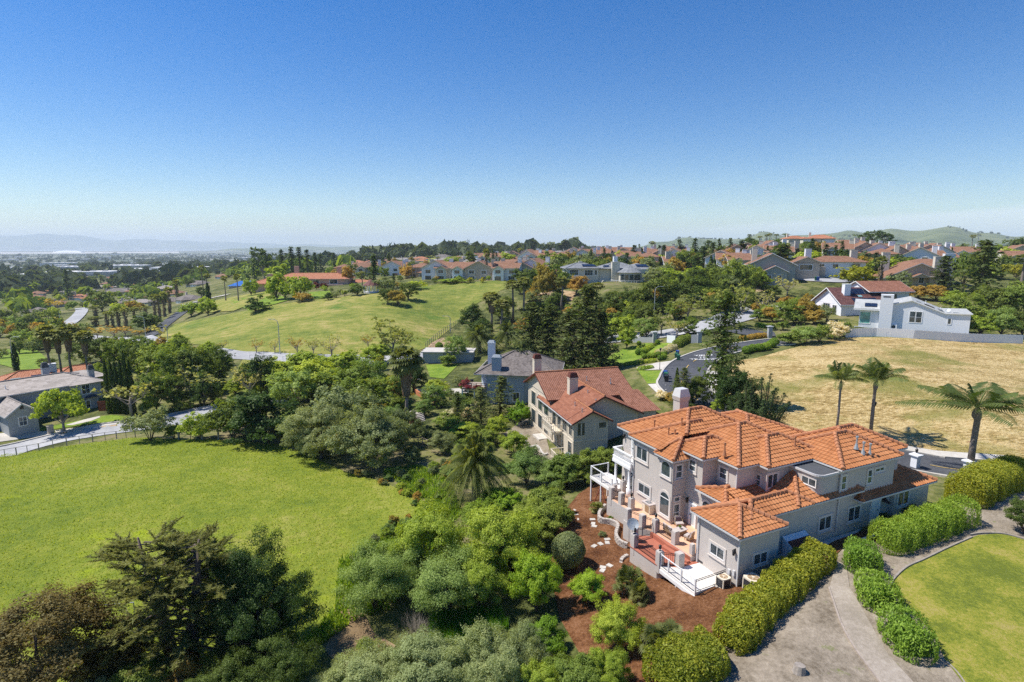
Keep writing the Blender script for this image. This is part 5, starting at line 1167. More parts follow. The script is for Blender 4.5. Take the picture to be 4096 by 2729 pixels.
b=MB();b.beam((.85,16.8,.9),(.85,20.5,.9),.07,.07);b.beam((.85,20.5,.9),(2.9,20.5,.9),.07,.07);part(b,'handrail',M['white'],FD)
b=MB()
for k in range(30):b.tube([(.85,16.85+k*.124,-.15),(.85,16.85+k*.124,.88)],.012,4)
for k in range(16):b.tube([(.9+k*.128,20.5,-.15),(.9+k*.128,20.5,.88)],.012,4)
part(b,'baluster',M['iron'],FD)['kind']='stuff'
b=MB();b.beam((.85,16.8,-4.0),(.85,18.7,-.5),.08,.08);b.beam((.85,20.5,-4.0),(.85,18.7,-.6),.08,.08);part(b,'brace',M['redwood'],FD)
def at(x,y,z,rz=0):p=H.world(x,y,z);return p,H.a+rz
def chair(x,y,rz,label,w=.75):
 p,r=at(x,y,-.7,rz);e=empty('patio_armchair' if w<1 else 'patio_sofa',p,r,label,'chair' if w<1 else 'sofa');b=MB()
 n=16;h=w/2
 for k in range(n):
  t0,t1=PI*(.08+.84*k/n),PI*(.08+.84*(k+1)/n);f=lambda t,z,s_=1.0:(math.cos(t)*h*s_,-.05+math.sin(t)*.38*s_,z);g_=lambda t:.52+.34*math.sin(t)**2
  b.hull8([f(t0,.2,.9),f(t1,.2,.9),f(t1,.2,.82),f(t0,.2,.82),f(t0,g_(t0)),f(t1,g_(t1)),f(t1,g_(t1),.9),f(t0,g_(t0),.9)])
 b.box(-h*.9,h*.9,-.34,.22,.2,.32);b.build('wicker_shell',M['wicker'],e)
 for sx in(-1,1):
  for sy in(-.3,.22):l=MB();l.tube([(sx*h*.78,sy,0),(sx*h*.72,sy*.9,.22)],[.018,.026],6);l.build('leg',M['wicker'],e)
 c=MB();c.box(-h*.84,h*.84,-.36,.2,.32,.44);c.build('seat_cushion',M['cushion'],e)
 c=MB();c.hull8([(-h*.8,.16,.44),(h*.8,.16,.44),(h*.8,.27,.44),(-h*.8,.27,.44),(-h*.75,.24,.86),(h*.75,.24,.86),(h*.75,.33,.84),(-h*.75,.33,.84)]);c.build('back_cushion',M['cushion'],e)
 c=MB();c.hull8([(-.2,.05,.46),(.2,.05,.46),(.2,.16,.46),(-.2,.16,.46),(-.2,.15,.78),(.2,.15,.78),(.2,.23,.78),(-.2,.23,.78)]);c.build('throw_pillow',M['cushion_dark']if w<1 else M['white'],e)
chair(2.35,8.95,math.radians(-20),'wicker armchair with a patterned dark pillow facing the terrace corner');chair(1.55,6.75,math.radians(195),'wicker armchair seen from behind beside the wing wall of the terrace');chair(.75,8.25,math.radians(85),'wicker sofa standing against the black railing on the terrace',1.5)
p,r=at(1.65,7.95,-.7,.1);e=empty('patio_table',p,r,'low square wicker table with a glass top on the terrace','table');b=MB();b.box(-.5,.5,-.38,.38,.36,.42);b.build('table_top',M['cushion'],e);b=MB();b.box(-.4,.4,-.3,.3,.05,.36);b.build('table_base',M['wicker'],e)
p,r=at(1.6,8.0,-.28);e=empty('potted_plant',p,r,'tiny white pot with a green plant on the low terrace table','plant');b=MB();b.lathe((0,0,0),[(.07,0),(.1,.14),(.09,.15)],10);b.build('pot',M['white'],e);q=plant('shrub',(0,0,0),.2,.26,lod=1);q.name='foliage';q.parent=e;q.location=(0,0,.1)
for k in list(q.keys()):del q[k]
p,r=at(1.72,12.3,-.7);e=empty('outdoor_sink',p,r,'cream outdoor kitchen counter with a sink against the house wall','counter');b=MB();b.box(-.33,.33,-.55,.55,0,.86);b.build('cabinet',M['cream_trim'],e);b=MB();b.box(-.38,.38,-.6,.6,.861,.93);b.build('counter_top',M['cushion'],e);b=MB();b.box(-.2,.2,-.3,.3,.932,.95);b.tube([(.2,0,.95),(.2,0,1.2),(.05,0,1.22)],.015,6);b.build('sink',M['steel'],e);b=MB();b.box(-.345,-.332,-.45,.1,.1,.75);b.build('cabinet_door',M['wicker'],e)
def dish(pos,az,label,r=.42,sc=1.0,mat=None):
 e=empty('satellite_dish',pos,az,label,'satellite dish');b=MB();n=18;d=Vector((-.25,-.75,.6)).normalized();x=d.cross(Vector((0,0,1))).normalized();y=x.cross(d)
 c=Vector((0,0,.9*sc));P=lambda k,q:c+(x*math.cos(2*PI*k/n)+y*math.sin(2*PI*k/n))*r*q+d*(.22*r*(q*q))
 for q0,q1 in((0.02,.5),(.5,1.0)):
  for k in range(n):b.poly([P(k,q0),P(k,q1),P(k+1,q1),P(k+1,q0)])
 b.build('dish',mat or M['galv'],e,True);b=MB();b.tube([(0,0,-.3),(0,0,.75*sc),c-d*.03],.025,6);b.tube([c+d*.02-y*r*.9,c+d*r*.9-y*r*.5],.012,5);b.tube([c+d*r*.9-y*r*.5,c+d*r*1.05-y*r*.42],.04,6);b.build('mast',M['galv'],e);return e
dish(H.world(-2.75,8.75,-.2),H.a,'round pale satellite dish fixed beside the terrace wall',.5)
def ac(pos,rz,s_,label,round_=True,light=None):
 e=empty('air_conditioner',pos,rz,label,'air conditioner');b=MB();n=20
 pr=lambda w,z:[(w*(abs(math.cos(t))**.45)*(1 if math.cos(t)>0 else-1),w*(abs(math.sin(t))**.45)*(1 if math.sin(t)>0 else-1))for t in np.linspace(0,2*PI,n,endpoint=False)]
 b.prism(pr(s_*.46,0),.05,s_*.86);b.build('coil_body',M['dark_metal'],e)
 b=MB();b.prism(pr(s_*.5,0),s_*.861,s_*.97);b.prism(pr(s_*.5,0),.0,.05)
 for t in(PI/4,3*PI/4,5*PI/4,7*PI/4):b.box(math.cos(t)*s_*.58-.04,math.cos(t)*s_*.58+.04,math.sin(t)*s_*.58-.04,math.sin(t)*s_*.58+.04,.05,s_*.86)
 b.build('casing',light or M['cream_trim'],e)
 b=MB();b.lathe((0,0,s_*.97),[(s_*.36,0),(s_*.36,.012)],20);b.build('fan_grille',M['wicker'],e)
 b=MB();b.lathe((0,0,s_*.97+.012),[(s_*.09,0),(s_*.09,.02)],10)
 for k in range(5):t=k*2*PI/5;b.beam((0,0,s_*.97+.016),(math.cos(t)*s_*.33,math.sin(t)*s_*.33,s_*.97+.016),.03,.006)
 b.build('fan_hub',M['cream_trim'],e)
 b=MB();b.box(-s_*.62,s_*.62,-s_*.62,s_*.62,-.25,-.0);b.build('pad',M['concrete'],e)
p=H.world(-.35,1.15,0);ac((p[0],p[1],-24.25),H.a,.82,'smaller round cornered air conditioner beside the white deck fence');p=H.world(.95,-.3,0);ac((p[0],p[1],-24.1),H.a,1.08,'larger air conditioner with cream casing at the wing corner')
CHT=empty('cellar_hatch',H.world(7.3,1.6,-.35),H.a,'sloping boxed cellar hatch with rusty doors against the shaded wall','hatch');b=MB()
b.hull8([(-1.25,-1.5,-.9),(1.25,-1.5,-.9),(1.25,0,-.9),(-1.25,0,-.9),(-1.25,-1.5,.55),(1.25,-1.5,.55),(1.25,0,1.45),(-1.25,0,1.45)]);b.build('hatch_box',M['white_wall'],CHT)
for k in(0,1):
 x0=-1.2+k*1.22;b=MB();f=lambda y,o:.55+.9*(y+1.5)/1.5+o;b.hull8([(x0,-1.53,f(-1.53,.02)),(x0+1.15,-1.53,f(-1.53,.02)),(x0+1.15,-.45,f(-.45,.02)),(x0,-.45,f(-.45,.02)),(x0,-1.53,f(-1.53,.07)),(x0+1.15,-1.53,f(-1.53,.07)),(x0+1.15,-.45,f(-.45,.07)),(x0,-.45,f(-.45,.07))]);b.build('hatch_door',M['rust'],CHT)
b=MB()
for x0,x1,z in((4.6,9.0,-.75),(9.0,12.2,-.5),(12.2,13.6,-.35),(13.6,17.8,-.1)):b.hull8([(x0,-.35+(x0-4.6)*.04,-1.6),(x1,-.35+(x1-4.6)*.04,-1.6),(x1,-.1+(x1-4.6)*.04,-1.6),(x0,-.1+(x0-4.6)*.04,-1.6),(x0,-.35+(x0-4.6)*.04,z),(x1,-.35+(x1-4.6)*.04,z),(x1,-.1+(x1-4.6)*.04,z),(x0,-.1+(x0-4.6)*.04,z)])
o=b.build('garden_wall',M['white_wall'],None);o.location=H.world(0,0,0);o.rotation_euler=(0,0,H.a);tag(o,'low white stepped wall along the shaded side of the stucco house','wall')
b=MB();b.box(4.4,24.5,-.1,1.6,-.9,-.32);o=b.build('side_path',M['concrete'],None);o.location=H.world(0,0,0);o.rotation_euler=(0,0,H.a);o['kind']='structure'
ADJ={'oak':'dark green round tree','dark':'very dark dense tree','mid':'mid green leafy tree','lime':'bright yellow green tree','street':'bright green street tree','yellow':'large yellow green round tree','olive':'grey green spreading tree','willow':'soft green feathery tree','rust':'olive brown leafy tree','brown':'maroon brown leaved tree','tall':'tall irregular dark tree','pillar':'tall narrow dark green tree','euc':'tall open eucalyptus','poplar':'pale green spring tree','redwood':'tall dark redwood','fir':'dark pointed fir','conifer':'dark broad conifer','cypress':'narrow dark cypress','fan':'fan palm with a thatch skirt','skinny':'slim tall fan palm','shag':'shaggy fan palm','queen':'feathery queen palm','canary':'stout date palm with arching fronds','cycad':'low bushy fan palm','ball':'clipped round grey green bush','boxball':'clipped round green bush','shrub':'mid green bush','bright':'bright green upright bush','limebush':'yellow green bush','darkbush':'dark green bush','silver':'silvery green bush','olivebush':'grey green bush','willowbush':'light green willowy bush','rustbush':'olive brown bush','redbush':'red flowering bush','flower':'cream flowering bush','plum':'dark purple plum tree','yellowbush':'yellow flowering bush','sparse':'thinly leaved spring tree','sparserust':'thin russet spring tree','bare':'leafless grey bush','pine':'twin stemmed dark pine','juniper':'twisted flame shaped juniper'}
def TT(rows,g=G):
 for r in rows:
  k,u,v,h,w,pl=r[:6];ex=r[6]if len(r)>6 else{}
  T(k,u,v,h,w,ADJ[k]+' '+pl,g=g,**ex)
TT([('brown',75,1675,284,328,'filling the bottom left corner'),('brown',262,1585,120,123,'low beside the large maroon tree',{'var':1}),('pine',425,1525,288,280,'standing before the green field'),('dark',600,1510,258,200,'right behind the pine',{'var':0}),('bare',560,1500,160,163,'of dead branches between pine and dark tree'),('dark',545,1420,163,128,'touching the right side of the pine',{'var':1}),('darkbush',640,1605,147,163,'at the foot of the dark tree'),('darkbush',520,1640,126,146,'under the pine trunks'),('rustbush',425,1600,92,129,'at the foot of the pine'),('shrub',325,1625,101,129,'between maroon tree and pine'),('olivebush',230,1640,92,129,'below the small maroon tree'),('willowbush',862,1400,147,159,'at the left end of the big thicket'),('limebush',985,1335,164,172,'topmost in the middle of the big thicket'),('willowbush',1030,1410,143,185,'lowest in the middle of the big thicket'),('limebush',1150,1330,164,172,'right part of the big thicket'),('willowbush',930,1370,126,138,'inside the big thicket beside its left end'),('limebush',1105,1395,126,129,'inside the big thicket above the reeds'),('shrub',1235,1245,94,120,'between the thicket and the mulch bed'),('bright',1232,1405,133,101,'at the left edge of the mulch bed'),('bright',1250,1500,80,82,'sprawling over the lower mulch edge'),('shrub',1175,1310,76,86,'behind the upright bush at the mulch edge',{'var':1}),('silver',860,1610,109,198,'leftmost of the front silvery mass'),('silver',1000,1610,134,215,'middle of the front silvery mass'),('silver',1135,1600,155,181,'highest of the front silvery mass'),('silver',1205,1540,97,112,'right of the front silvery mass'),('silver',765,1605,63,103,'smallest at the left tip of the silvery mass'),('shrub',1325,1610,105,129,'at the bottom beside the silvery mass'),('limebush',1245,1620,101,112,'at the bottom right of the silvery mass'),('bare',955,1468,69,86,'beside the reeds'),('shrub',838,1500,30,40,'alone on the bare clearing'),('ball',1305,1303,79,72,'on the mulch bed'),('bright',1356,1385,76,72,'small and tree shaped on the mulch bed'),('cycad',1437,1366,69,71,'below the terrace corner'),('cycad',1466,1380,52,52,'lower and darker beside the terrace palm'),('limebush',1420,1492,99,114,'largest on the lower mulch bed'),('cycad',1525,1502,71,82,'beside the large bush on the lower mulch'),('limebush',1396,1592,94,89,'at the bottom edge of the mulch bed'),('shrub',1296,1213,50,41,'below the yellow flowers at the mulch top'),('yellowbush',1290,1180,25,19,'tiny at the top of the mulch bed'),('cycad',1370,1178,25,29,'tiny at the top of the mulch bed'),('shrub',1402,1198,12,15,'tiny behind the block wall'),('olivebush',1384,1233,13,17,'tiny in the middle of the mulch'),('olivebush',1905,1277,18,26,'low at the hedge gap'),('darkbush',2080,1182,27,48,'against the shaded garage wall'),('darkbush',2036,1203,24,31,'against the wall by the side door'),('oak',2352,1228,82,72,'at the right edge beside the lawn'),('olive',741,1053,132,135,'lowest left of the gully trees'),('olive',856,1072,142,165,'lowest middle of the gully trees'),('olive',790,1002,128,150,'upper middle of the gully trees'),('olive',920,1027,92,84,'left of the palm trunk in the gully',{'var':1}),('olivebush',950,1071,46,38,'alone below the gully palm'),('olivebush',700,1040,80,80,'beside the field corner'),('dark',612,1015,118,160,'behind the far right corner of the field',{'var':1}),('darkbush',537,1010,96,110,'behind the field gate'),('dark',570,990,92,110,'between gate and gully',{'var':0}),('olivebush',346,1013,78,94,'behind the left fence of the field'),('shrub',400,1009,36,30,'beside the field gate posts'),('limebush',458,1008,66,70,'behind the field gate'),('willow',680,937,95,108,'left in the middle gully'),('fan',937,1006,205,70,'standing tall in the gully'),('lime',735,918,98,112,'brightest in the middle gully'),('mid',800,928,95,112,'centre of the middle gully'),('lime',640,882,62,80,'beside the lower road bend'),('lime',705,872,70,88,'below the canyon road'),('lime',790,872,68,86,'below the canyon road and left of the yellow blossom'),('willow',850,903,80,90,'left of the yellow blossom'),('mid',882,945,84,100,'beside the tall gully palm'),('mid',830,965,92,104,'under the bright gully trees'),('rust',872,938,72,96,'left of the tall gully palm'),('rust',905,925,60,66,'close behind the tall gully palm'),('yellowbush',873,850,32,28,'above the gully trees'),('dark',950,900,75,60,'behind the tall gully palm',{'var':0}),('willow',900,1000,70,80,'left of the palm foot'),('conifer',1052,978,78,64,'left of three below the blue house'),('conifer',1105,978,88,68,'middle of three below the blue house'),('conifer',1150,958,92,80,'right of three below the blue house'),('willow',1000,932,52,60,'on the terraced garden'),('willow',975,955,40,45,'beside the garden steps'),('lime',1005,905,34,46,'beside the garden patio'),('redbush',955,987,26,26,'beside the palm foot'),('olivebush',1015,1040,54,60,'above the date palm'),('olivebush',977,1005,30,36,'beside the garden fence'),('shrub',1030,985,40,50,'below the left conifer'),('lime',1060,1005,40,70,'below the three conifers'),('bright',1195,977,58,46,'like giant reeds beside the tan house'),('limebush',1142,1002,52,48,'left of the dirt yard'),('shrub',1110,1020,34,80,'above the date palm on the right'),('canary',1094,1150,156,152,'large in the gully before the tan house'),('limebush',1182,1044,52,62,'right of the big date palm'),('willowbush',1210,1112,86,96,'below the dirt yard'),('willowbush',1265,1117,62,82,'below the tan house balcony'),('shrub',1302,1117,76,80,'below the tan house corner'),('shrub',1345,1108,76,76,'beside the raised white deck'),('shrub',1388,1086,58,62,'between the tan house and the stucco house'),('bright',1150,1172,52,92,'right of the date palm foot'),('shrub',1255,1190,70,90,'above the mulch bed corner',{'var':1}),('lime',1110,1215,62,90,'below the date palm'),('redwood',1222,856,158,100,'leftmost of the tall group'),('redwood',1264,854,152,98,'second of the tall group'),('redwood',1308,856,142,92,'third of the tall group'),('redwood',1347,856,196,120,'tallest of the group'),('redwood',1383,850,130,80,'rightmost of the tall group'),('conifer',1203,905,118,62,'beside the gable of the tan house'),('pillar',1655,925,250,92,'standing over the road bend'),('dark',1692,965,132,86,'at the foot of the tall road tree',{'var':1}),('juniper',1750,992,134,92,'behind the stucco house roof'),('juniper',1712,985,108,70,'left of the larger juniper'),('lime',1663,955,56,50,'drooping behind the orange roof'),('oak',1592,935,72,62,'behind the grey chimney'),('conifer',1570,938,92,58,'left of the grey chimney'),('cypress',1553,925,80,14,'left of the grey chimney'),('flower',1522,918,20,30,'at the tan house entrance'),('rustbush',1545,925,26,30,'at the tan house entrance'),('queen',1921,1000,165,84,'leftmost of three behind the orange roof',{'var':0}),('queen',2000,1003,172,116,'second of three behind the orange roof',{'var':1}),('queen',2226,1090,200,216,'tallest and nearest by the driveway',{'var':0}),])
TT([('oak',891,699,40,36,'left of the clump on the open hill'),('rust',915,702,36,40,'middle of the clump on the open hill'),('oak',938,690,42,42,'right of the clump on the open hill'),('dark',821,679,29,37,'round at the top of the open hill'),('dark',754,690,19,21,'small at the edge of the estate lawn'),('dark',588,718,34,54,'at the left flank of the open hill'),('lime',637,690,64,42,'left before the pink house'),('lime',656,690,46,30,'beside the pale path of the estate'),('lime',690,688,56,50,'hiding the pink house wall'),('lime',640,652,46,46,'left of the pink house roof'),('rustbush',695,694,24,36,'below the pink house'),('lime',577,680,40,34,'on the estate lawn'),('plum',710,664,16,18,'left beside the pink house'),('plum',727,666,18,18,'beside the pink house terrace'),('plum',745,667,17,16,'right beside the pink house'),('fir',585,645,66,22,'leftmost behind the estate'),('euc',607,650,82,46,'left behind the estate'),('fir',650,640,66,26,'left above the pink house roof'),('fir',672,640,72,28,'tallest above the pink house roof'),('fir',690,637,68,26,'above the pink house chimney'),('fir',708,635,62,26,'right above the pink house roof'),('fir',725,635,54,22,'behind the pink house'),('fir',738,628,44,20,'rightmost behind the pink house'),('fir',859,658,72,34,'tall on the hill crest'),('fir',895,630,48,22,'behind the hill crest'),('fir',768,617,36,15,'above the valley behind the estate'),('rust',800,652,40,28,'right of the pink house'),('skinny',832,656,32,15,'right of the russet tree on the crest'),('olive',883,669,34,44,'below the tall crest fir'),('fir',905,664,36,18,'right of the grey crest tree'),('limebush',953,665,20,46,'at the left end of the crest houses'),('limebush',1040,651,12,70,'hedge below the crest houses'),('limebush',1166,643,18,40,'at the right end of the crest houses'),('queen',948,641,44,20,'before the crest houses'),('skinny',988,608,20,17,'left behind the crest houses'),('skinny',1006,609,18,15,'right of the slim palm behind the crest'),('shag',1118,643,72,18,'tall before the crest houses'),('tall',1083,612,36,26,'behind the crest houses'),('lime',1040,611,22,36,'behind the crest houses'),('lime',1166,609,30,32,'round behind the crest houses'),('skinny',1195,609,38,14,'behind the right crest houses'),('queen',921,628,32,18,'at the left of the crest houses'),('sparse',631,812,36,26,'third beside the canyon road'),('sparserust',682,816,46,38,'fourth beside the canyon road'),('sparse',721,817,44,30,'fifth beside the canyon road'),('sparse',762,821,52,54,'widest beside the canyon road'),('sparserust',845,802,36,34,'on the lower hill slope'),('sparserust',590,811,34,32,'second beside the canyon road'),('lime',413,795,32,32,'at the lower left of the open hill'),('sparse',368,778,31,36,'beside the street lamp of the valley bend'),('sparse',511,808,30,30,'first beside the canyon road'),('poplar',905,828,98,88,'large beside the canyon road'),('lime',865,838,50,60,'left of the large spring tree'),('poplar',800,852,44,48,'below the canyon road middle'),('poplar',745,850,40,46,'below the canyon road left'),('dark',600,908,98,78,'right of the grassy slope',{'var':2}),('sparse',574,918,84,66,'on the grassy slope'),('bare',665,856,34,30,'on the grassy slope'),('oak',500,884,88,76,'right end of the green belt'),('oak',455,902,106,86,'second from the right in the green belt'),('mid',412,906,112,92,'middle of the green belt'),('mid',366,884,92,82,'upper middle of the green belt'),('oak',330,872,86,72,'left middle of the green belt'),('mid',290,852,78,76,'left part of the green belt'),('oak',240,842,72,72,'behind the palms left of the green belt'),('oak',195,835,52,60,'behind the four palms'),('dark',470,932,78,70,'low front of the green belt'),('mid',360,945,92,72,'low middle of the green belt'),('oak',400,935,70,60,'at the foot of the green belt'),('mid',235,900,62,50,'left of the cypress row'),('oak',110,850,30,40,'left of the four palms'),('sparse',303,957,104,112,'before the cypress row'),('sparse',462,927,88,86,'before the green belt'),('street',148,992,98,100,'before the grey house'),('fan',118,864,118,42,'leftmost of four behind the grey house'),('fan',142,864,108,38,'second of four behind the grey house'),('fan',166,864,117,42,'third of four behind the grey house'),('fan',203,864,104,38,'rightmost of four behind the grey house'),('cypress',38,852,64,14,'alone on the left beside the lamp'),('shag',357,728,54,19,'first of the tall drive row'),('shag',368,736,62,19,'second of the tall drive row'),('shag',379,728,58,19,'third of the tall drive row'),('shag',391,720,62,20,'fourth of the tall drive row'),('shag',408,693,52,18,'last of the tall drive row'),('shag',247,752,37,21,'first of the low valley row'),('shag',260,753,37,19,'second of the low valley row'),('shag',274,753,46,21,'third of the low valley row'),('shag',290,753,48,23,'fourth of the low valley row'),('shag',311,738,33,21,'fifth of the low valley row'),('shag',335,726,23,22,'last of the low valley row'),('shag',221,731,29,26,'squat above the low valley row'),('shag',220,750,23,36,'squat at the left of the low valley row'),('skinny',468,682,72,16,'tallest above the left valley'),('skinny',478,676,47,17,'beside the tallest valley palm'),('skinny',519,692,58,17,'left of the blue roofed house'),('skinny',548,692,62,18,'before the blue roofed house'),('euc',465,692,32,24,'at the top of the palm drive'),('cypress',479,692,42,13,'at the top of the palm drive'),('lime',440,728,35,44,'beside the palm drive'),('lime',478,724,42,36,'right of the palm drive'),('dark',338,762,46,66,'at the foot of the palm drive'),('dark',380,700,24,26,'beside the palm drive'),('sparserust',224,780,31,40,'left at the valley junction'),('sparserust',262,777,29,52,'middle at the valley junction'),('sparserust',320,777,24,38,'right at the valley junction'),('sparserust',288,774,27,46,'fourth at the valley junction'),('sparserust',130,722,38,42,'beside the valley cul de sac'),('lime',25,700,16,26,'at the far left of the valley'),('oak',234,716,52,56,'biggest in the left valley'),('fir',158,690,70,20,'dark above the left valley'),('fir',38,672,42,36,'at the far left valley edge'),('rust',1257,692,88,62,'left of the cream mansion'),('rust',1325,677,44,44,'below the left wing of the cream mansion'),('oak',1415,722,54,54,'below the cream mansion'),('oak',1455,712,50,60,'right below the cream mansion'),('oak',1502,717,84,92,'biggest of the oak bank'),('oak',1545,704,60,60,'middle of the oak bank'),('oak',1602,692,60,86,'right of the oak bank'),('fir',1562,672,42,34,'grey inside the oak bank'),('mid',1700,682,88,70,'before the grey green house'),('mid',1628,702,40,52,'below the oak bank'),('lime',1503,647,31,36,'first in the row above the oak bank'),('lime',1530,650,36,36,'second in the row above the oak bank'),('lime',1557,652,32,34,'third in the row above the oak bank'),('lime',1590,650,29,32,'fourth in the row above the oak bank'),('lime',1540,668,30,40,'below the row above the oak bank'),('poplar',1580,737,62,72,'behind the upper road'),('poplar',1686,752,102,80,'over the upper road'),('willow',1485,777,52,56,'before the upper road'),('poplar',1520,772,62,46,'beside the bent street lamp'),('sparse',1555,778,42,50,'before the upper road'),('mid',1580,772,44,46,'before the upper road'),('lime',1405,782,60,56,'right behind the redwoods'),('lime',1440,802,52,36,'small in the topiary garden'),('lime',1438,772,50,46,'second behind the redwoods'),('cypress',1384,770,46,10,'beside the redwoods'),('skinny',1178,742,97,38,'left of the palm bank'),('skinny',1203,747,108,36,'second of the palm bank'),('skinny',1291,724,86,31,'behind the redwoods'),('skinny',1369,720,70,38,'above the tallest redwood'),('fan',1130,762,90,44,'over the date palms'),('skinny',1152,787,98,37,'between the date palms'),('canary',1100,810,66,92,'left above the blue house'),('canary',1165,800,66,74,'right above the blue house'),('dark',1085,762,68,56,'at the upper end of the hill fence',{'var':2}),('dark',1102,777,46,60,'left of the date palms',{'var':0}),('willow',1048,832,66,54,'beside the little shed'),('shrub',1030,840,26,34,'beside the little shed'),('boxball',1009,804,18,17,'on the bare slope by the hill fence'),('oak',1150,740,60,60,'behind the palm bank'),('oak',1225,740,50,60,'on the palm bank above the redwoods'),('mid',1330,735,40,50,'on the palm bank'),('oak',1390,735,40,45,'right below the cream mansion tower'),('bright',1283,685,20,24,'on the bare bank'),('yellow',1962,662,52,80,'before the brown roofs'),('shag',2020,662,74,27,'before the brown roofs'),('tall',1793,638,78,54,'beside the beige house'),('mid',1747,652,44,36,'low at the grey green house wall'),('sparse',1808,682,52,52,'of bare twigs left of the solar house'),('sparse',1752,722,57,50,'beside the upper road bend'),('mid',1805,747,56,56,'below the solar house'),('rust',1840,737,46,42,'below the solar house'),('oak',1770,690,40,45,'above the upper road bend'),('rust',1775,740,35,40,'at the gate island'),('shrub',1815,792,36,50,'first in the hedge above the road'),('willowbush',1850,790,46,56,'second in the hedge above the road'),('shrub',1882,787,42,50,'third in the hedge above the road',{'var':2}),('flower',1915,780,44,50,'at the white fence end'),('shrub',1936,774,36,32,'at the white fence end'),('rustbush',1870,745,34,40,'at the red deck'),('olivebush',1900,738,40,34,'before the solar house'),('redwood',2167,667,78,52,'left of the right hand pair'),('redwood',2250,684,130,78,'biggest of the right hand pair'),('mid',2213,662,82,46,'between the right hand redwoods'),('yellow',2302,642,36,32,'left of two at the right edge'),('yellow',2334,642,36,28,'right of two at the right edge'),('olive',2065,667,44,56,'before the beige gable house'),('rust',2110,687,32,52,'above the white house roof'),('rust',2150,692,37,56,'right above the white house roof'),('rust',2072,687,26,40,'left above the white house roof'),('mid',2215,748,76,84,'right behind the white house'),('oak',2282,744,88,86,'middle of the right edge grove'),('mid',2332,748,92,80,'right of the right edge grove'),('lime',2252,772,52,60,'at the white house corner'),('willow',2300,774,72,62,'front of the right edge grove'),('oak',2348,774,60,60,'at the far end of the white fence'),('mid',2345,702,60,60,'above the right edge grove'),('skinny',2347,664,78,42,'at the right edge'),('lime',2190,700,34,46,'above the white house end'),('skinny',1745,562,19,13,'first on the right knoll'),('skinny',1761,560,21,11,'second on the right knoll'),('skinny',1768,560,23,11,'third on the right knoll'),('skinny',1783,559,21,12,'fourth on the right knoll'),('queen',1804,553,17,22,'on the right knoll'),('skinny',1850,553,31,10,'left of the tall pair on the knoll'),('skinny',1857,553,28,11,'right of the tall pair on the knoll'),('queen',1890,567,24,20,'at the right end of the knoll'),('skinny',1721,565,26,12,'at the left end of the knoll'),('skinny',1497,588,33,17,'above the brown roofs'),('fir',1560,593,42,23,'left above the solar roof'),('fir',1596,594,46,26,'right above the solar roof'),('fir',1702,599,47,35,'broad below the knoll'),('euc',1632,580,28,25,'below the knoll'),('cypress',1633,621,34,10,'left of a clipped pair'),('cypress',1642,621,35,10,'right of a clipped pair'),('euc',1367,588,23,13,'left of the skyline pair'),('euc',1388,588,23,19,'right of the skyline pair'),('fir',1450,588,14,10,'small on the skyline'),('euc',1990,580,50,44,'left of the skyline clump'),('euc',2032,580,52,40,'right of the skyline clump'),('cypress',2117,589,25,6,'first of four on the right skyline'),('cypress',2127,589,25,6,'second of four on the right skyline'),('cypress',2136,599,33,7,'third of four on the right skyline'),('cypress',2144,599,24,6,'last of four on the right skyline'),('skinny',2232,572,32,14,'first by the right mansions'),('skinny',2245,570,32,12,'second by the right mansions'),('oak',2335,585,40,46,'at the right skyline'),('skinny',2140,568,14,14,'small by the right mansions'),('queen',1950,572,22,30,'left of the skyline clump'),])
def scatter(poly,n,kinds,hm,label,group,seed,wf=(.8,1.15),avoid=()):
 """trees nothing tells apart, spread over a picture region; heights in metres"""
 rng=np.random.default_rng(seed);P=np.array(poly,float);x0,y0=P.min(0);x1,y1=P.max(0);k=0;guard=0
 while k<n and guard<n*30:
  guard+=1;u,v=rng.uniform(x0,x1),rng.uniform(y0,y1)
  if not inside(P,np.array([u]),np.array([v]))[0]or any(a[0]<u<a[2]and a[1]<v<a[3]for a in avoid):continue
  q=gp(G(u,v));kd=kinds[rng.integers(len(kinds))];h=rng.uniform(*hm)*(1.35 if kd in('fir','euc','tall','skinny')else 1)
  w=None if kd in('skinny','cypress')else h*rng.uniform(*wf)*(.42 if kd=='fir' else .7 if kd in('tall','euc')else 1)
  plant(kd,q,h,w,label,group);k+=1
scatter([(0,640),(200,640),(420,650),(440,690),(340,725),(215,725),(140,760),(0,780)],70,['oak','oak','mid','mid','lime','dark','rust','olive','willow'],(5,9),'round leafy tree among the houses of the left valley','trees among the left valley houses',3,avoid=((140,715,260,790),(60,690,115,715)))
scatter([(0,610),(420,610),(560,635),(450,660),(0,655)],60,['oak','lime','mid','fir','fir','tall','willow','mid'],(7,13),'tall tree at the lower edge of the left valley town','trees at the edge of the valley town',4)
scatter([(0,770),(150,735),(230,770),(240,800),(130,800),(0,830)],26,['oak','rust','mid','olive','willow','dark'],(4,8),'leafy tree in the hollow left of the four palms','trees in the left hollow',5)
scatter([(210,790),(330,795),(480,815),(505,830),(330,830),(215,825)],16,['mid','lime','olive','willow','rust'],(3,6),'light leafy tree along the top of the green belt','trees along the top of the green belt',6)
scatter([(740,612),(1000,600),(1190,600),(1190,622),(960,640),(760,650)],40,['oak','dark','fir','mid','olive','rust'],(5,9),'leafy tree scattered behind the hill crest','trees behind the hill crest',8,avoid=((660,600,770,660),(960,615,1190,660)))
scatter([(1180,585),(1700,590),(1730,620),(1480,640),(1240,640)],130,['oak','mid','lime','dark','olive','rust','fir'],(5,9),'leafy tree between the brown roofs of the plateau','trees between the plateau roofs',9)
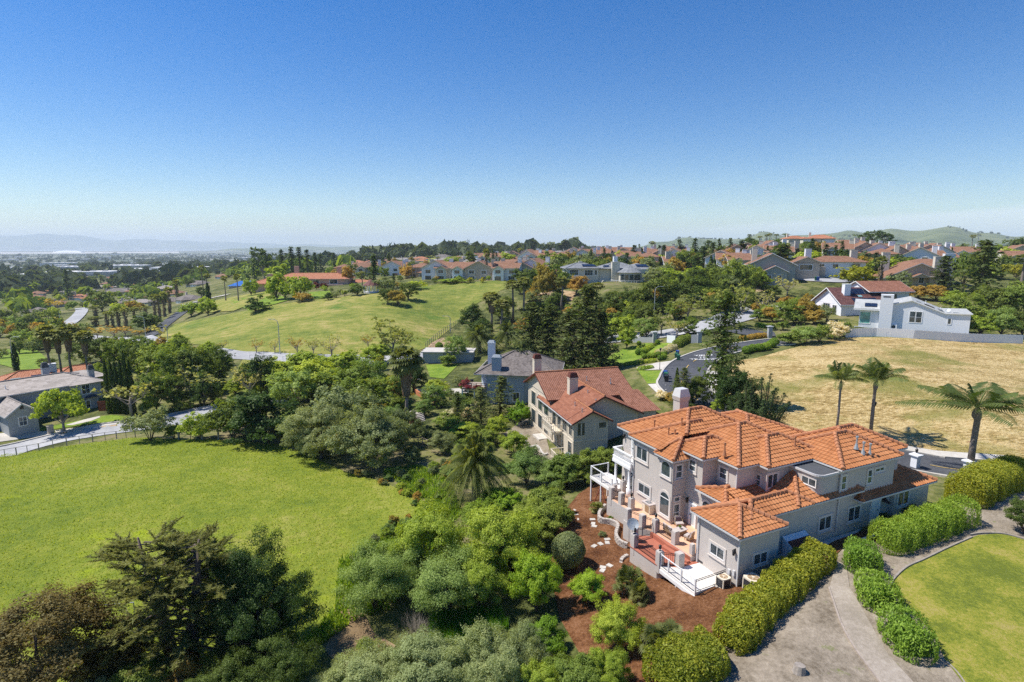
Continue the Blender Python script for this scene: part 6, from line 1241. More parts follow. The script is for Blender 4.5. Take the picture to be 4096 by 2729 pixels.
scatter([(1700,590),(2353,575),(2353,640),(1900,640),(1750,640)],130,['oak','mid','lime','dark','olive','rust','fir','cypress'],(5,9),'leafy tree between the roofs right of the knoll','trees between the right hand roofs',10)
scatter([(1700,565),(1900,560),(2100,580),(2330,575),(2330,592),(1900,592),(1700,590)],44,['oak','mid','rust','dark','olive'],(4,7),'dark round tree on the slope of the right knoll','trees on the right knoll',11)
scatter([(1200,690),(1480,690),(1480,745),(1400,760),(1190,770)],34,['oak','mid','dark','rust','olive','lime','shrub'],(3,6),'leafy tree on the bank below the cream mansion','trees on the bank below the mansion',12,avoid=((1240,660,1320,700),))
scatter([(1480,690),(1680,680),(1760,690),(1700,720),(1560,735),(1480,750)],20,['oak','mid','dark','rust'],(3.5,6.5),'dark leafy tree behind the upper road','trees behind the upper road',13)
scatter([(960,570),(1480,568),(1480,588),(1200,590),(980,592)],30,['fir','oak','dark','fir'],(5,10),'small dark tree on the far hill skyline','trees on the far hill skyline',14)
scatter([(760,880),(900,880),(930,960),(880,1010),(760,990),(700,960)],14,['mid','willow','olive','rust','lime'],(3,5),'leafy tree filling the middle gully','trees filling the middle gully',15)
scatter([(960,890),(1060,880),(1120,960),(1100,1010),(1000,1010),(955,960)],22,['shrub','limebush','olivebush','willowbush','flower','shrub','darkbush'],(1.2,2.6),'garden bush on the terraces below the blue house','bushes on the garden terraces',16)
scatter([(1390,770),(1480,775),(1530,800),(1480,830),(1420,835),(1390,820)],16,['boxball','limebush','shrub','boxball'],(.9,1.8),'small clipped bush in the topiary garden','bushes in the topiary garden',17)
scatter([(590,680),(720,668),(830,655),(900,655),(830,680),(600,700)],18,['shrub','olivebush','darkbush','limebush'],(1.5,3),'low bush along the edge of the estate garden','bushes along the estate garden',18)
scatter([(850,640),(1050,640),(1190,636),(1190,646),(960,662),(860,668)],24,['shrub','limebush','yellowbush','darkbush','rustbush'],(1.5,3.2),'garden bush before the crest houses','bushes before the crest houses',19)
scatter([(930,1060),(1020,1080),(1040,1160),(960,1160),(900,1110)],14,['limebush','willowbush','olivebush'],(.7,1.4),'low weedy bush between field and date palm','weedy bushes by the date palm',21)
scatter([(640,880),(900,845),(960,900),(1130,1000),(1160,1100),(1050,1110),(960,1060),(720,1045),(560,985)],90,['shrub','willowbush','olivebush','darkbush','limebush','rustbush'],(1.2,2.8),'bushy undergrowth clump in the gully','undergrowth clumps in the gully',30)
scatter([(205,850),(540,830),(530,940),(360,965),(230,935)],40,['shrub','darkbush','willowbush','limebush'],(1.5,3.2),'bushy undergrowth clump in the green belt','undergrowth clumps in the green belt',31)
scatter([(790,1085),(930,1110),(1000,1165),(960,1240),(860,1250),(780,1300),(860,1235),(940,1180),(900,1125)],34,['limebush','willowbush','olivebush','limebush','rustbush'],(.5,1.1),'scruffy weed clump along the right edge of the field','weed clumps along the field edge',32)
scatter([(1480,640),(1750,640),(1760,690),(1680,690),(1600,660),(1490,665)],30,['oak','mid','oak','lime','olive'],(5,8),'leafy tree on the slope below the plateau roofs','trees below the plateau roofs',33)
scatter([(1700,690),(1860,695),(1885,765),(1760,765)],18,['shrub','mid','rust','oak','limebush'],(2,4.5),'leafy clump below the solar house','clumps below the solar house',34)
scatter([(1180,640),(1300,625),(1320,660),(1240,700),(1190,690)],18,['oak','mid','rust','dark'],(4,7),'leafy tree left of the cream mansion','trees left of the cream mansion',35)
scatter([(540,850),(640,850),(720,880),(640,930),(540,930)],16,['lime','willow','mid','limebush'],(2,4),'light green tree on the grassy slope by the road','light green trees by the lower road',36)
def hedge(pts,w,h,leafkey,label,leaf=.13,dens=1.0,core=True,top=.25,lod=0,name='hedge',spiky=False,seed=1):
 """clipped run of foliage along a ground line"""
 L=smooth_line([p[:2]for p in pts],6);seg=np.linalg.norm(np.diff(L,axis=0),axis=1);s=np.concatenate([[0],np.cumsum(seg)])
 rng=np.random.default_rng(seed);A=s[-1]*(w+2*h);n=int(min(60000,dens*3.4*A/(leaf*leaf*.55)));t=rng.random(n)*s[-1]
 x=np.interp(t,s,L[:,0]);y=np.interp(t,s,L[:,1]);d=np.gradient(L,axis=0);d=unit(d);dx=np.interp(t,s,d[:,0]);dy=np.interp(t,s,d[:,1])
 z0=hgt(L[:,0],L[:,1]);z0=np.interp(t,s,z0)
 a=rng.uniform(-.15,PI+.15,n);lump=1+.06*np.sin(t*1.1+seed)+.06*np.sin(t*2.9+2+a*2)+.05*np.sin(t*7.1+a*4)
 end=np.minimum(1,np.sqrt(np.clip(np.minimum(t,s[-1]-t)/(w*.45),0,1))+.25)
 rad=rng.uniform(.84,1.04,n)*lump*end;ca,sa=np.cos(a),np.sin(a)
 k=(np.abs(ca)**4+np.abs(sa)**4)**-.25
 off=ca*k*w/2*rad;zz=np.maximum(.04*h,.12*h+sa*k*h*.85*rad)
 P=np.stack([x-dy*off,y+dx*off,z0+zz],1);o=np.stack([-dy*ca,dx*ca,sa],1)
 V,Q=leaf_quads(P,unit(o+rng.normal(size=(n,3))*.65),leaf*rng.uniform(.6,1.6,n),.5 if not spiky else .3,rng,np.stack([-dy*ca*.4,dx*ca*.4,np.ones(n)],1)if spiky else None)
 R=np.clip(rng.random(n)*.75+.25*(np.sin(t*2.7)*.5+.5),0,1)
 b=MB();zi=hgt(L[:,0],L[:,1]);
 for i in range(3,len(L)-4):
  for(q,zq)in((0,0),):
   f=lambda j,sx,z_:(L[j][0]-d[j][1]*sx,L[j][1]+d[j][0]*sx,zi[j]+z_)
   e0=1.0 if 1<=i else .5;e1=1.0 if i<len(L)-2 else .5
   b.hull8([f(i,-w*.33*e0,-.2),f(i,w*.33*e0,-.2),f(i+1,w*.33*e1,-.2),f(i+1,-w*.33*e1,-.2),f(i,-w*.26*e0,h*.68*e0),f(i,w*.26*e0,h*.68*e0),f(i+1,w*.26*e1,h*.68*e1),f(i+1,-w*.26*e1,h*.68*e1)])
 o=bpy.data.objects.new(name,None);COL.objects.link(o);o.location=(float(L[0][0]),float(L[0][1]),float(z0.min()));tag(o,label,'hedge')
 off3=np.array(o.location)
 f=bpy.data.objects.new('foliage',np_mesh('foliage',V-off3,Q,M['leaf_'+leafkey],R));COL.objects.link(f);f.parent=o
 c=b.build('branches',M['leaf_'+leafkey],o);c.location=-off3  # solid filler core, not real branches; added inside the leaves to block see-through
 return o
def hp(g,l):return[gp(g(*p))for p in l]
hedge(hp(B6,[(640,520),(420,690),(190,900),(0,1060)])+hp(B5,[(2020,1220),(1960,1330)]),2.5,1.65,'photinia','upper yellow green hedge with orange tips between mulch bed and dirt yard',.14,seed=2)
hedge(hp(B5,[(1890,1370),(1700,1440),(1500,1540),(1330,1660)]),3.3,1.8,'photinia','lower wider yellow green hedge at the bottom of the mulch bed',.14,seed=3)
hedge(hp(B6,[(940,480),(960,560),(990,680)]),2.3,1.75,'oleander','first clipped block of the bright green hedge beside the lawn',.2,spiky=True,seed=4)
hedge(hp(B6,[(1010,740),(1100,880),(1200,1020)]),2.2,1.65,'oleander','middle clipped block of the bright green hedge beside the lawn',.2,spiky=True,seed=5)
hedge(hp(B6,[(1220,1060),(1350,1250),(1500,1440)]),2.3,1.7,'oleander','nearest clipped block of the bright green hedge beside the lawn',.2,spiky=True,seed=6)
hedge(hp(B6,[(1080,440),(1280,390),(1480,310),(1640,250),(1860,160)]),2.6,2.0,'box','loose mid green hedge along the shaded side of the stucco house',.17,spiky=True,seed=7)
hedge(hp(B7,[(1800,1330),(1950,1260),(2120,1180),(2330,1080)]),3.4,2.6,'photinia','tall square clipped hedge beside the driveway',.15,seed=8)
hedge(hp(A4,[(1500,1060),(1560,1020),(1630,990)]),2.2,1.8,'mid','dark clipped hedge at the gate wall',.25,lod=1,seed=9)
hedge(hp(A4,[(1060,1205),(1200,1190),(1340,1170)]),1.2,.8,'lime','low clipped hedge along the concrete driveway',.22,seed=10)
hedge(hp(A4,[(1210,1110),(1260,1075),(1300,1050)]),1.6,1.0,'lime','short clipped hedge on the topiary lawn',.22,seed=11)
hedge(hp(A4,[(1340,1130),(1420,1095),(1490,1060)]),2.0,1.3,'flower','cream flowering hedge above the road bend',.25,seed=12)
hedge(hp(A4,[(1180,1245),(1240,1240),(1310,1225)]),1.4,.7,'box','low green hedge along the front lawn',.22,seed=13)
hedge(hp(A4,[(2190,870),(2260,880),(2352,890)]),1.6,1.1,'oleander','low green hedge on the gate island',.25,seed=14)
hedge(hp(A4,[(2050,990),(2150,975),(2290,955)]),2.2,1.0,'rust','low russet planting before the gate',.25,seed=15)
for i,p in enumerate([(2110,1100),(2160,1085),(2215,1080),(2275,1070),(2320,1050),(2345,1030)]):
 q=gp(A4(*p));plant('boxball',q,1.7,2.0,'clipped ball bush in the row beside the dry field','clipped balls beside the dry field',lod=1)
for i,p in enumerate([(1280,1140),(1310,1140),(1350,1130),(1400,1110),(1400,1130),(1400,1150),(1375,1160)]):
 q=gp(A4(*p));plant('boxball',q,1.3,1.4,'clipped ball bush beside the topiary driveway','clipped balls beside the topiary driveway',lod=1)
for i,(u,h)in enumerate([(253,126),(265,126),(275,118),(287,124),(297,144),(308,122)]):
 T('cypress',u,950,h,13,'narrow dark cypress in the row right of the grey house','cypress row right of the grey house')
def blades(name,poly,n,hm,key,seed,wm=.05,flop=.5,clump=None):
 """short upright blades scattered over a patch of ground: one object"""
 rng=np.random.default_rng(seed);P=np.asarray(poly);x0,y0=P.min(0);x1,y1=P.max(0)
 X=rng.uniform(x0,x1,n*3);Y=rng.uniform(y0,y1,n*3);k=inside(P,X,Y)
 if clump:
  f=np.sin(X*clump+1.3*np.sin(Y*clump*.7))+np.sin(Y*clump*1.3+1.1*np.sin(X*clump*.6));k&=rng.random(len(X))<(.25+.5*(f>.2))
 X,Y=X[k][:n],Y[k][:n];m=len(X);Zg=hgt(X,Y)-.02
 h=rng.uniform(*hm,m);a=rng.random(m)*2*PI;fl=h*flop*rng.random(m);w=wm*rng.uniform(.6,1.5,m)
 B=np.stack([X,Y,Zg],1);side=np.stack([-np.sin(a),np.cos(a),np.zeros(m)],1)*w[:,None];lean=np.stack([np.cos(a)*fl,np.sin(a)*fl,h],1)
 V=np.stack([B-side,B+side,B+lean*.6+side*.7,B+lean],1).reshape(-1,3);Q=np.arange(m*4).reshape(m,4)
 o=bpy.data.objects.new(name,np_mesh(name,V,Q,M['leaf_'+key],np.clip(rng.normal(.5,.25,m),0,1)));COL.objects.link(o);o['kind']='stuff';return o
blades('grass',FIELD,45000,(.10,.30),'grass',1,.045,1.2)
blades('reeds',world_poly(gl([(985,1425),(1060,1415),(1150,1412),(1170,1450),(1090,1470),(1040,1490),(985,1480)])),6000,(.5,1.1),'reed',2,.03,.25)
blades('reed_flowers',world_poly(gl([(1000,1440),(1140,1420),(1150,1450),(1020,1480)])),90,(.8,1.15),'yellow',3,.06,.1)
M['leaf_dryg']=leaf_mat('dry_grass_blades',(.36,.27,.11),(.66,.53,.28),.2)
blades('dry_grass',DRY,60000,(.06,.2),'dryg',4,.06,1.6,.6)
blades('undergrowth',world_poly(gl([(780,1290),(870,1240),(960,1230),(1000,1165),(930,1120),(880,1085),(960,1070),(1030,1100),(1060,1180),(1000,1260),(900,1400),(830,1420),(740,1480),(700,1480),(770,1400)])),22000,(.15,.6),'box',5,.08,.7,.8)
blades('lawn_grass',LAWN,50000,(.03,.10),'grass',6,.03,.8,.9)
px_sheet('clearing',cl(B4,[(780,960),(950,930),(1060,1150),(1250,1260),(1150,1400),(950,1420),(760,1440),(640,1300),(700,1150)]),M['bare'],.05,1.0)
def vents(B,lst,mat=None):
 for x,y,z in lst:b=MB();b.lathe((x,y,z-.3),[(.14,0),(.06,.3),(.05,.65),(.09,.66),(.09,.8)],7);b.build('vent_pipe',mat or M['galv'],B.root)
def panels(B,corners,mat=None,name='solar_panel',off=.12,nx=1,ny=1):
 """panels lying on a roof quad (a, b, c, d ccw)"""
 A,b_,c,d=[Vector(p)for p in corners];n=(b_-A).cross(d-A).normalized()*off
 for i in range(nx):
  for j in range(ny):
   f=lambda s,t:A*(1-s)*(1-t)+b_*s*(1-t)+c*s*t+d*(1-s)*t
   s0,s1,t0,t1=i/nx+.01,(i+1)/nx-.01,j/ny+.01,(j+1)/ny-.01
   P=[f(s0,t0),f(s1,t0),f(s1,t1),f(s0,t1)];m=MB();m.hull8([p+n*.4 for p in P]+[p+n for p in P]);m.build(name,mat or M['solar'],B.root)
q=aty(B8(1045,770),72.0)
T2=Bld('tan_house','three level tan stucco house with red roofs and trim bands beside the stucco house','house',(q[0],q[1],q[2]-5.25),math.radians(16))
E0=5.2
T2.block(0,4.95,.4,4,-2.5,E0);T2.block(.15,10.6,2.6,13.6,-2.5,E0+.05);T2.block(.1,13.0,9.6,20.5,-2.2,6.0);T2.block(10.5,14.6,4.6,10,-2,4.7)
rs,rt=M['shingle_red'],M['tile_red']
T2.gable(-.45,5.45,-.1,6.0,E0,.52,rs,'y',M['ridge'],wallx=.5,fascia=M['rust']);T2.gable(-.42,11.1,1.9,14.5,E0+.04,.52,rs,'y',M['ridge'],wallx=.7,fascia=M['rust'],off=5.1)
T2.gable(-.6,13.5,8.9,21.2,6.1,.46,rt,'x',M['ridge'],wallx=.6,fascia=M['rust']);
mb=MB();flat_slope(mb,[(10.6,4.2,4.7),(15.2,4.2,4.7),(14.2,9.5,6.6),(10.6,9.5,6.6)]);flat_slope(mb,[(15.2,4.2,4.7),(15.2,10,4.7),(14.2,9.5,6.6)]);o=mb.build('roof',rt,T2.root)
T2.gut.beam((-.5,-.1,E0-.1),(-.5,13.5,E0-.1),.1,.12)
tb=T2.trim
for z in(2.55,-.1):tb.box(-.04,0,.4,9,z,z+.2);tb.box(.0,4.95,.36,.4,z,z+.2)if z>1 else None;tb.box(.06,.1,9,20,z,z+.2)
for y in(.5,2.4,4.6,6.6,8.8,10.2,13,16,19.8):tb.box(-.035 if y<9.6 else .065,.15,y,y+.16,-.4,5.2)
for x in(1.0,2.95,4.75):tb.box(x,x+.16,.362,.4,2.75 if x<4 else-1,5.1+(.5 if x==2.95 else 0))
for x in(7.2,10.3):tb.box(x,x+.16,2.56,2.6,0,6.0 if x<8 else 5.2)
tb.box(5,10.6,2.55,2.6,4.6,4.8)
T2.done_walls(M['tan_stucco'])
KW=dict(trim=.1,trimmat=M['cream_trim'],frame=M['dark_metal'],sill=False)
T2.wpx('s',.4,B8(1072,768),B8(1144,890),mull=0,**KW);T2.wpx('s',.4,B8(1295,760),B8(1366,808),mull=1,**KW);T2.wpx('s',.4,B8(1160,1040),B8(1355,1136),mull=2,glass=M['glass_pale'],**KW)
for y0,y1,z0,z1,m in((.9,1.9,3.2,4.9,0),(2.8,4.3,3.2,4.9,0),(5.0,6.4,2.8,4.9,1),(1.0,2.2,-.2,2.2,1),(4.8,6.2,.2,2.1,0),(7.0,8.4,2.8,4.9,1)):T2.win('w',0,y0,y1,z0,z1,mull=m,**KW)
for y0,y1,z0,z1 in((10.6,12.4,3.1,5.2),(13.4,15.2,3.1,5.4),(16.6,18.6,3.1,5.2),(10.6,12.4,.2,2.3),(13.4,15.2,.2,2.3),(16.6,18.6,.2,2.3)):T2.win('w',.1,y0,y1,z0,z1,mull=1,**KW)
def balcony(B,x0,x1,y0,y1,z,mat,h=1.0):
 b=MB();b.box(x0,x1,y0,y1,z-.3,z);o=b.build('balcony',mat,B.root);r=MB()
 for p,q in(((x0,y0),(x1,y0)),((x0,y0),(x0,y1)),((x0,y1),(x1,y1))):
  r.beam((*p,z+h),(*q,z+h),.1,.08);r.beam((*p,z+.1),(*q,z+.1),.08,.08);L=math.hypot(q[0]-p[0],q[1]-p[1]);n=max(2,int(L/.28))
  for k in range(n+1):t=k/n;r.beam((p[0]+(q[0]-p[0])*t,p[1]+(q[1]-p[1])*t,z),(p[0]+(q[0]-p[0])*t,p[1]+(q[1]-p[1])*t,z+h),.13,.05)
 r.build('balustrade',mat,o)
balcony(T2,-1.5,0,4.7,8.6,2.6,M['cream_trim']);balcony(T2,-1.9,0,-.3,3.9,-.4,M['cream_trim'])
T2.chimney(3.2,8.9,1.3,1.0,5,9.2,M['tan_stucco'],True,M['rust']);T2.chimney(.9,18.5,1.2,1.0,5,10.3,M['tan_stucco'],True,M['rust'])
vents(T2,[(4.2,5.6,7.6),(1.7,4.2,6.4),(3.9,2.2,7.2),(1.6,1.4,6.3),(7,12.5,7.9),(10.5,11.4,7.6)]);panels(T2,[(7.2,7.4,6.98),(8.0,7.4,6.55),(8.0,9.4,6.55),(7.2,9.4,6.98)],M['skylight'],'skylight')
p=T2.world(-1.0,-.2,.4);dish(p,0,'round pale satellite dish on the tan house balcony',.45,.7)
GH=Bld('grey_house','grey two storey house with ribbed grey tile roofs beside the lower road on the left','house',(-88.4,99.7,-31.6),math.radians(55))
GH.block(-9,12.2,.5,9,-1,5.65);GH.block(7.6,12.2,-.6,5,-1,5.6);GH.block(4.8,8.0,-1.5,3,-1,3.2)
f=lambda p:GH.pb(p,-7.6);a0=f(H6(85,1150));a1=f(H6(840,1010));ap=f(H6(455,850));gl0,gr=a0[0],a1[0];ge=.5*(a0[1]+a1[1])
GH.block(gl0+.4,gr-.4,-7.5,1,-1,ge)
GT=M['tile_grey']
GH.hip(-10,12.8,-.1,9.6,5.7,.36,GT,caps=M['tile_grey']);GH.hip(7.0,12.8,-1.2,4.6,5.72,.36,GT,gut=False);GH.gable(gl0,gr,-8.0,2.5,ge,(ap[1]-ge)/((gr-gl0)/2),GT,'y',M['tile_grey'],wallx=.5)
GH.gable(4.2,8.4,-2.0,2,3.2,.45,GT,'y',wallx=.5);GH.hip(9.2,11.6,-1.5,.5,3.0,.4,M['darkroof'],gut=False);GH.block(9.5,11.3,-1.1,.5,-1,2.95)
GH.hip(8,16,6,12.5,5.3,.4,GT,gut=False)
GH.done_walls(M['grey_wall'])
KG=dict(trim=.08,trimmat=M['white'],sill=False)
GH.wpx('s',-.6,H6(1695,475),H6(1890,640),mull=1,hb=1,**KG);GH.wpx('s',-1.1,H6(1790,800),H6(1900,945),mull=0,**KG);GH.wpx('s',.5,H6(885,620),H6(1080,760),mull=1,hb=1,**KG);GH.wpx('s',-7.5,H6(380,1155),H6(578,1300),mull=1,hb=1,**KG)
t,z=GH.pb(H6(450,930),-7.5);b=MB();b.box(t-.25,t+.25,-7.54,-7.5,z-.4,z+.4);b.build('gable_vent',M['dark_metal'],GH.root)
GH.chimney(12.4,4.5,1.0,.8,-1,7.2,M['grey_wall'],True,M['darkroof'],caph=.9);GH.chimney(6.5,9.6,1.1,.9,4,8.0,M['grey_wall'],True,M['darkroof'],caph=1.0);vents(GH,[(-4.0,2.0,6.6),(-3.0,1.2,6.3),(-1.5,2.2,6.7)],M['white'])
OH=Bld('orange_roofed_house','low house with orange barrel tile roof behind the grey house','house',(-122,131,-37.2),math.radians(48))
OH.block(0,14,0,10,-2,4.6);OH.hip(-.6,14.6,-.6,10.6,4.6,.40,M['tile_orange'],caps=M['ridge']);OH.block(12,24,4,12,-2,4.3);OH.hip(11.4,24.6,3.4,12.6,4.3,.38,M['tile_orange'],caps=M['ridge']);OH.done_walls(M['tan_stucco']);OH.chimney(11.5,3.5,1.6,1.2,4,8.0,M['white_wall']);OH.win('s',0,2,3.6,1,2.4);panels(OH,[(3,.3,5.0),(5,.3,5.0),(5,2.0,5.7),(3,2.0,5.7)],M['skylight'],'skylight');panels(OH,[(7,.5,5.05),(10.5,.5,5.05),(10.5,2.4,5.85),(7,2.4,5.85)])
q=aty(B3(2003,207),103.0)
BH=Bld('blue_house','blue grey sided house with dark shingle roof and a red flower deck in the gully','house',(q[0]+.4,q[1]+.5,q[2]-5.4),math.radians(-8))
BH.walls.prism([(0,0),(7.0,0),(9.5,2.0),(13,2),(13,12),(-1.5,12),(-1.5,3)],-2.0,5.35)
BH.hip(-2.2,13.8,-.6,12.6,5.4,.50,M['shingle_grey'],caps=M['shingle_grey']);BH.hip(3.0,9.6,-1.1,6.0,5.42,.5,M['shingle_grey'],gut=False)
BH.done_walls(M['blue_siding']);BH.win('s',0,2.4,3.9,3.0,4.7,mull=1,trim=.1,trimmat=M['white'],sill=False);BH.win('s',0,5.0,6.2,.2,2.0,mull=1,trim=.1,trimmat=M['white'],sill=False);BH.win('w',-1.5,5,8,2.9,4.9,mull=2,trim=.1,trimmat=M['white'],sill=False);BH.win('w',-1.5,5,8,.1,2.0,mull=2,trim=.1,trimmat=M['white'],sill=False)
BH.chimney(1.8,.9,1.7,1.2,5,8.3,M['blue_siding'],True,M['galv'],caph=.35);BH.chimney(.2,4.6,1.3,1.2,2,10.4,M['white_wall'],True,M['galv'],caph=.35)
panels(BH,[(-1.6,8.6,5.8),(-1.6,4.6,5.8),(.3,4.9,6.7),(.3,8.0,6.7)]);panels(BH,[(5.0,2.6,6.8),(6.6,2.6,6.8),(6.6,3.9,7.45),(5.0,3.9,7.45)],M['skylight'],'skylight')
b=MB();b.box(-4.6,0,-.6,4.5,2.35,2.6);do=b.build('deck',M['wood'],BH.root)
for x,y in((-4.5,-.5),(-4.5,4.4),(-2.2,-.5)):b=MB();b.box(x-.12,x+.12,y-.12,y+.12,-2,2.4);b.build('deck_post',M['white'],do)
b=MB()
for p,q_ in(((-4.55,-.55),(0,-.55)),((-4.55,-.55),(-4.55,4.45))):
 for z in(2.9,3.25,3.6):b.beam((*p,z),(*q_,z),.06,.07)
 for k in range(6):t=k/5;b.box(p[0]+(q_[0]-p[0])*t-.05,p[0]+(q_[0]-p[0])*t+.05,p[1]+(q_[1]-p[1])*t-.05,p[1]+(q_[1]-p[1])*t+.05,2.6,3.65)
b.build('deck_railing',M['redwood'],do)
for k,(x,y)in enumerate(((-4.7,.8),(-4.7,3.0),(-3.4,-.8),(-1.6,-.8))):plant('redbush',BH.world(x,y,2.5),.9,1.5,'red flowering plant hanging over the railing of the blue house deck','red flowers on the blue house deck',lod=1)
p=BH.world(-3.2,2.2,2.6);e=empty('barbecue',p,.4,'small black kettle barbecue on the blue house deck','barbecue');b=MB();b.lathe((0,0,.55),[(.1,0),(.3,.15),(.33,.3),(.25,.5),(.05,.58)],10);b.build('kettle',M['iron'],e)
for k in range(3):b=MB();b.tube([(math.cos(k*2.1)*.3,math.sin(k*2.1)*.3,0),(0,0,.6)],.02,5);b.build('leg',M['galv'],e)
def profile(B,top,z0,depth,mat,roofmat,ov=.35,th=.18,y0=0.0):
 """top: (x, z) from left to right"""
 n=len(top);F_=[(top[0][0],y0,z0)]+[(x,y0,z)for x,z in top]+[(top[-1][0],y0,z0)];B.walls.poly(F_[::-1]);B.walls.poly([(x,y0+depth,z)for x,y,z in F_])
 for i in range(len(F_)):
  a,b=F_[i],F_[(i+1)%len(F_)];B.walls.poly([a,b,(b[0],y0+depth,b[2]),(a[0],y0+depth,a[2])])
 mb=MB()
 for i in range(n-1):
  (xa,za),(xb,zb)=top[i],top[i+1];s=(zb-za)/(xb-xa);xa2=xa-(ov if i==0 else 0);xb2=xb+(ov if i==n-2 else 0);za2=za-s*(xa-xa2);zb2=zb+s*(xb2-xb)
  P=[(xa2,y0-ov,za2+.02),(xb2,y0-ov,zb2+.02),(xb2,y0+depth+ov,zb2+.02),(xa2,y0+depth+ov,za2+.02)];Q=[(p[0],p[1],p[2]+th)for p in P]
  mb.poly(Q,0,[(p[1],(p[0]-xa)*(1 if s<0 else 1))for p in Q]);mb.poly(P[::-1],1)
  for k in range(4):j=(k+1)%4;mb.poly([P[k],P[j],Q[j],Q[k]],1)
 return mb.build('roof',[roofmat,M['white']],B.root)
WH=Bld('white_house','white modern house with a tall plain chimney and pale roof behind the white fence','house',(90.0,136.6,-19.6),math.radians(-33))
pt=[WH.pb(W2(*p),0)for p in((795,430),(1085,378),(1560,566),(1935,578))]
profile(WH,pt,-1.5,13,M['white_wall'],M['roof_pale'])
cl_,cr_=WH.pb(W2(612,500),-1.0)[0],WH.pb(W2(800,500),-1.0)[0];ctop=WH.pb(W2(700,285),-1.0)[1]
lb=WH.pb(W2(325,500),0)[0];le=WH.pb(W2(400,492),0)[1]
WH.block(lb,cl_+.2,0.05,9,-3.0,le);WH.done_walls(M['white_wall'])
b=MB();b.box(cl_,cr_,-1.0,.9,-1.5,ctop);co=b.build('chimney',M['white_wall'],WH.root);b=MB();tz=WH.pb(W2(720,318),-1.0);b.box(tz[0]-.75,tz[0]+.75,-1.03,-1.0,tz[1]-.14,tz[1]+.16);b.build('chimney_slot',M['dark_metal'],co)
mb=MB();x0=lb-1.3;flat_slope(mb,[(x0,-.7,le+.15),(cl_,-.7,le+.15),(cl_,5.0,le+2.0),(x0,5.0,le+2.0)]);flat_slope(mb,[(cl_,9.5,le+.15),(x0,9.5,le+.15),(x0,5.0,le+2.0),(cl_,5.0,le+2.0)]);o=mb.build('roof',M['roof_pale'],WH.root)
b=MB();b.box(x0,cl_+.02,-.75,9.4,le-.25,le+.1);b.build('eaves',M['white'],o)
panels(WH,[(x0+2.2,.3,le+.55),(cl_-.6,.3,le+.55),(cl_-.6,2.4,le+1.2),(x0+2.2,2.4,le+1.2)],nx=2)
WK=dict(trim=.12,trimmat=M['white'],sill=False)
WH.wpx('s',0,W2(1052,530),W2(1118,690),mull=0,hb=1,**WK);WH.wpx('s',0,W2(1145,535),W2(1212,696),mull=0,hb=1,**WK);WH.wpx('s',0,W2(1602,632),W2(1640,716),mull=0,**WK);WH.wpx('s',.05,W2(332,532),W2(466,705),mull=0,glass=M['glass_green'],**WK);WH.wpx('s',.05,W2(250,748),W2(360,798),mull=1,**WK)
(xa,za),(xb,zb)=pt[1],pt[2];rl=lambda x:za+(zb-za)*(x-xa)/(xb-xa)+.2
panels(WH,[(xa+2.4,1.0,rl(xa+2.4)),(xa+4.4,1.0,rl(xa+4.4)),(xa+4.4,3.5,rl(xa+4.4)),(xa+2.4,3.5,rl(xa+2.4))])
for x,y in((xa+.8,1.5),(xa+5.2,.8),(xa+5.2,4.0),(xb+1.5,.8)):z=rl(x)if x<xb else zb+.2;panels(WH,[(x,y,z),(x+1.0,y,rl(x+1.0)if x<xb-1 else z),(x+1.0,y+.8,rl(x+1.0)if x<xb-1 else z),(x,y+.8,z)],M['steel'],'skylight')
vents(WH,[(xa+3,8,rl(xa+3)+.2),(xa+6,7,rl(xa+6)),(xb+1,5,zb+.4),(xa-2,5,za-.2)],M['white'])
p=WH.world(xb+.6,2.2,zb+.1);dish(p,-.6,'grey satellite dish on the flat end of the white house roof',.5,.6)
t,z=WH.pb(W2(820,745),-.1);e=empty('air_conditioner',WH.world(t,-.35,z-.55),WH.a,'white box air conditioner beside the white house chimney','air conditioner');b=MB();b.box(-.55,.55,-.25,.25,0,1.0);b.build('casing',M['white_wall'],e);b=MB();b.lathe((0,0,0),[(.36,0),(.36,.02)],14);o=b.build('fan_grille',M['dark_metal'],e);o.rotation_euler=(PI/2,0,0);o.location=(-.1,-.255,.5)
def board_fence(name,pts,h,mat,label,thick=.06,bw=.28,seed=0):
 rng=random.Random(seed);e=empty(name,(float(pts[0][0]),float(pts[0][1]),hz(pts[0][0],pts[0][1])),0,label,'fence');o3=np.array(e.location);b=MB();P_=MB()
 for p,q in zip(pts,pts[1:]):
  d=np.array(q[:2])-np.array(p[:2]);L=np.hypot(*d);n=max(1,int(L/bw));d/=L
  for k in range(n):
   a=np.array(p[:2])+d*k*L/n;c=a+d*(L/n-.012);za,zc=hz(*a),hz(*c);top=h+rng.uniform(-.03,.03)
   b.beam((a[0]-o3[0],a[1]-o3[1],(za+za+top-.2)/2-o3[2]),(c[0]-o3[0],c[1]-o3[1],(zc+zc+top-.2)/2-o3[2]),thick*rng.uniform(.7,1.3),top+.2)
  for k in range(int(L/2.4)+1):
   a=np.array(p[:2])+d*k*2.4+np.array([-d[1],d[0]])*.1;z=hz(*a);m=MB();m.box(a[0]-o3[0]-.06,a[0]-o3[0]+.06,a[1]-o3[1]-.06,a[1]-o3[1]+.06,z-o3[2]-.3,z-o3[2]+h-.05);m.build('post',mat,e)
 b.build('board_panel',mat,e);return e
wf=[gp(W2(*p))for p in((120,905),(560,892),(1100,928),(1700,968),(2350,990),(2680,1000))]
board_fence('board_fence',wf,2.0,M['white_wall'],'long white board fence along the top of the dry field',bw=.32)
q=aty(A5(783,795),152.0)
SH=Bld('solar_house','two storey house with maroon roof covered in solar panels behind the white house','house',(q[0]+.6,q[1]+.8,q[2]-2.8),math.radians(4))
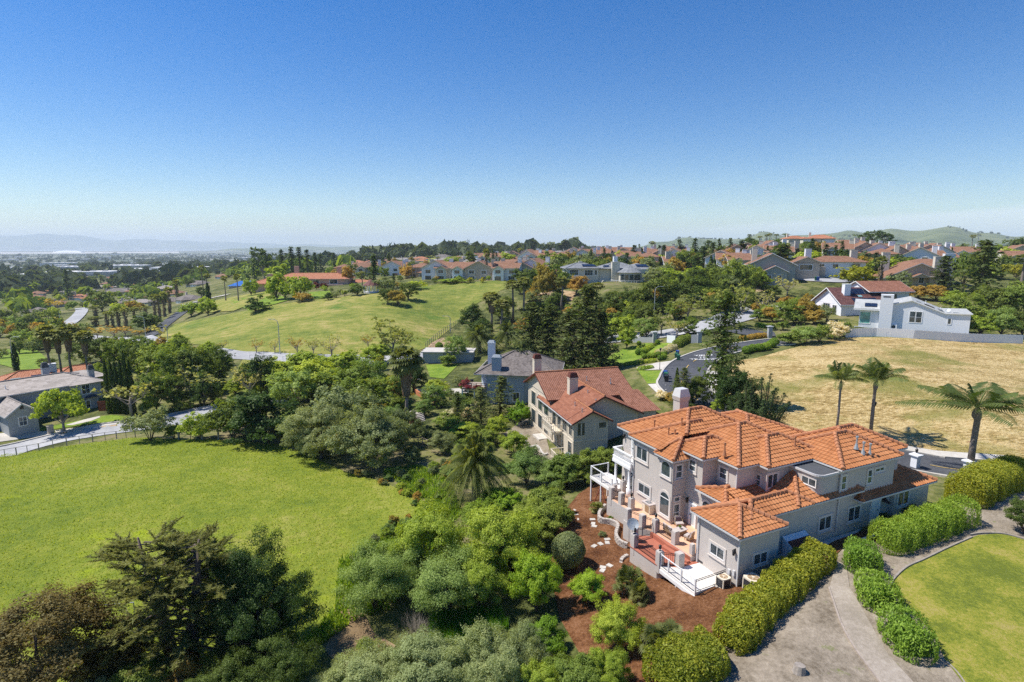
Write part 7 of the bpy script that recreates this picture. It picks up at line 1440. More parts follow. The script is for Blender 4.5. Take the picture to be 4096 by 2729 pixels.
SH.block(0,15,0,12,-5,2.75);SH.gable(-.8,15.5,-.8,12.8,2.8,.62,M['tile_maroon'],'x',None,wallx=.8,fascia=M['white']);SH.block(10,22,4,14,-4,6.0);SH.gable(9.4,22.6,2.6,15,6.0,.42,M['tile_red'],'x',None,wallx=.6,fascia=M['white']);SH.done_walls(M['white_wall'])
SH.win('w',0,5,8,.6,2.6,mull=2,trim=.12,trimmat=M['white'],sill=False);SH.win('w',0,2,3.8,.4,2.4,mull=1,trim=.12,trimmat=M['white'],sill=False);SH.win('w',0,4,8,-3.4,-1,mull=2,trim=.12,trimmat=M['white'],sill=False);SH.win('s',4,15.5,18.5,3.4,5.2,mull=1,trim=.1,trimmat=M['white'],sill=False);SH.win('w',0,9.5,11,-3,-1,mull=1,trim=.12,trimmat=M['white'],sill=False)
SH.chimney(3.2,3.4,1.7,1.3,2,8.0,M['white_wall']);zs_=lambda y:2.8+.62*(y+.8)
panels(SH,[(4.6,3.2,zs_(3.2)),(11.5,3.2,zs_(3.2)),(10.6,5.4,zs_(5.4)),(4.6,5.4,zs_(5.4))],nx=6,ny=2);panels(SH,[(3.6,.0,zs_(0)),(10.5,.0,zs_(0)),(10.5,1.7,zs_(1.7)),(3.6,1.7,zs_(1.7))],nx=6,ny=2);panels(SH,[(6.0,2.1,zs_(2.1)),(7.2,2.1,zs_(2.1)),(7.2,2.8,zs_(2.8)),(6.0,2.8,zs_(2.8))],M['skylight'],'skylight')
balcony(SH,-4.5,0,3,11,.2,M['redwood']);b=MB();b.box(-6,-.5,-2,6,-3.2,-3.0);b.build('lower_deck',M['redwood'],SH.root)
q=aty(A4(575,370),232.0);CM=Bld('cream_mansion','big cream mansion with grey tile roofs and curved balconies on the hill','house',(q[0],q[1],q[2]-6.2),math.radians(6))
CM.block(0,13,0,10,-6,6.2);CM.hip(-.8,13.8,-.8,10.8,6.2,.34,M['slate'],caps=M['slate']);CM.done_walls(M['cream'])
ring=lambda cx,cy,r,n=12,s=0:[(cx+r*math.cos(2*PI*k/n+s),cy+r*math.sin(2*PI*k/n+s))for k in range(n)]
def cw(B,pts,z0,z1,mat,nm):b=MB();b.prism(pts,z0,z1);return b.build(nm,mat,B.root)
WX=dict(trim=.15,trimmat=M['white'],sill=False)
cw(CM,[(13,1),(30,-3),(36,-1),(36,12),(13,12)],-8,5.8,M['cream'],'wing');CM.hip(14,30,-1.5,12,6.0,.36,M['slate'],caps=M['slate'],gut=False);CM.hip(24.5,37.0,-1.8,12.5,5.8,.34,M['slate'],gut=False)
cw(CM,ring(24.5,-4,4.2),-9,4.6,M['cream'],'tower');mb=MB();R_=ring(24.5,-4,5.0)
for k in range(12):a,b_=R_[k],R_[(k+1)%12];flat_slope(mb,[(*a,4.6),(*b_,4.6),(24.5,-4,7.4)])
mb.build('tower_roof',M['slate'],CM.root)
for z in(.6,):o=cw(CM,ring(23.5,-4.2,6.3,16),z-.4,z,M['white'],'balcony');b=MB();R2=ring(23.5,-4.2,6.2,32);[b.beam((*R2[k],z+1),(*R2[(k+1)%32],z+1),.14,.14)for k in range(32)];[b.box(p[0]-.07,p[0]+.07,p[1]-.07,p[1]+.07,z,z+1)for p in R2];b.build('balustrade',M['white'],o)
cw(CM,[(13,-1),(19,-2.2),(19,1),(13,1)],-8,1.2,M['cream'],'stair_block');b=MB();b.hull8([(8.5,-2.4,-6),(14.5,-2.4,-6),(14.5,-.4,-6),(8.5,-.4,-6),(8.6,-2.4,-5.6),(14.5,-2.4,1.4),(14.5,-.4,1.4),(8.6,-.4,-5.6)]);b.build('stair',M['cream'],CM.root)
CM.win('s',0,1,4.6,3.4,5.6,mull=3,hb=1,**WX);CM.win('s',0,7.2,10.6,3.2,5.4,mull=2,hb=1,**WX);CM.win('s',0,11.3,12.4,3.4,5.4,mull=1,**WX);CM.win('w',0,2,6,3.4,5.5,mull=2,**WX);balcony(CM,-2.0,4.5,-2.2,0,2.2,M['white'])
for k in range(5):
 a=PI*(1.18+.15*k);
 for z0,z1 in((1.3,3.8),(-7.2,-3.4)):x,y=24.5+4.25*math.cos(a),-4+4.25*math.sin(a);b=MB();t=Vector((-math.sin(a),math.cos(a),0))*.75;n=Vector((math.cos(a),math.sin(a),0))*.06;c=Vector((x,y,0));b.hull8([c-t-n+Vector((0,0,z0)),c+t-n+Vector((0,0,z0)),c+t+n+Vector((0,0,z0)),c-t+n+Vector((0,0,z0)),c-t-n+Vector((0,0,z1)),c+t-n+Vector((0,0,z1)),c+t+n+Vector((0,0,z1)),c-t+n+Vector((0,0,z1))]);b.build('window',M['glass'],CM.root)
for x,w in((31.2,1.5),(34,1.6)):CM.win('s',-2.2+(x-31)*.25-.5,x,x+w,1.6,4.4,mull=1,hb=1,**WX)
CM.chimney(19.5,-1.6,3.2,1.6,-6,8.6,M['cream']);CM.chimney(21.5,6,1.6,1.4,5,10.6,M['white_wall']);CM.chimney(7.5,9.4,1.4,1.2,5,8.6,M['cream'])
panels(CM,[(6.5,.6,6.8),(12.5,.6,6.8),(11.4,2.9,7.6),(6.5,2.9,7.6)],nx=3);panels(CM,[(29,.2,6.6),(34.2,.2,6.6),(33.6,2.8,7.5),(29,2.8,7.5)],nx=3);panels(CM,[(14.6,0,6.6),(17.5,0,6.6),(17.5,1.6,7.2),(15.4,1.6,7.2)])
q=aty(A3(488,462),300.0);PH=Bld('pink_house','pink two storey villa with orange tile roof and three chimneys on the green hill','house',(q[0],q[1],q[2]-6.0),math.radians(4))
PH.block(0,21,0,14,-3,6);PH.hip(-18,22.2,-1.2,15,6.0,.34,M['tile_orange'],caps=M['tile_orange']);PH.block(-17,0,2,13,-3,6);PH.block(-30,-12,4,15,-3,3.4);PH.hip(-31,-10,2.5,16,3.4,.34,M['tile_orange'],caps=M['tile_orange'],gut=False);PH.block(18,40,5,15,-3,3.0);PH.hip(17,41,4,16,3.0,.34,M['tile_orange'],caps=M['tile_orange'],gut=False);PH.done_walls(M['pink'])
PH.win('s',0,3,6,3.6,5.4,mull=1,**WX);PH.win('s',0,11.5,15.5,3.4,5.6,mull=1,**WX);PH.win('s',0,3,6,0,2,mull=1,**WX);PH.win('s',0,12,16,-.4,2.2,mull=2,**WX);b=MB();b.box(8,19,-3,0,2.6,3.0);b.build('balcony',M['pink'],PH.root)
for x,y,z in((-8,10,12.2),(14,12,11.8),(-20,3.6,8.4)):PH.chimney(x,y,2.2,1.8,3,z,M['pink'])
q=aty(A2(1960,560),430.0);BR=Bld('blue_roofed_house','low house with a bright blue tile roof far down the valley drive','house',(q[0],q[1],q[2]-1.0),math.radians(15))
for a in((0,22,0,14,4.2),(14,40,4,18,4.0),(20,34,-6,8,4.1)):BR.block(a[0],a[1],a[2],a[3],-5,a[4]-.1);BR.hip(a[0]-1,a[1]+1,a[2]-1,a[3]+1,a[4],.42,M['tile_blue'],gut=False)
BR.done_walls(M['tan_stucco']);BR.win('s',0,5,9,1,3,**WX)
q=aty(B7(2165,1205),62.0);RH=Bld('brown_roofed_house','brown tiled house corner with white post at the right edge','house',(q[0]+.6,q[1]+.3,q[2]-2.6),math.radians(34))
RH.block(.4,12,.8,10,-1.5,2.55);RH.hip(-.5,14,-.5,11,2.6,.55,M['tile_brown'],caps=M['tile_brown']);RH.done_walls(M['white_wall']);b=MB();b.box(-.2,.0,-.3,-.1,-1.5,2.55);b.build('porch_post',M['white'],RH.root)
q=aty(A4(2150,340),215.0);G2=Bld('grey_green_house','grey green two storey house with stacked gables below the knoll','house',(q[0]-1,q[1],q[2]-6.4),math.radians(-18));G2.block(0,16,0,13,-5,6.3);G2.gable(-.7,16.7,-.7,14,6.3,.5,M['tile_brown'],'y',None,wallx=.7,fascia=M['white']);G2.block(5,13,-3,1,-5,4.0);G2.gable(4.4,13.6,-3.6,2,4.0,.5,M['tile_brown'],'y',None,wallx=.6,fascia=M['white']);G2.done_walls(M['greygreen']);G2.chimney(2.5,8,1.8,1.4,5,12.8,M['cream'])
for x in(6.2,9.6):G2.win('s',-3,x,x+1.6,.6,2.8,mull=1,**WX);G2.win('s',-3,x,x+1.6,-3.2,-.8,mull=1,**WX)
G2.win('s',0,2,3.6,3.2,5.2,mull=1,**WX)
q=aty(A5(1150,560),212.0);G3=Bld('beige_gable_house','broad beige house with a wide low brown gable right of the yellow tree','house',(q[0],q[1],q[2]-3.4),math.radians(-14));pr=[(0,3.2),(11.5,8.6),(21,4.4)];profile(G3,pr,-5,16,M['beige'],M['tile_brown'],.8,.25);G3.block(14,21.5,-2.5,2,-5,4.0);G3.gable(7.5,14.5,-3.2,2,3.6,.45,M['tile_brown'],'y',None,wallx=.6);G3.done_walls(M['beige']);G3.win('s',-2.5,16.2,18.4,1.2,3.0,mull=1,**WX);G3.win('s',0,11.4,13,1.5,4,mull=1,**WX);G3.chimney(19.5,6,3.0,1.8,4,11,M['cream']);G3.chimney(23.5,8,3.4,2,0,12,M['white_wall']);G3.hip(9,30,9,26,7.5,.3,M['tile_brown'],gut=False);G3.chimney(4,12,2.6,1.6,4,12.5,M['cream'])
q=aty(A5(545,425),222.0);G4=Bld('white_townhouse','white two storey house with brown roof and white chimney above the cul de sac','house',(q[0],q[1],q[2]-5.6),math.radians(-10));G4.block(0,14,0,11,-2,5.5);G4.hip(-.7,19.7,-.7,11.7,5.6,.36,M['tile_brown'],gut=False);G4.block(13,19,1,11,-2,5.5);G4.done_walls(M['white_wall']);G4.chimney(-1.0,4,2.2,1.6,-2,10.5,M['white_wall']);G4.chimney(17,8,2.4,1.6,4,10,M['cream']);G4.win('s',0,2,4,3.2,4.8,mull=1,**WX);G4.win('s',0,7,9,3.2,4.8,mull=1,**WX);G4.win('s',1,14,17,3.2,5,mull=2,**WX);G4.win('s',1,14,18,-.5,1.8,mull=3,**WX)
q=aty(A5(380,430),218.0);G5=Bld('beige_bay_house','small beige house front with a wide bay window above the bare trees','house',(q[0],q[1],q[2]-3.4),math.radians(-12));G5.block(0,9,0,12,-4,3.3);G5.gable(-.7,9.7,-.7,12,3.4,.42,M['tile_brown'],'y',None,wallx=.6,fascia=M['cream']);G5.block(-6,12,3,14,-5,1.8);G5.done_walls(M['beige']);G5.win('s',0,2,6.5,.6,2.6,mull=2,**WX)
q=aty(A4(1440,345),285.0);G6=Bld('panelled_townhouse','cream townhouse with brown roof carrying two dark solar panels above the lime trees','house',(q[0],q[1],q[2]-4.0),math.radians(-4));G6.block(0,31,0,15,-4,3.9);G6.gable(-2,32,-1,16,4.0,.5,M['tile_brown'],'x',None,wallx=1,fascia=M['white']);G6.done_walls(M['white_wall']);panels(G6,[(14,3,6.1),(32,3,6.1),(31,5.6,7.4),(13,5.6,7.4)]);panels(G6,[(22,.6,4.9),(31,.6,4.9),(31.6,2.8,6.0),(23,2.8,6.0)]);G6.chimney(1,6,2.8,2,3,10.6,M['cream']);G6.win('s',0,24,27,-.5,2,mull=1,**WX);G6.win('e',31,4,7,0,2.5,mull=1,**WX)
def proto_house(kind,wall,roof,seed):
 """kind: 'gable' or 'hip' two storey house; its own frame faces -y"""
 r=random.Random(seed);B=Bld('town_house',None,None,(0,0,-500),0.0);w,d=11+r.random()*2,12.0;h=5.6
 B.block(0,w,0,d,-5,h)
 if kind=='gable':B.gable(-.6,w+.6,-.6,d+.6,h,.42,roof,'x',None,wallx=.6,fascia=M['cream_trim']);B.block(1,5.5,-2.2,1,-5,h-.4);B.gable(.5,6.0,-2.8,3,h-.4,.55,roof,'y',None,wallx=.6,fascia=M['cream_trim'])
 elif kind=='front':B.gable(-.6,w+.6,-.6,d+.6,h,.5,roof,'y',None,wallx=.6,fascia=M['cream_trim']);B.block(w-1,w+4.5,3,d,-5,3.2);B.gable(w-1.2,w+5.2,2.4,d+.6,3.2,.4,roof,'x',None,wallx=.4)
 else:B.hip(-.7,w+.7,-.7,d+.7,h,.36,roof,gut=False);B.block(w-5,w,-2,1,-5,3.0);B.hip(w-5.6,w+.6,-2.6,2,3.0,.4,roof,gut=False)
 B.done_walls(wall);k=dict(trim=.16,trimmat=M['white'],sill=False)
 y=-2.2 if kind=='gable' else 0
 B.win('s',y,1.8,4.2,3.3,4.9,mull=1,**k);B.win('s',0,7.4,9.6,3.2,4.8,mull=1,**k);B.win('s',y,1.6,4.4,.1,2.2,mull=2,**k);B.win('s',0 if kind!='hip' else-2.0,7.2,9.9,.1,2.2,mull=2,**k);B.win('w',0,3,5,3.3,4.9,mull=1,**k)
 B.chimney(w-.3,d*.45,1.7,1.2,0,9.6,M['cream']if seed%2 else M['white_wall']);return B.root
TH=[proto_house('gable',M['cream'],M['tile_brown'],1),proto_house('front',M['white_wall'],M['tile_brown'],2),proto_house('hip',M['beige'],M['tile_brown'],3),proto_house('gable',M['white_wall'],M['tile_brown'],4),proto_house('front',M['beige'],M['tile_brown'],5)]
_used=[False]*5
def town(k,pos,rz,label,group,s=1.0,sink=.3):
 o=TH[k]if not _used[k]else copy_tree(TH[k]);_used[k]=True
 o.location=(float(pos[0]),float(pos[1]),float(pos[2]-sink));o.rotation_euler=(0,0,rz);o.scale=(s,s,s);tag(o,label,'house',group);return o
for i,(x,y,k,lab)in enumerate([(1350,452,2,'leftmost crest house with hip roof behind the feathery palm'),(1470,470,1,'white gabled house beside the leftmost crest house'),(1585,470,0,'tan house in the middle of the crest row'),(1730,474,3,'white crest house under the solar roof'),(1840,476,4,'tan crest house with dark lower roof left of the shaggy palm'),(1945,470,2,'crest house partly behind the shaggy palm'),(2075,474,3,'white crest house right of the shaggy palm'),(2180,470,4,'tan crest house end right of the white one')]):
 q=gp(A3(x,y));town(k,q,math.radians(-12+(i%3)*4),lab,None,1.08)
for i,(x,y,k,lab)in enumerate([(-20,455,0,'cream house at the right end of the crest row'),(140,460,1,'white gabled house left of the olive brown tree')]):town(k,gp(A4(x,y)),math.radians(-20),lab,None,1.12)
def town_row(g,lst,group,label,rz=-12,s=1.05):
 for i,(x,y)in enumerate(lst):town((i*2+len(lst))%5,gp(g(x,y)),math.radians(rz+(i*37%25)-12),label,group,s)
town_row(A4,[(150,345),(230,342),(310,330),(430,345),(520,335),(600,345),(680,330),(770,320),(860,318),(950,335),(1060,325),(1130,318),(1230,325),(1330,318),(640,300),(750,292),(900,290),(1000,296),(1180,290),(1310,288),(540,300),(1420,300),(1000,360),(1150,365),(1260,360),(1370,355)],'brown roofed town houses on the plateau','brown roofed town house among the plateau roofs behind the cream mansion')
town_row(A4,[(1750,385),(1850,400),(1950,410),(1780,330),(1900,330),(2050,345),(2150,330),(2260,335),(2330,320),(1990,310),(2200,300)],'brown roofed town houses below the knoll','brown roofed town house below the palm knoll',-18)
town_row(A5,[(620,420),(700,400),(860,420),(960,430),(1060,420),(1180,425),(1300,440),(1400,430),(1500,440),(930,395),(1080,392),(1220,395),(1350,392),(1480,400),(1580,420),(2180,480),(2280,470),(2200,420),(2320,410),(1740,430),(780,380),(1000,465),(1130,460),(1290,475),(1420,478)],'brown roofed town houses right of the yellow tree','brown roofed town house in the packed rows above the beige gable house',-14)
town_row(A3,[(1850,345),(1960,345),(2060,350),(1700,350),(2160,335),(2290,320)],'brown roofed houses behind the crest','brown roofed house in the second row behind the crest houses',-16)
town_row(A3,[(1120,440),(1180,430),(900,440),(720,440),(660,345),(930,430)],'low roofs left of the crest houses','low brown roofed house left of the tall crest fir',10)
def small_house(kind,wall,roof,seed):
 r=random.Random(seed);b=MB();w,d=15+r.random()*4,11.0;h=3.2
 def hip(x0,x1,y0,y1,h,s):
  rr=min(x1-x0,y1-y0)/2;A,B_=((x0+rr,y0+rr,h+rr*s),(x1-rr,y0+rr,h+rr*s))if x1-x0>y1-y0 else((x0+rr,y0+rr,h+rr*s),(x0+rr,y1-rr,h+rr*s));c=[(x0,y0,h),(x1,y0,h),(x1,y1,h),(x0,y1,h)]
  S=[[c[0],c[1],B_,A],[c[1],c[2],B_],[c[2],c[3],A,B_],[c[3],c[0],A]]if x1-x0>y1-y0 else[[c[0],c[1],A],[c[1],c[2],B_,A],[c[2],c[3],B_],[c[3],c[0],A,B_]]
  for P in S:flat_slope(b,P);b.m[-1]=1
 b.box(0,w,0,d,-4,h);hip(-.7,w+.7,-.7,d+.7,h,.38);b.box(w*.55,w*.95,-5,2,-4,h-.1);hip(w*.5,w,-5.6,4,h-.08,.38)
 for x in(1.5,4.5):b.box(x,x+1.6,-.06,0,1,2.4,2)
 b.box(w*.6,w*.9,-5.06,-5,-.2,2.2,3);b.box(2,3.2,d*.5,d*.5+1,3,7,0)
 return b.build('suburban_house',[wall,roof,M['glass'],M['white']])
SMALL=[small_house('a',M['beige'],M['tile_brown'],1),small_house('b',M['tan_stucco'],M['shingle_grey'],2),small_house('c',M['cream'],M['tile_orange'],3),small_house('d',M['greygreen'],M['tile_grey'],4)]
_su=[False]*4
def small(k,q,rz,label,group,s=1.0,name=None):
 o=SMALL[k]if not _su[k]else SMALL[k].copy()
 if _su[k]:COL.objects.link(o)
 _su[k]=True;o.location=(float(q[0]),float(q[1]),float(q[2]));o.rotation_euler=(0,0,rz);o.scale=(s,s,s);tag(o,label,'house',group)
 if name:o.name=name
 return o
rng=random.Random(4)
for(x,y,k,l)in[(300,700,0,'biggest brown roofed house of the left valley'),(400,705,0,'brown roofed house right of the biggest valley roof'),(200,770,1,'pale grey roofed house nearest in the left valley'),(100,620,2,'orange roofed house at the left edge of the valley'),(640,560,0,'tan roofed house in front of the dark valley firs'),(590,645,2,'small house with twin cypresses in the valley'),(1130,650,0,'pale roofed house behind the low valley palms'),(1590,535,1,'grey roofed house above the palm drive'),(1590,470,2,'orange roofed house far above the palm drive'),(2020,390,2,'orange roofed house on the ridge left of the firs'),(1010,590,1,'grey house in the middle of the valley'),(970,555,3,'grey green house behind the valley trees')]:
 small(k,gp(A2(x,y)),rng.uniform(-.6,.6),l,None,rng.uniform(.95,1.25))
def small_rows(n,poly,group,label,seed,s=(.8,1.2),ks=(0,1,2,3)):
 r=np.random.default_rng(seed);P=np.array(poly,float);k=0;placed=[]
 for _ in range(n*40):
  u,v=r.uniform(*[(P[:,0].min()),P[:,0].max()]),r.uniform(P[:,1].min(),P[:,1].max())
  if not inside(P,np.array([u]),np.array([v]))[0]:continue
  q=gp(G(u,v));
  if any((q[0]-p[0])**2+(q[1]-p[1])**2<22**2 for p in placed):continue
  placed.append(q);small(ks[r.integers(len(ks))],q,r.uniform(-.7,.7),label,group,r.uniform(*s));k+=1
  if k>=n:break
small_rows(34,[(0,650),(200,645),(430,655),(440,690),(340,715),(215,700),(100,690),(0,720)],'houses of the left valley','low house half hidden by trees in the left valley',1)
small_rows(40,[(0,630),(430,625),(560,640),(450,655),(0,652)],'houses at the edge of the valley town','pale low house at the near edge of the valley town',2)
small_rows(26,[(700,588),(1000,590),(1190,598),(1190,612),(900,618),(760,612)],'houses behind the hill crest','small roof among the trees behind the hill crest',3)
small_rows(36,[(960,572),(1480,571),(1480,583),(1200,586),(980,586)],'houses on the far hill','tiny pale house on the far hill skyline',5,ks=(0,2,1,3))
for i,(x,y,k,s,l)in enumerate([(330,262,2,1.2,'orange roofed house left on the knoll'),(480,270,2,1.5,'biggest orange roofed house on the knoll'),(560,290,2,1.1,'orange roofed house right of the biggest on the knoll'),(640,290,2,1.1,'orange roofed house at the right end of the knoll'),(1290,320,0,1.1,'brown house right below the skyline eucalyptus'),(1560,312,2,1.1,'mansion with an orange roof left on the right skyline'),(1660,305,0,1.8,'tallest tan mansion on the right skyline'),(1800,300,3,1.5,'pale mansion right of the tan one on the skyline'),(2150,300,2,1.8,'orange roofed mansion at the right skyline end'),(1450,312,1,1.0,'low pale house left of the skyline mansions')]):
 small(k,gp(A5(x,y)),rng.uniform(-.4,.2),l,None,s*.62,'hill_house')
def hall(seed):
 b=MB();r=random.Random(seed);b.box(-40,40,-22,22,-6,8,0);b.box(-39,39,-21,21,8.01,8.6,1)
 for k in range(5):x=-30+k*14;b.box(x,x+4,-5,3,8.6,9.8,0)
 return b.build('warehouse',[M['hallwall'],M['hallroof']])
M['hallwall']=plain('hall_wall',(.50,.49,.47),.8,var=.1,vs=.02);M['hallroof']=plain('hall_roof',(.72,.71,.69),.8,var=.12,vs=.01)
HL=[hall(1),hall(2)];hu=[False,False];r=np.random.default_rng(12);n=0
def put_hall(q,sx,sy,rz,label,group):
 global n
 k=n%2;o=HL[k]if not hu[k]else HL[k].copy()
 if hu[k]:COL.objects.link(o)
 hu[k]=True;n+=1;o.location=(float(q[0]),float(q[1]),float(q[2]));o.scale=(sx,sy,1.0+.5*(n%3==0));o.rotation_euler=(0,0,rz);tag(o,label,'building',group)
for(x,y,s)in[(460,415,1.5),(560,450,2.0),(700,450,1.6),(990,437,1.6),(300,395,1.0),(1080,385,1.4),(1250,402,1.4),(1300,425,1.3),(1560,410,1.4),(1650,405,1.0),(1140,375,1.2),(650,400,1.0),(60,425,1.0),(920,402,1.0)]:
 q=gp(A2(x,y));put_hall(q,s,s*.8,.15+.1*math.sin(x),'large white roofed hall at the near edge of the plain','white halls at the near edge of the plain')
for k in range(110):
 th=math.radians(r.uniform(-45,-3));d=1900*4.2**(r.random()**1.3);x,y=d*math.sin(th),d*math.cos(th)
 put_hall((x,y,hz(x,y)),r.uniform(.5,1.9),r.uniform(.5,1.5),r.uniform(-.3,.5),'pale flat roofed building far out on the plain','pale buildings far out on the plain')
def mass(name,n,rf,th0,th1,hr,key,seed,wr=(.8,1.5),sc=1.0,hf=None):
 """many far crowns as one mass of faceted tufts"""
 r=np.random.default_rng(seed);th=np.radians(r.uniform(th0,th1,n));d=rf(r.random(n));
 f=np.sin(th*90+d*.004)+np.sin(th*41-d*.0023+1)+.8*np.sin(d*.011+th*15);k=r.random(n)<np.clip(.45+.35*f,.06,1);th,d=th[k],d[k];m=len(th)
 X,Y=d*np.sin(th),d*np.cos(th);Zg=hgt(X,Y)
 if hf is not None:kk=hf(X,Y,Zg);X,Y,Zg,d=X[kk],Y[kk],Zg[kk],d[kk];m=len(X)
 h=r.uniform(*hr,m)*np.where(r.random(m)<.12,1.7,1);w=h*r.uniform(*wr,m)*sc;nq=9
 dirs=unit(r.normal(size=(m,nq,3)));dirs[:,:,2]=np.abs(dirs[:,:,2])*.9;c=np.stack([X,Y,Zg+h*.45],1)[:,None,:]
 P=(c+dirs*np.stack([w*.38,w*.38,h*.45],1)[:,None,:]).reshape(-1,3);Nn=unit(dirs.reshape(-1,3)+r.normal(size=(m*nq,3))*.25)
 V,Q=leaf_quads(P,Nn,np.repeat(w,nq)*.75*r.uniform(.8,1.3,m*nq),.9,r)
 o=bpy.data.objects.new(name,np_mesh(name,V,Q,M['leaf_'+key],np.clip(np.repeat(r.random(m),nq)*.7+r.random(m*nq)*.3,0,1)));COL.objects.link(o);o['kind']='stuff';return o
mass('valley_trees',14000,lambda u:900*9**(u**.95),-47,8,(8,14),'far',21)
mass('town_trees',900,lambda u:560+700*u,-47,-16,(5,9),'mid',22)
mass('range_shrubs',2600,lambda u:3200+2600*u,14,47,(5,11),'far',23,(1.2,2.0),hf=lambda X,Y,Z_:np.sin(X*.004)+np.sin(Y*.0051)>.55)
q=aty(A2(595,238),9000.0);b=MB();rr=np.random.default_rng(2)
for k in range(14):x=-210+k*31;hh=46*math.sin(PI*(k+.7)/15)**.5;hh*=.7;b.hull8([(x-26,-60,0),(x+26,-60,0),(x+26,60,0),(x-26,60,0),(x-14,-15,hh),(x+14,-15,hh*.96),(x+14,15,hh*.95),(x-14,15,hh)])
o=b.build('salt_heap',plain('salt',(.85,.83,.80),.9));o.location=(q[0],q[1],hz(q[0],q[1]));tag(o,'long white salt heap far out beside the bay','salt heap')
def pylon():
 b=MB();H_=45.0;w0=4.5
 for sx in(-1,1):
  for sy in(-1,1):b.beam((sx*w0,sy*w0,-6),(sx*.9,sy*.9,30),.5,.5);b.beam((sx*.9,sy*.9,30),(sx*.5,sy*.5,H_),.4,.4)
 for k in range(7):
  z0,z1=k*4.3,(k+1)*4.3;a,c=w0+(.9-w0)*z0/30,w0+(.9-w0)*z1/30
  for s in(-1,1):
   b.beam((-a,s*a,z0),(c,s*c,z1),.25,.25);b.beam((a,s*a,z0),(-c,s*c,z1),.25,.25);b.beam((s*a,-a,z0),(s*c,c,z1),.25,.25);b.beam((s*a,a,z0),(s*c,-c,z1),.25,.25)
 for z,w in((31,7),(36,6),(41,5)):b.beam((-w,0,z),(w,0,z),.5,.5);b.beam((-w,0,z),(0,0,z+2.2),.25,.25);b.beam((w,0,z),(0,0,z+2.2),.25,.25)
 return b.build('power_pylon',M['galv'])
PY=None
for i,(g_,x,vt,vb)in enumerate([(A3,1162,170,250),(A3,1193,147,245),(A3,1253,180,240),(A3,1283,170,235),(A3,1350,188,232),(A3,1454,157,232),(A3,1481,195,235),(A3,1541,177,225),(A3,1863,119,215),(A3,1875,125,215),(A3,1913,150,215),(A3,2100,150,222),(A3,2127,165,222),(A3,2286,168,222),(A4,147,168,222),(A4,378,142,228),(A4,402,170,228),(A4,637,180,232),(A4,683,133,230),(A4,1430,170,235)]):
 y=45*F/((vb-vt)*S1);p=ray(*g_(x,vt))*y;z0=hz(p[0],p[1]);o=PY.copy()if PY else pylon()
 if PY:COL.objects.link(o)
 PY=PY or o;s=(p[2]-z0)/45;o.location=(float(p[0]),float(p[1]),z0);o.scale=(1,1,s);o.rotation_euler=(0,0,.5);tag(o,'grey lattice power pylon on the far skyline','pylon','power pylons on the skyline')
def post_fence(name,pts,h,mat,label,step,rails=(1.0,),w=.09,thin=False):
 L=smooth_line([p[:2]for p in pts],6);s=np.concatenate([[0],np.cumsum(np.linalg.norm(np.diff(L,axis=0),axis=1))]);n=max(2,int(s[-1]/step));t=np.linspace(0,s[-1],n+1)
 X,Y=np.interp(t,s,L[:,0]),np.interp(t,s,L[:,1]);Zg=hgt(X,Y);e=empty(name,(X[0],Y[0],Zg[0]),0,label,'fence');o=np.array([X[0],Y[0],Zg[0]])
 for k in range(n+1):b=MB();ww=w*(.6 if thin and k%2 else 1);p=np.array([X[k],Y[k],Zg[k]])-o;b.box(p[0]-ww/2,p[0]+ww/2,p[1]-ww/2,p[1]+ww/2,p[2]-.3,p[2]+h);b.build('post',mat,e)
 for r in rails:
  b=MB()
  for k in range(n):b.beam((X[k]-o[0],Y[k]-o[1],Zg[k]-o[2]+h*r),(X[k+1]-o[0],Y[k+1]-o[1],Zg[k+1]-o[2]+h*r),.05,.06)
  b.build('rail',mat,e)
 return e
P_=lambda g,l:[gp(g(*p))for p in l]
post_fence('field_fence',P_(B1,[(-60,945),(60,920),(390,855),(680,805),(960,765),(1160,755)]),1.25,M['wood'],'post and rail fence between the green field and the lower road',1.7,(.98,),.1,True)
post_fence('chain_fence',P_(B2,[(560,1090),(765,1075),(960,1060),(1160,1040)]),1.5,M['galv'],'thin metal fence at the lower edge of the green field',3.0,(.98,),.06)
post_fence('hill_fence',P_(A3,[(1505,1065),(1600,980),(1700,910),(1810,840)]),2.0,M['wood'],'tall dark post fence climbing the hill beside the bare slope',2.0,(.98,.5),.14)
post_fence('roadside_fence',P_(A3,[(0,1150),(300,1160),(600,1168)]),1.2,M['galv'],'thin fence below the canyon road',3.0,(.98,),.06)
post_fence('garden_fence',P_(B3,[(1370,770),(1520,850),(1560,830)]),1.4,M['wood'],'brown garden fence beside the gully palm',1.5,(.98,.5),.1)
a,c=gp(B1(1540,772)),gp(B1(1725,772));d=(c-a)/np.linalg.norm(c-a);e=empty('field_gate',a,math.atan2(d[1],d[0]),'green metal gate in the far corner of the green field','gate');L=np.linalg.norm(c-a);b=MB()
for z in(.15,.5,.85,1.15):b.beam((0,0,z),(L,0,z),.05,.05)
for x in(0,L/2,L):b.beam((x,0,0),(x,0,1.2),.06,.06)
b.beam((0,0,.15),(L/2,0,1.15),.05,.05);b.build('gate_frame',plain('green_gate_paint',(.06,.14,.11),.6),e)
for x in(-.15,L+.15,L+2.6):b=MB();b.box(x-.1,x+.1,-.1,.1,-.2,1.7);b.build('gate_post',M['wood'],e)
b=MB();b.beam((L+.1,0,1.65),(L+2.7,0,1.65),.08,.1);b.build('top_rail',M['wood'],e)
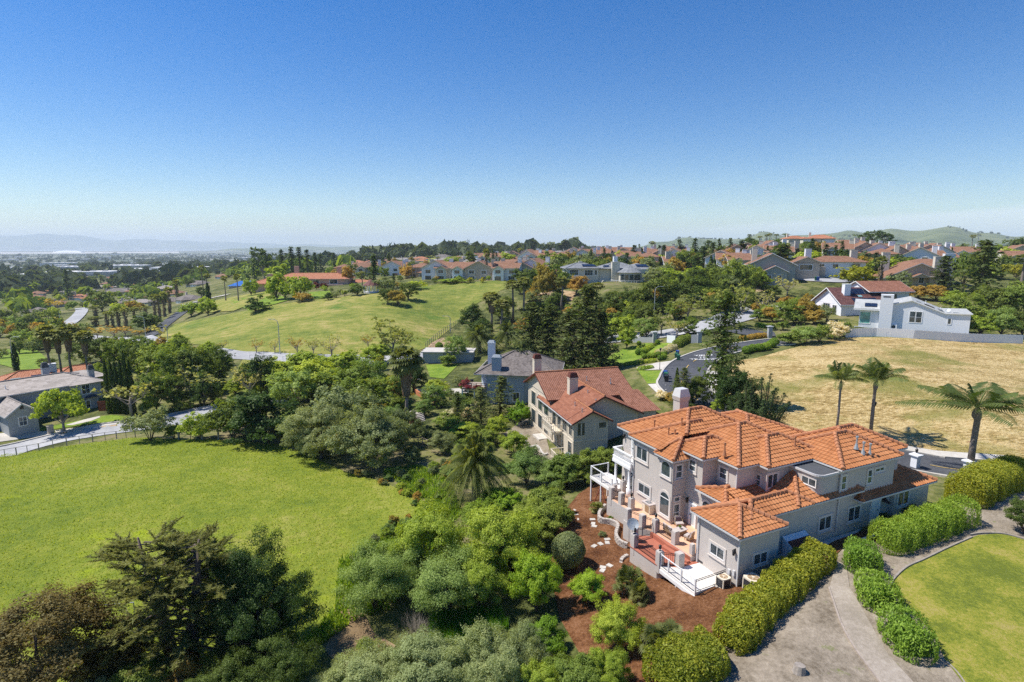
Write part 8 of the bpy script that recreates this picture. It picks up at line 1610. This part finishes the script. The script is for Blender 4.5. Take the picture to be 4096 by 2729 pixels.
def lamp(p,h,label,arm=2.0,rz=0.0,lantern=False):
 e=empty('street_lamp',p,rz,label,'lamp');b=MB()
 if lantern:
  b.tube([(0,0,-.2),(0,0,.3),(0,0,h-.5)],[.12,.06,.045],8);b.build('pole',M['iron'],e);b=MB();b.lathe((0,0,h-.5),[(.06,0),(.16,.1),(.2,.42),(.24,.43),(.03,.6)],8);b.build('lantern',M['iron'],e)
 else:
  b.tube([(0,0,-.3),(0,0,h*.86),(.12*arm,0,h*.95),(arm*.5,0,h),(arm,0,h)],[.13,.10,.08,.06,.05],8);b.build('pole',M['galv'],e);b=MB();b.box(arm-.1,arm+.6,-.13,.13,h-.09,h+.06);b.build('lamp_head',M['galv'],e)
for g,x,y,h,l,r in((A3,258,1110,10,'tall street lamp beside the canyon road',PI),(A2,1250,985,8.6,'street lamp at the valley bend',PI),(A2,520,870,9,'street lamp beside the valley cul de sac',0),(A2,1440,1008,5.6,'thin lamp pole at the left foot of the open hill',PI),(A2,122,1250,9.5,'pale pole beside the lone cypress',0),(A3,1715,920,5.4,'street lamp beside the hill fence',PI),(A4,1318,790,9.5,'bent street lamp at the upper road',0)):lamp(gp(g(x,y)),h,l,2.0,r)
lamp(gp(B8(1930,207)),4.2,'black lantern post at the concrete driveway',lantern=True);q=gp(B7(1050,735));lamp(q,4.6,'black lantern post beside the second queen palm',lantern=True)
def bin_(p,mat,label,group,s=1.0,rz=0.0):
 e=empty('wheelie_bin',p,rz,label,'bin',group);b=MB();q=lambda w,d,z:[(-w,-d,z),(w,-d,z),(w,d,z),(-w,d,z)];b.hull8(q(.24*s,.28*s,.12)+q(.30*s,.36*s,.98*s));b.build('bin_body',mat,e);b=MB();b.hull8(q(.32*s,.39*s,.985*s)+q(.28*s,.34*s,1.09*s));b.build('lid',mat,e)
 for x in(-.26,.26):w=MB();w.tube([(x*s-.03,.3*s,.12),(x*s+.03,.3*s,.12)],.12,10);w.build('wheel',M['bin_black'],e)
for g,x,y,m,l in((B8,1988,288,'bin_blue','blue bin at the kerb by the small front lawn'),(B8,1996,308,'bin_green','dark green bin between blue and black bins'),(B8,2001,336,'bin_black','black bin nearest at the kerb'),(A4,1518,1122,'bin_blue','blue topped bin at the road bend'),(A4,1508,1145,'bin_green','left green bin at the road bend'),(A4,1526,1160,'bin_green','right green bin at the road bend'),(A5,565,592,'bin_green','green bin in the cul de sac'),(A5,582,594,'bin_blue','blue bin in the cul de sac')):bin_(gp(g(x,y)),M[m],l,None,1.15 if g is not A5 else 1.6,-.4)
def pillar(p,h,w,mat,label,lan=False,rz=0.0):
 e=empty('gate_pillar',p,rz,label,'pillar');b=MB();b.box(-w,w,-w,w,-.5,h);b.build('shaft',mat,e);b=MB();b.box(-w*1.5,w*1.5,-w*1.5,w*1.5,h,h+.14);b.hull8([(-w*1.3,-w*1.3,h+.14),(w*1.3,-w*1.3,h+.14),(w*1.3,w*1.3,h+.14),(-w*1.3,w*1.3,h+.14),(-.1,-.1,h+.3),(.1,-.1,h+.3),(.1,.1,h+.3),(-.1,.1,h+.3)]);b.build('cap',mat,e)
 if lan:b=MB();b.lathe((0,0,h+.3),[(.1,0),(.05,.1),(.13,.15),(.15,.42),(.02,.55)],8);b.build('lantern',M['iron'],e)
pillar(gp(B7(1418,1010)),1.5,.34,M['white_wall'],'white driveway pillar with lantern left of the nearest queen palm',True,.4);pillar(gp(B7(1868,1065)),1.5,.34,M['white_wall'],'white driveway pillar hidden behind the nearest palm trunk',True,.4)
for x,y,l in((1322,1005,'left grey pillar of the entrance wall'),(1703,1008,'right grey pillar of the entrance wall'),(2305,965,'grey pillar of the gate across the road')):pillar(gp(A4(x,y)),2.6,.45,M['grey_wall'],l)
e=empty('letter_box',gp(H6(1065,1500)),.9,'stone block letter box pier before the grey house','letter box');b=MB();b.box(-.4,.4,-.4,.4,-.3,1.45);b.build('pier',M['stone'],e);b=MB();b.box(-.46,.46,-.46,.46,1.45,1.56);b.build('cap',M['stone'],e)
def low_wall(name,pts,h,w,mat,label,n=6):
 L=smooth_line([p[:2]for p in pts],n);d=unit(np.gradient(L,axis=0));z=hgt(L[:,0],L[:,1]);b=MB()
 for k in range(len(L)-1):
  f=lambda j,s,zz:(L[j][0]-d[j][1]*s,L[j][1]+d[j][0]*s,z[j]+zz);b.hull8([f(k,-w/2,-.4),f(k,w/2,-.4),f(k+1,w/2,-.4),f(k+1,-w/2,-.4),f(k,-w/2,h),f(k,w/2,h),f(k+1,w/2,h),f(k+1,-w/2,h)])
 o=b.build(name,mat);tag(o,label,'wall' if 'wall' in name else 'edging');return o
def block_wall(pts,label,rows=4):
 L=smooth_line([p[:2]for p in pts],10);s=np.concatenate([[0],np.cumsum(np.linalg.norm(np.diff(L,axis=0),axis=1))]);b=MB();bl=.36;r=random.Random(3)
 for k in range(rows):
  t=(k%2)*bl/2
  while t<s[-1]-bl:
   a,c=[np.array([np.interp(x,s,L[:,0]),np.interp(x,s,L[:,1])])for x in(t,t+bl-.035)];z=hz(*((a+c)/2))-.1+k*.17;o=r.uniform(-.02,.02);b.beam((a[0],a[1]+o,z+.08),(c[0],c[1]+o,z+.08),.26,.155);t+=bl
 o=b.build('block_wall',M['block']);tag(o,label,'wall')
block_wall(P_(B5,[(905,80),(850,150),(858,205),(950,222),(1008,258),(990,335),(1025,400),(1105,432)]),'curving pale concrete block wall on the mulch bed below the terrace',4);block_wall(P_(B5,[(1108,488),(1050,515),(1030,560)]),'short lower piece of block wall beside the terrace corner',2)
for i,(x,y)in enumerate([(793,180),(797,215),(806,238),(806,408),(862,390),(919,350),(918,380),(880,590),(876,618),(939,575),(640,100),(655,140),(668,180)]):
 q=gp(B5(x,y));b=MB();w=.28 if i<10 else .1;b.hull8([(-w,-.22,-.05),(w,-.2,-.05),(w*.9,.22,-.05),(-w,.2,-.05),(-w*.9,-.2,.09),(w*.9,-.18,.1),(w*.85,.2,.08),(-w*.9,.18,.1)]);o=b.build('stepping_stone',M['pave']);o.location=q;o.rotation_euler=(0,0,i*1.3);tag(o,'pale stepping stone on the mulch bed','stone','stepping stones on the mulch bed')
low_wall('plank_edging',P_(B6,[(682,765),(720,880),(790,1080),(900,1280),(1010,1430),(1130,1590)]),.14,.1,M['wood'],'long weathered plank edging between dirt yard and gravel path');low_wall('lawn_edging',P_(B6,[(1208,768),(1240,690),(1350,590),(1500,522),(1700,425),(1905,335)]),.16,.13,M['bark_pale'],'curving wooden edging of the lawn');low_wall('lawn_edging',P_(B6,[(1885,315),(2000,300),(2180,308),(2352,352)]),.16,.13,M['bark_pale'],'upper piece of wooden lawn edging by the white post');low_wall('lawn_edging',P_(B6,[(1690,1400),(1780,1490),(1850,1590)]),.1,.08,M['bark_pale'],'thin edging at the near tip of the hedge')
q=gp(B6(425,1480));b=MB();b.tube([(0,0,-.1),(.03,0,.2),(.05,.02,.42)],[.40,.33,.29],11);o=b.build('tree_stump',M['bark_pale']);o.location=q;tag(o,'low sawn tree stump on the dirt yard','stump')
low_wall('entrance_wall',P_(A4,[(1140,1005),(1220,1005),(1322,1005)]),1.3,.3,M['grey_wall'],'grey entrance wall left of the left gate pillar');low_wall('entrance_wall',P_(A4,[(1430,1005),(1500,1012)]),1.8,.3,M['white_wall'],'white piece of entrance wall behind the hedge');low_wall('entrance_wall',P_(A4,[(1635,1012),(1703,1010)]),2.0,.3,M['grey_wall'],'grey entrance wall beside the right gate pillar');low_wall('garden_wall',P_(B3,[(1400,345),(1440,390),(1530,430),(1605,460)]),.9,.3,M['terracotta'],'reddish garden wall below the blue house patio');low_wall('yard_wall',P_(B8,[(515,940),(570,1025),(650,1020),(715,1105),(760,1100)]),.35,.25,M['concrete'],'low concrete edging in the tan house yard');low_wall('yard_wall',P_(B8,[(455,800),(510,775)]),.6,.3,M['concrete'],'short concrete wall at the top of the tan house yard')
px_sheet('patio',cl(B3,[(1430,340),(1640,340),(1840,330),(1870,370),(1660,400),(1480,400)]),M['pave'],.12,1.5)
e=empty('garden_steps',gp(B3(1440,615)),.3,'pale curved garden steps beside the gully palm','steps')
for k in range(7):b=MB();b.tube([(0,k*.42,k*.17-.3),(0,k*.42,k*.17)],1.25,14);b.build('step',M['block'],e)
q=gp(A3(1480,1185));e=empty('concrete_shed',q,-.05,'grey concrete shed with a flat pale roof beside the canyon road','shed');b=MB();b.box(0,13,0,6,-1,2.9);b.build('wall',M['grey_wall'],e);b=MB();b.box(-.4,13.4,-.4,6.4,2.901,3.15);b.build('roof',M['concrete'],e);b=MB();b.box(5.5,5.6,-.03,0,0,2.8);b.build('door',M['dark_metal'],e)
q=gp(A3(1037,578));e=empty('gazebo',q,0,'small white gazebo with a pointed red brown roof on the estate','gazebo');b=MB();R_=ring(0,0,3.6,8)
for k in range(8):b.poly([(*R_[k],3.1),(*R_[(k+1)%8],3.1),(0,0,5.6)])
b.poly([(*p,3.1)for p in R_][::-1]);b.build('roof',M['tile_maroon'],e)
for p in ring(0,0,3.0,8):b=MB();b.tube([(*p,-1.5),(*p,3.1)],.2,6);b.build('post',M['white'],e)
b=MB();b.prism(ring(0,0,3.2,8),-2.5,.3);b.build('base',M['white'],e)
q=gp(B3(1415,320));e=empty('parasol',q,0,'red and white striped parasol beside the garden wall','parasol');b=MB();R_=ring(0,0,1.5,12)
for k in range(12):b.poly([(*R_[k],2.0),(*R_[(k+1)%12],2.0),(0,0,2.6)],k%2);b.poly([(*R_[k],1.75),(*R_[(k+1)%12],1.75),(*R_[(k+1)%12],2.0),(*R_[k],2.0)],k%2)
b.build('canopy',[M['white'],M['redwood']],e);b=MB();b.tube([(0,0,0),(0,0,2.5)],.04,6);b.build('pole',M['wood'],e)
q=gp(B3(1500,345));e=empty('garden_chair',q,2.6,'white slatted garden chair on the patio below the blue house','chair');b=MB();b.hull8([(-.45,-.5,.35),(.45,-.5,.35),(.45,.4,.25),(-.45,.4,.25),(-.45,-.5,.42),(.45,-.5,.42),(.45,.4,.32),(-.45,.4,.32)]);b.build('seat',M['white'],e);b=MB();b.hull8([(-.45,.35,.3),(.45,.35,.3),(.45,.43,.3),(-.45,.43,.3),(-.4,.75,1.25),(.4,.75,1.25),(.4,.82,1.25),(-.4,.82,1.25)]);b.build('backrest',M['white'],e)
for x in(-.42,.42):
 for y in(-.45,.4):b=MB();b.box(x-.04,x+.04,y-.04,y+.04,0,.58);b.build('leg',M['white'],e)
ac(gp(B8(460,945)),.2,1.0,'pale air conditioner standing in the tan house yard',True,M['galv']);b=MB();b.box(-.9,.9,-1.3,1.3,-.3,.22);o=b.build('concrete_slab',M['pave']);o.location=gp(B8(692,915));o.rotation_euler=(0,0,.35);tag(o,'pale rectangular concrete slab in the tan house yard','slab')
board_fence('wooden_fence',P_(B1,[(845,525),(930,520),(1000,515)]),1.9,M['redwood'],'dark red wooden fence at the right side of the grey house',bw=.3)
low_wall('hose',P_(B5,[(700,870),(780,825),(920,800),(1070,765)]),.05,.12,M['iron'],'black drain hose lying across the lower mulch')['category']='hose'
q=gp(A5(755,532));e=empty('parked_car',q,.9,'small white parked car before the white townhouse','car');b=MB();b.hull8([(-2.2,-.9,.3),(2.2,-.9,.3),(2.2,.9,.3),(-2.2,.9,.3),(-2.2,-.85,.85),(2.15,-.85,.8),(2.15,.85,.8),(-2.2,.85,.85)]);b.build('body',M['white_wall'],e);b=MB();b.hull8([(-1.7,-.8,.85),(1.0,-.8,.85),(1.0,.8,.85),(-1.7,.8,.85),(-1.2,-.65,1.45),(.3,-.65,1.45),(.3,.65,1.45),(-1.2,.65,1.45)]);b.build('cabin',M['glass'],e)
for x in(-1.4,1.4):
 for y in(-.9,.75):b=MB();b.tube([(x,y,.33),(x,y+.18,.33)],.33,12);b.build('wheel',M['bin_black'],e)
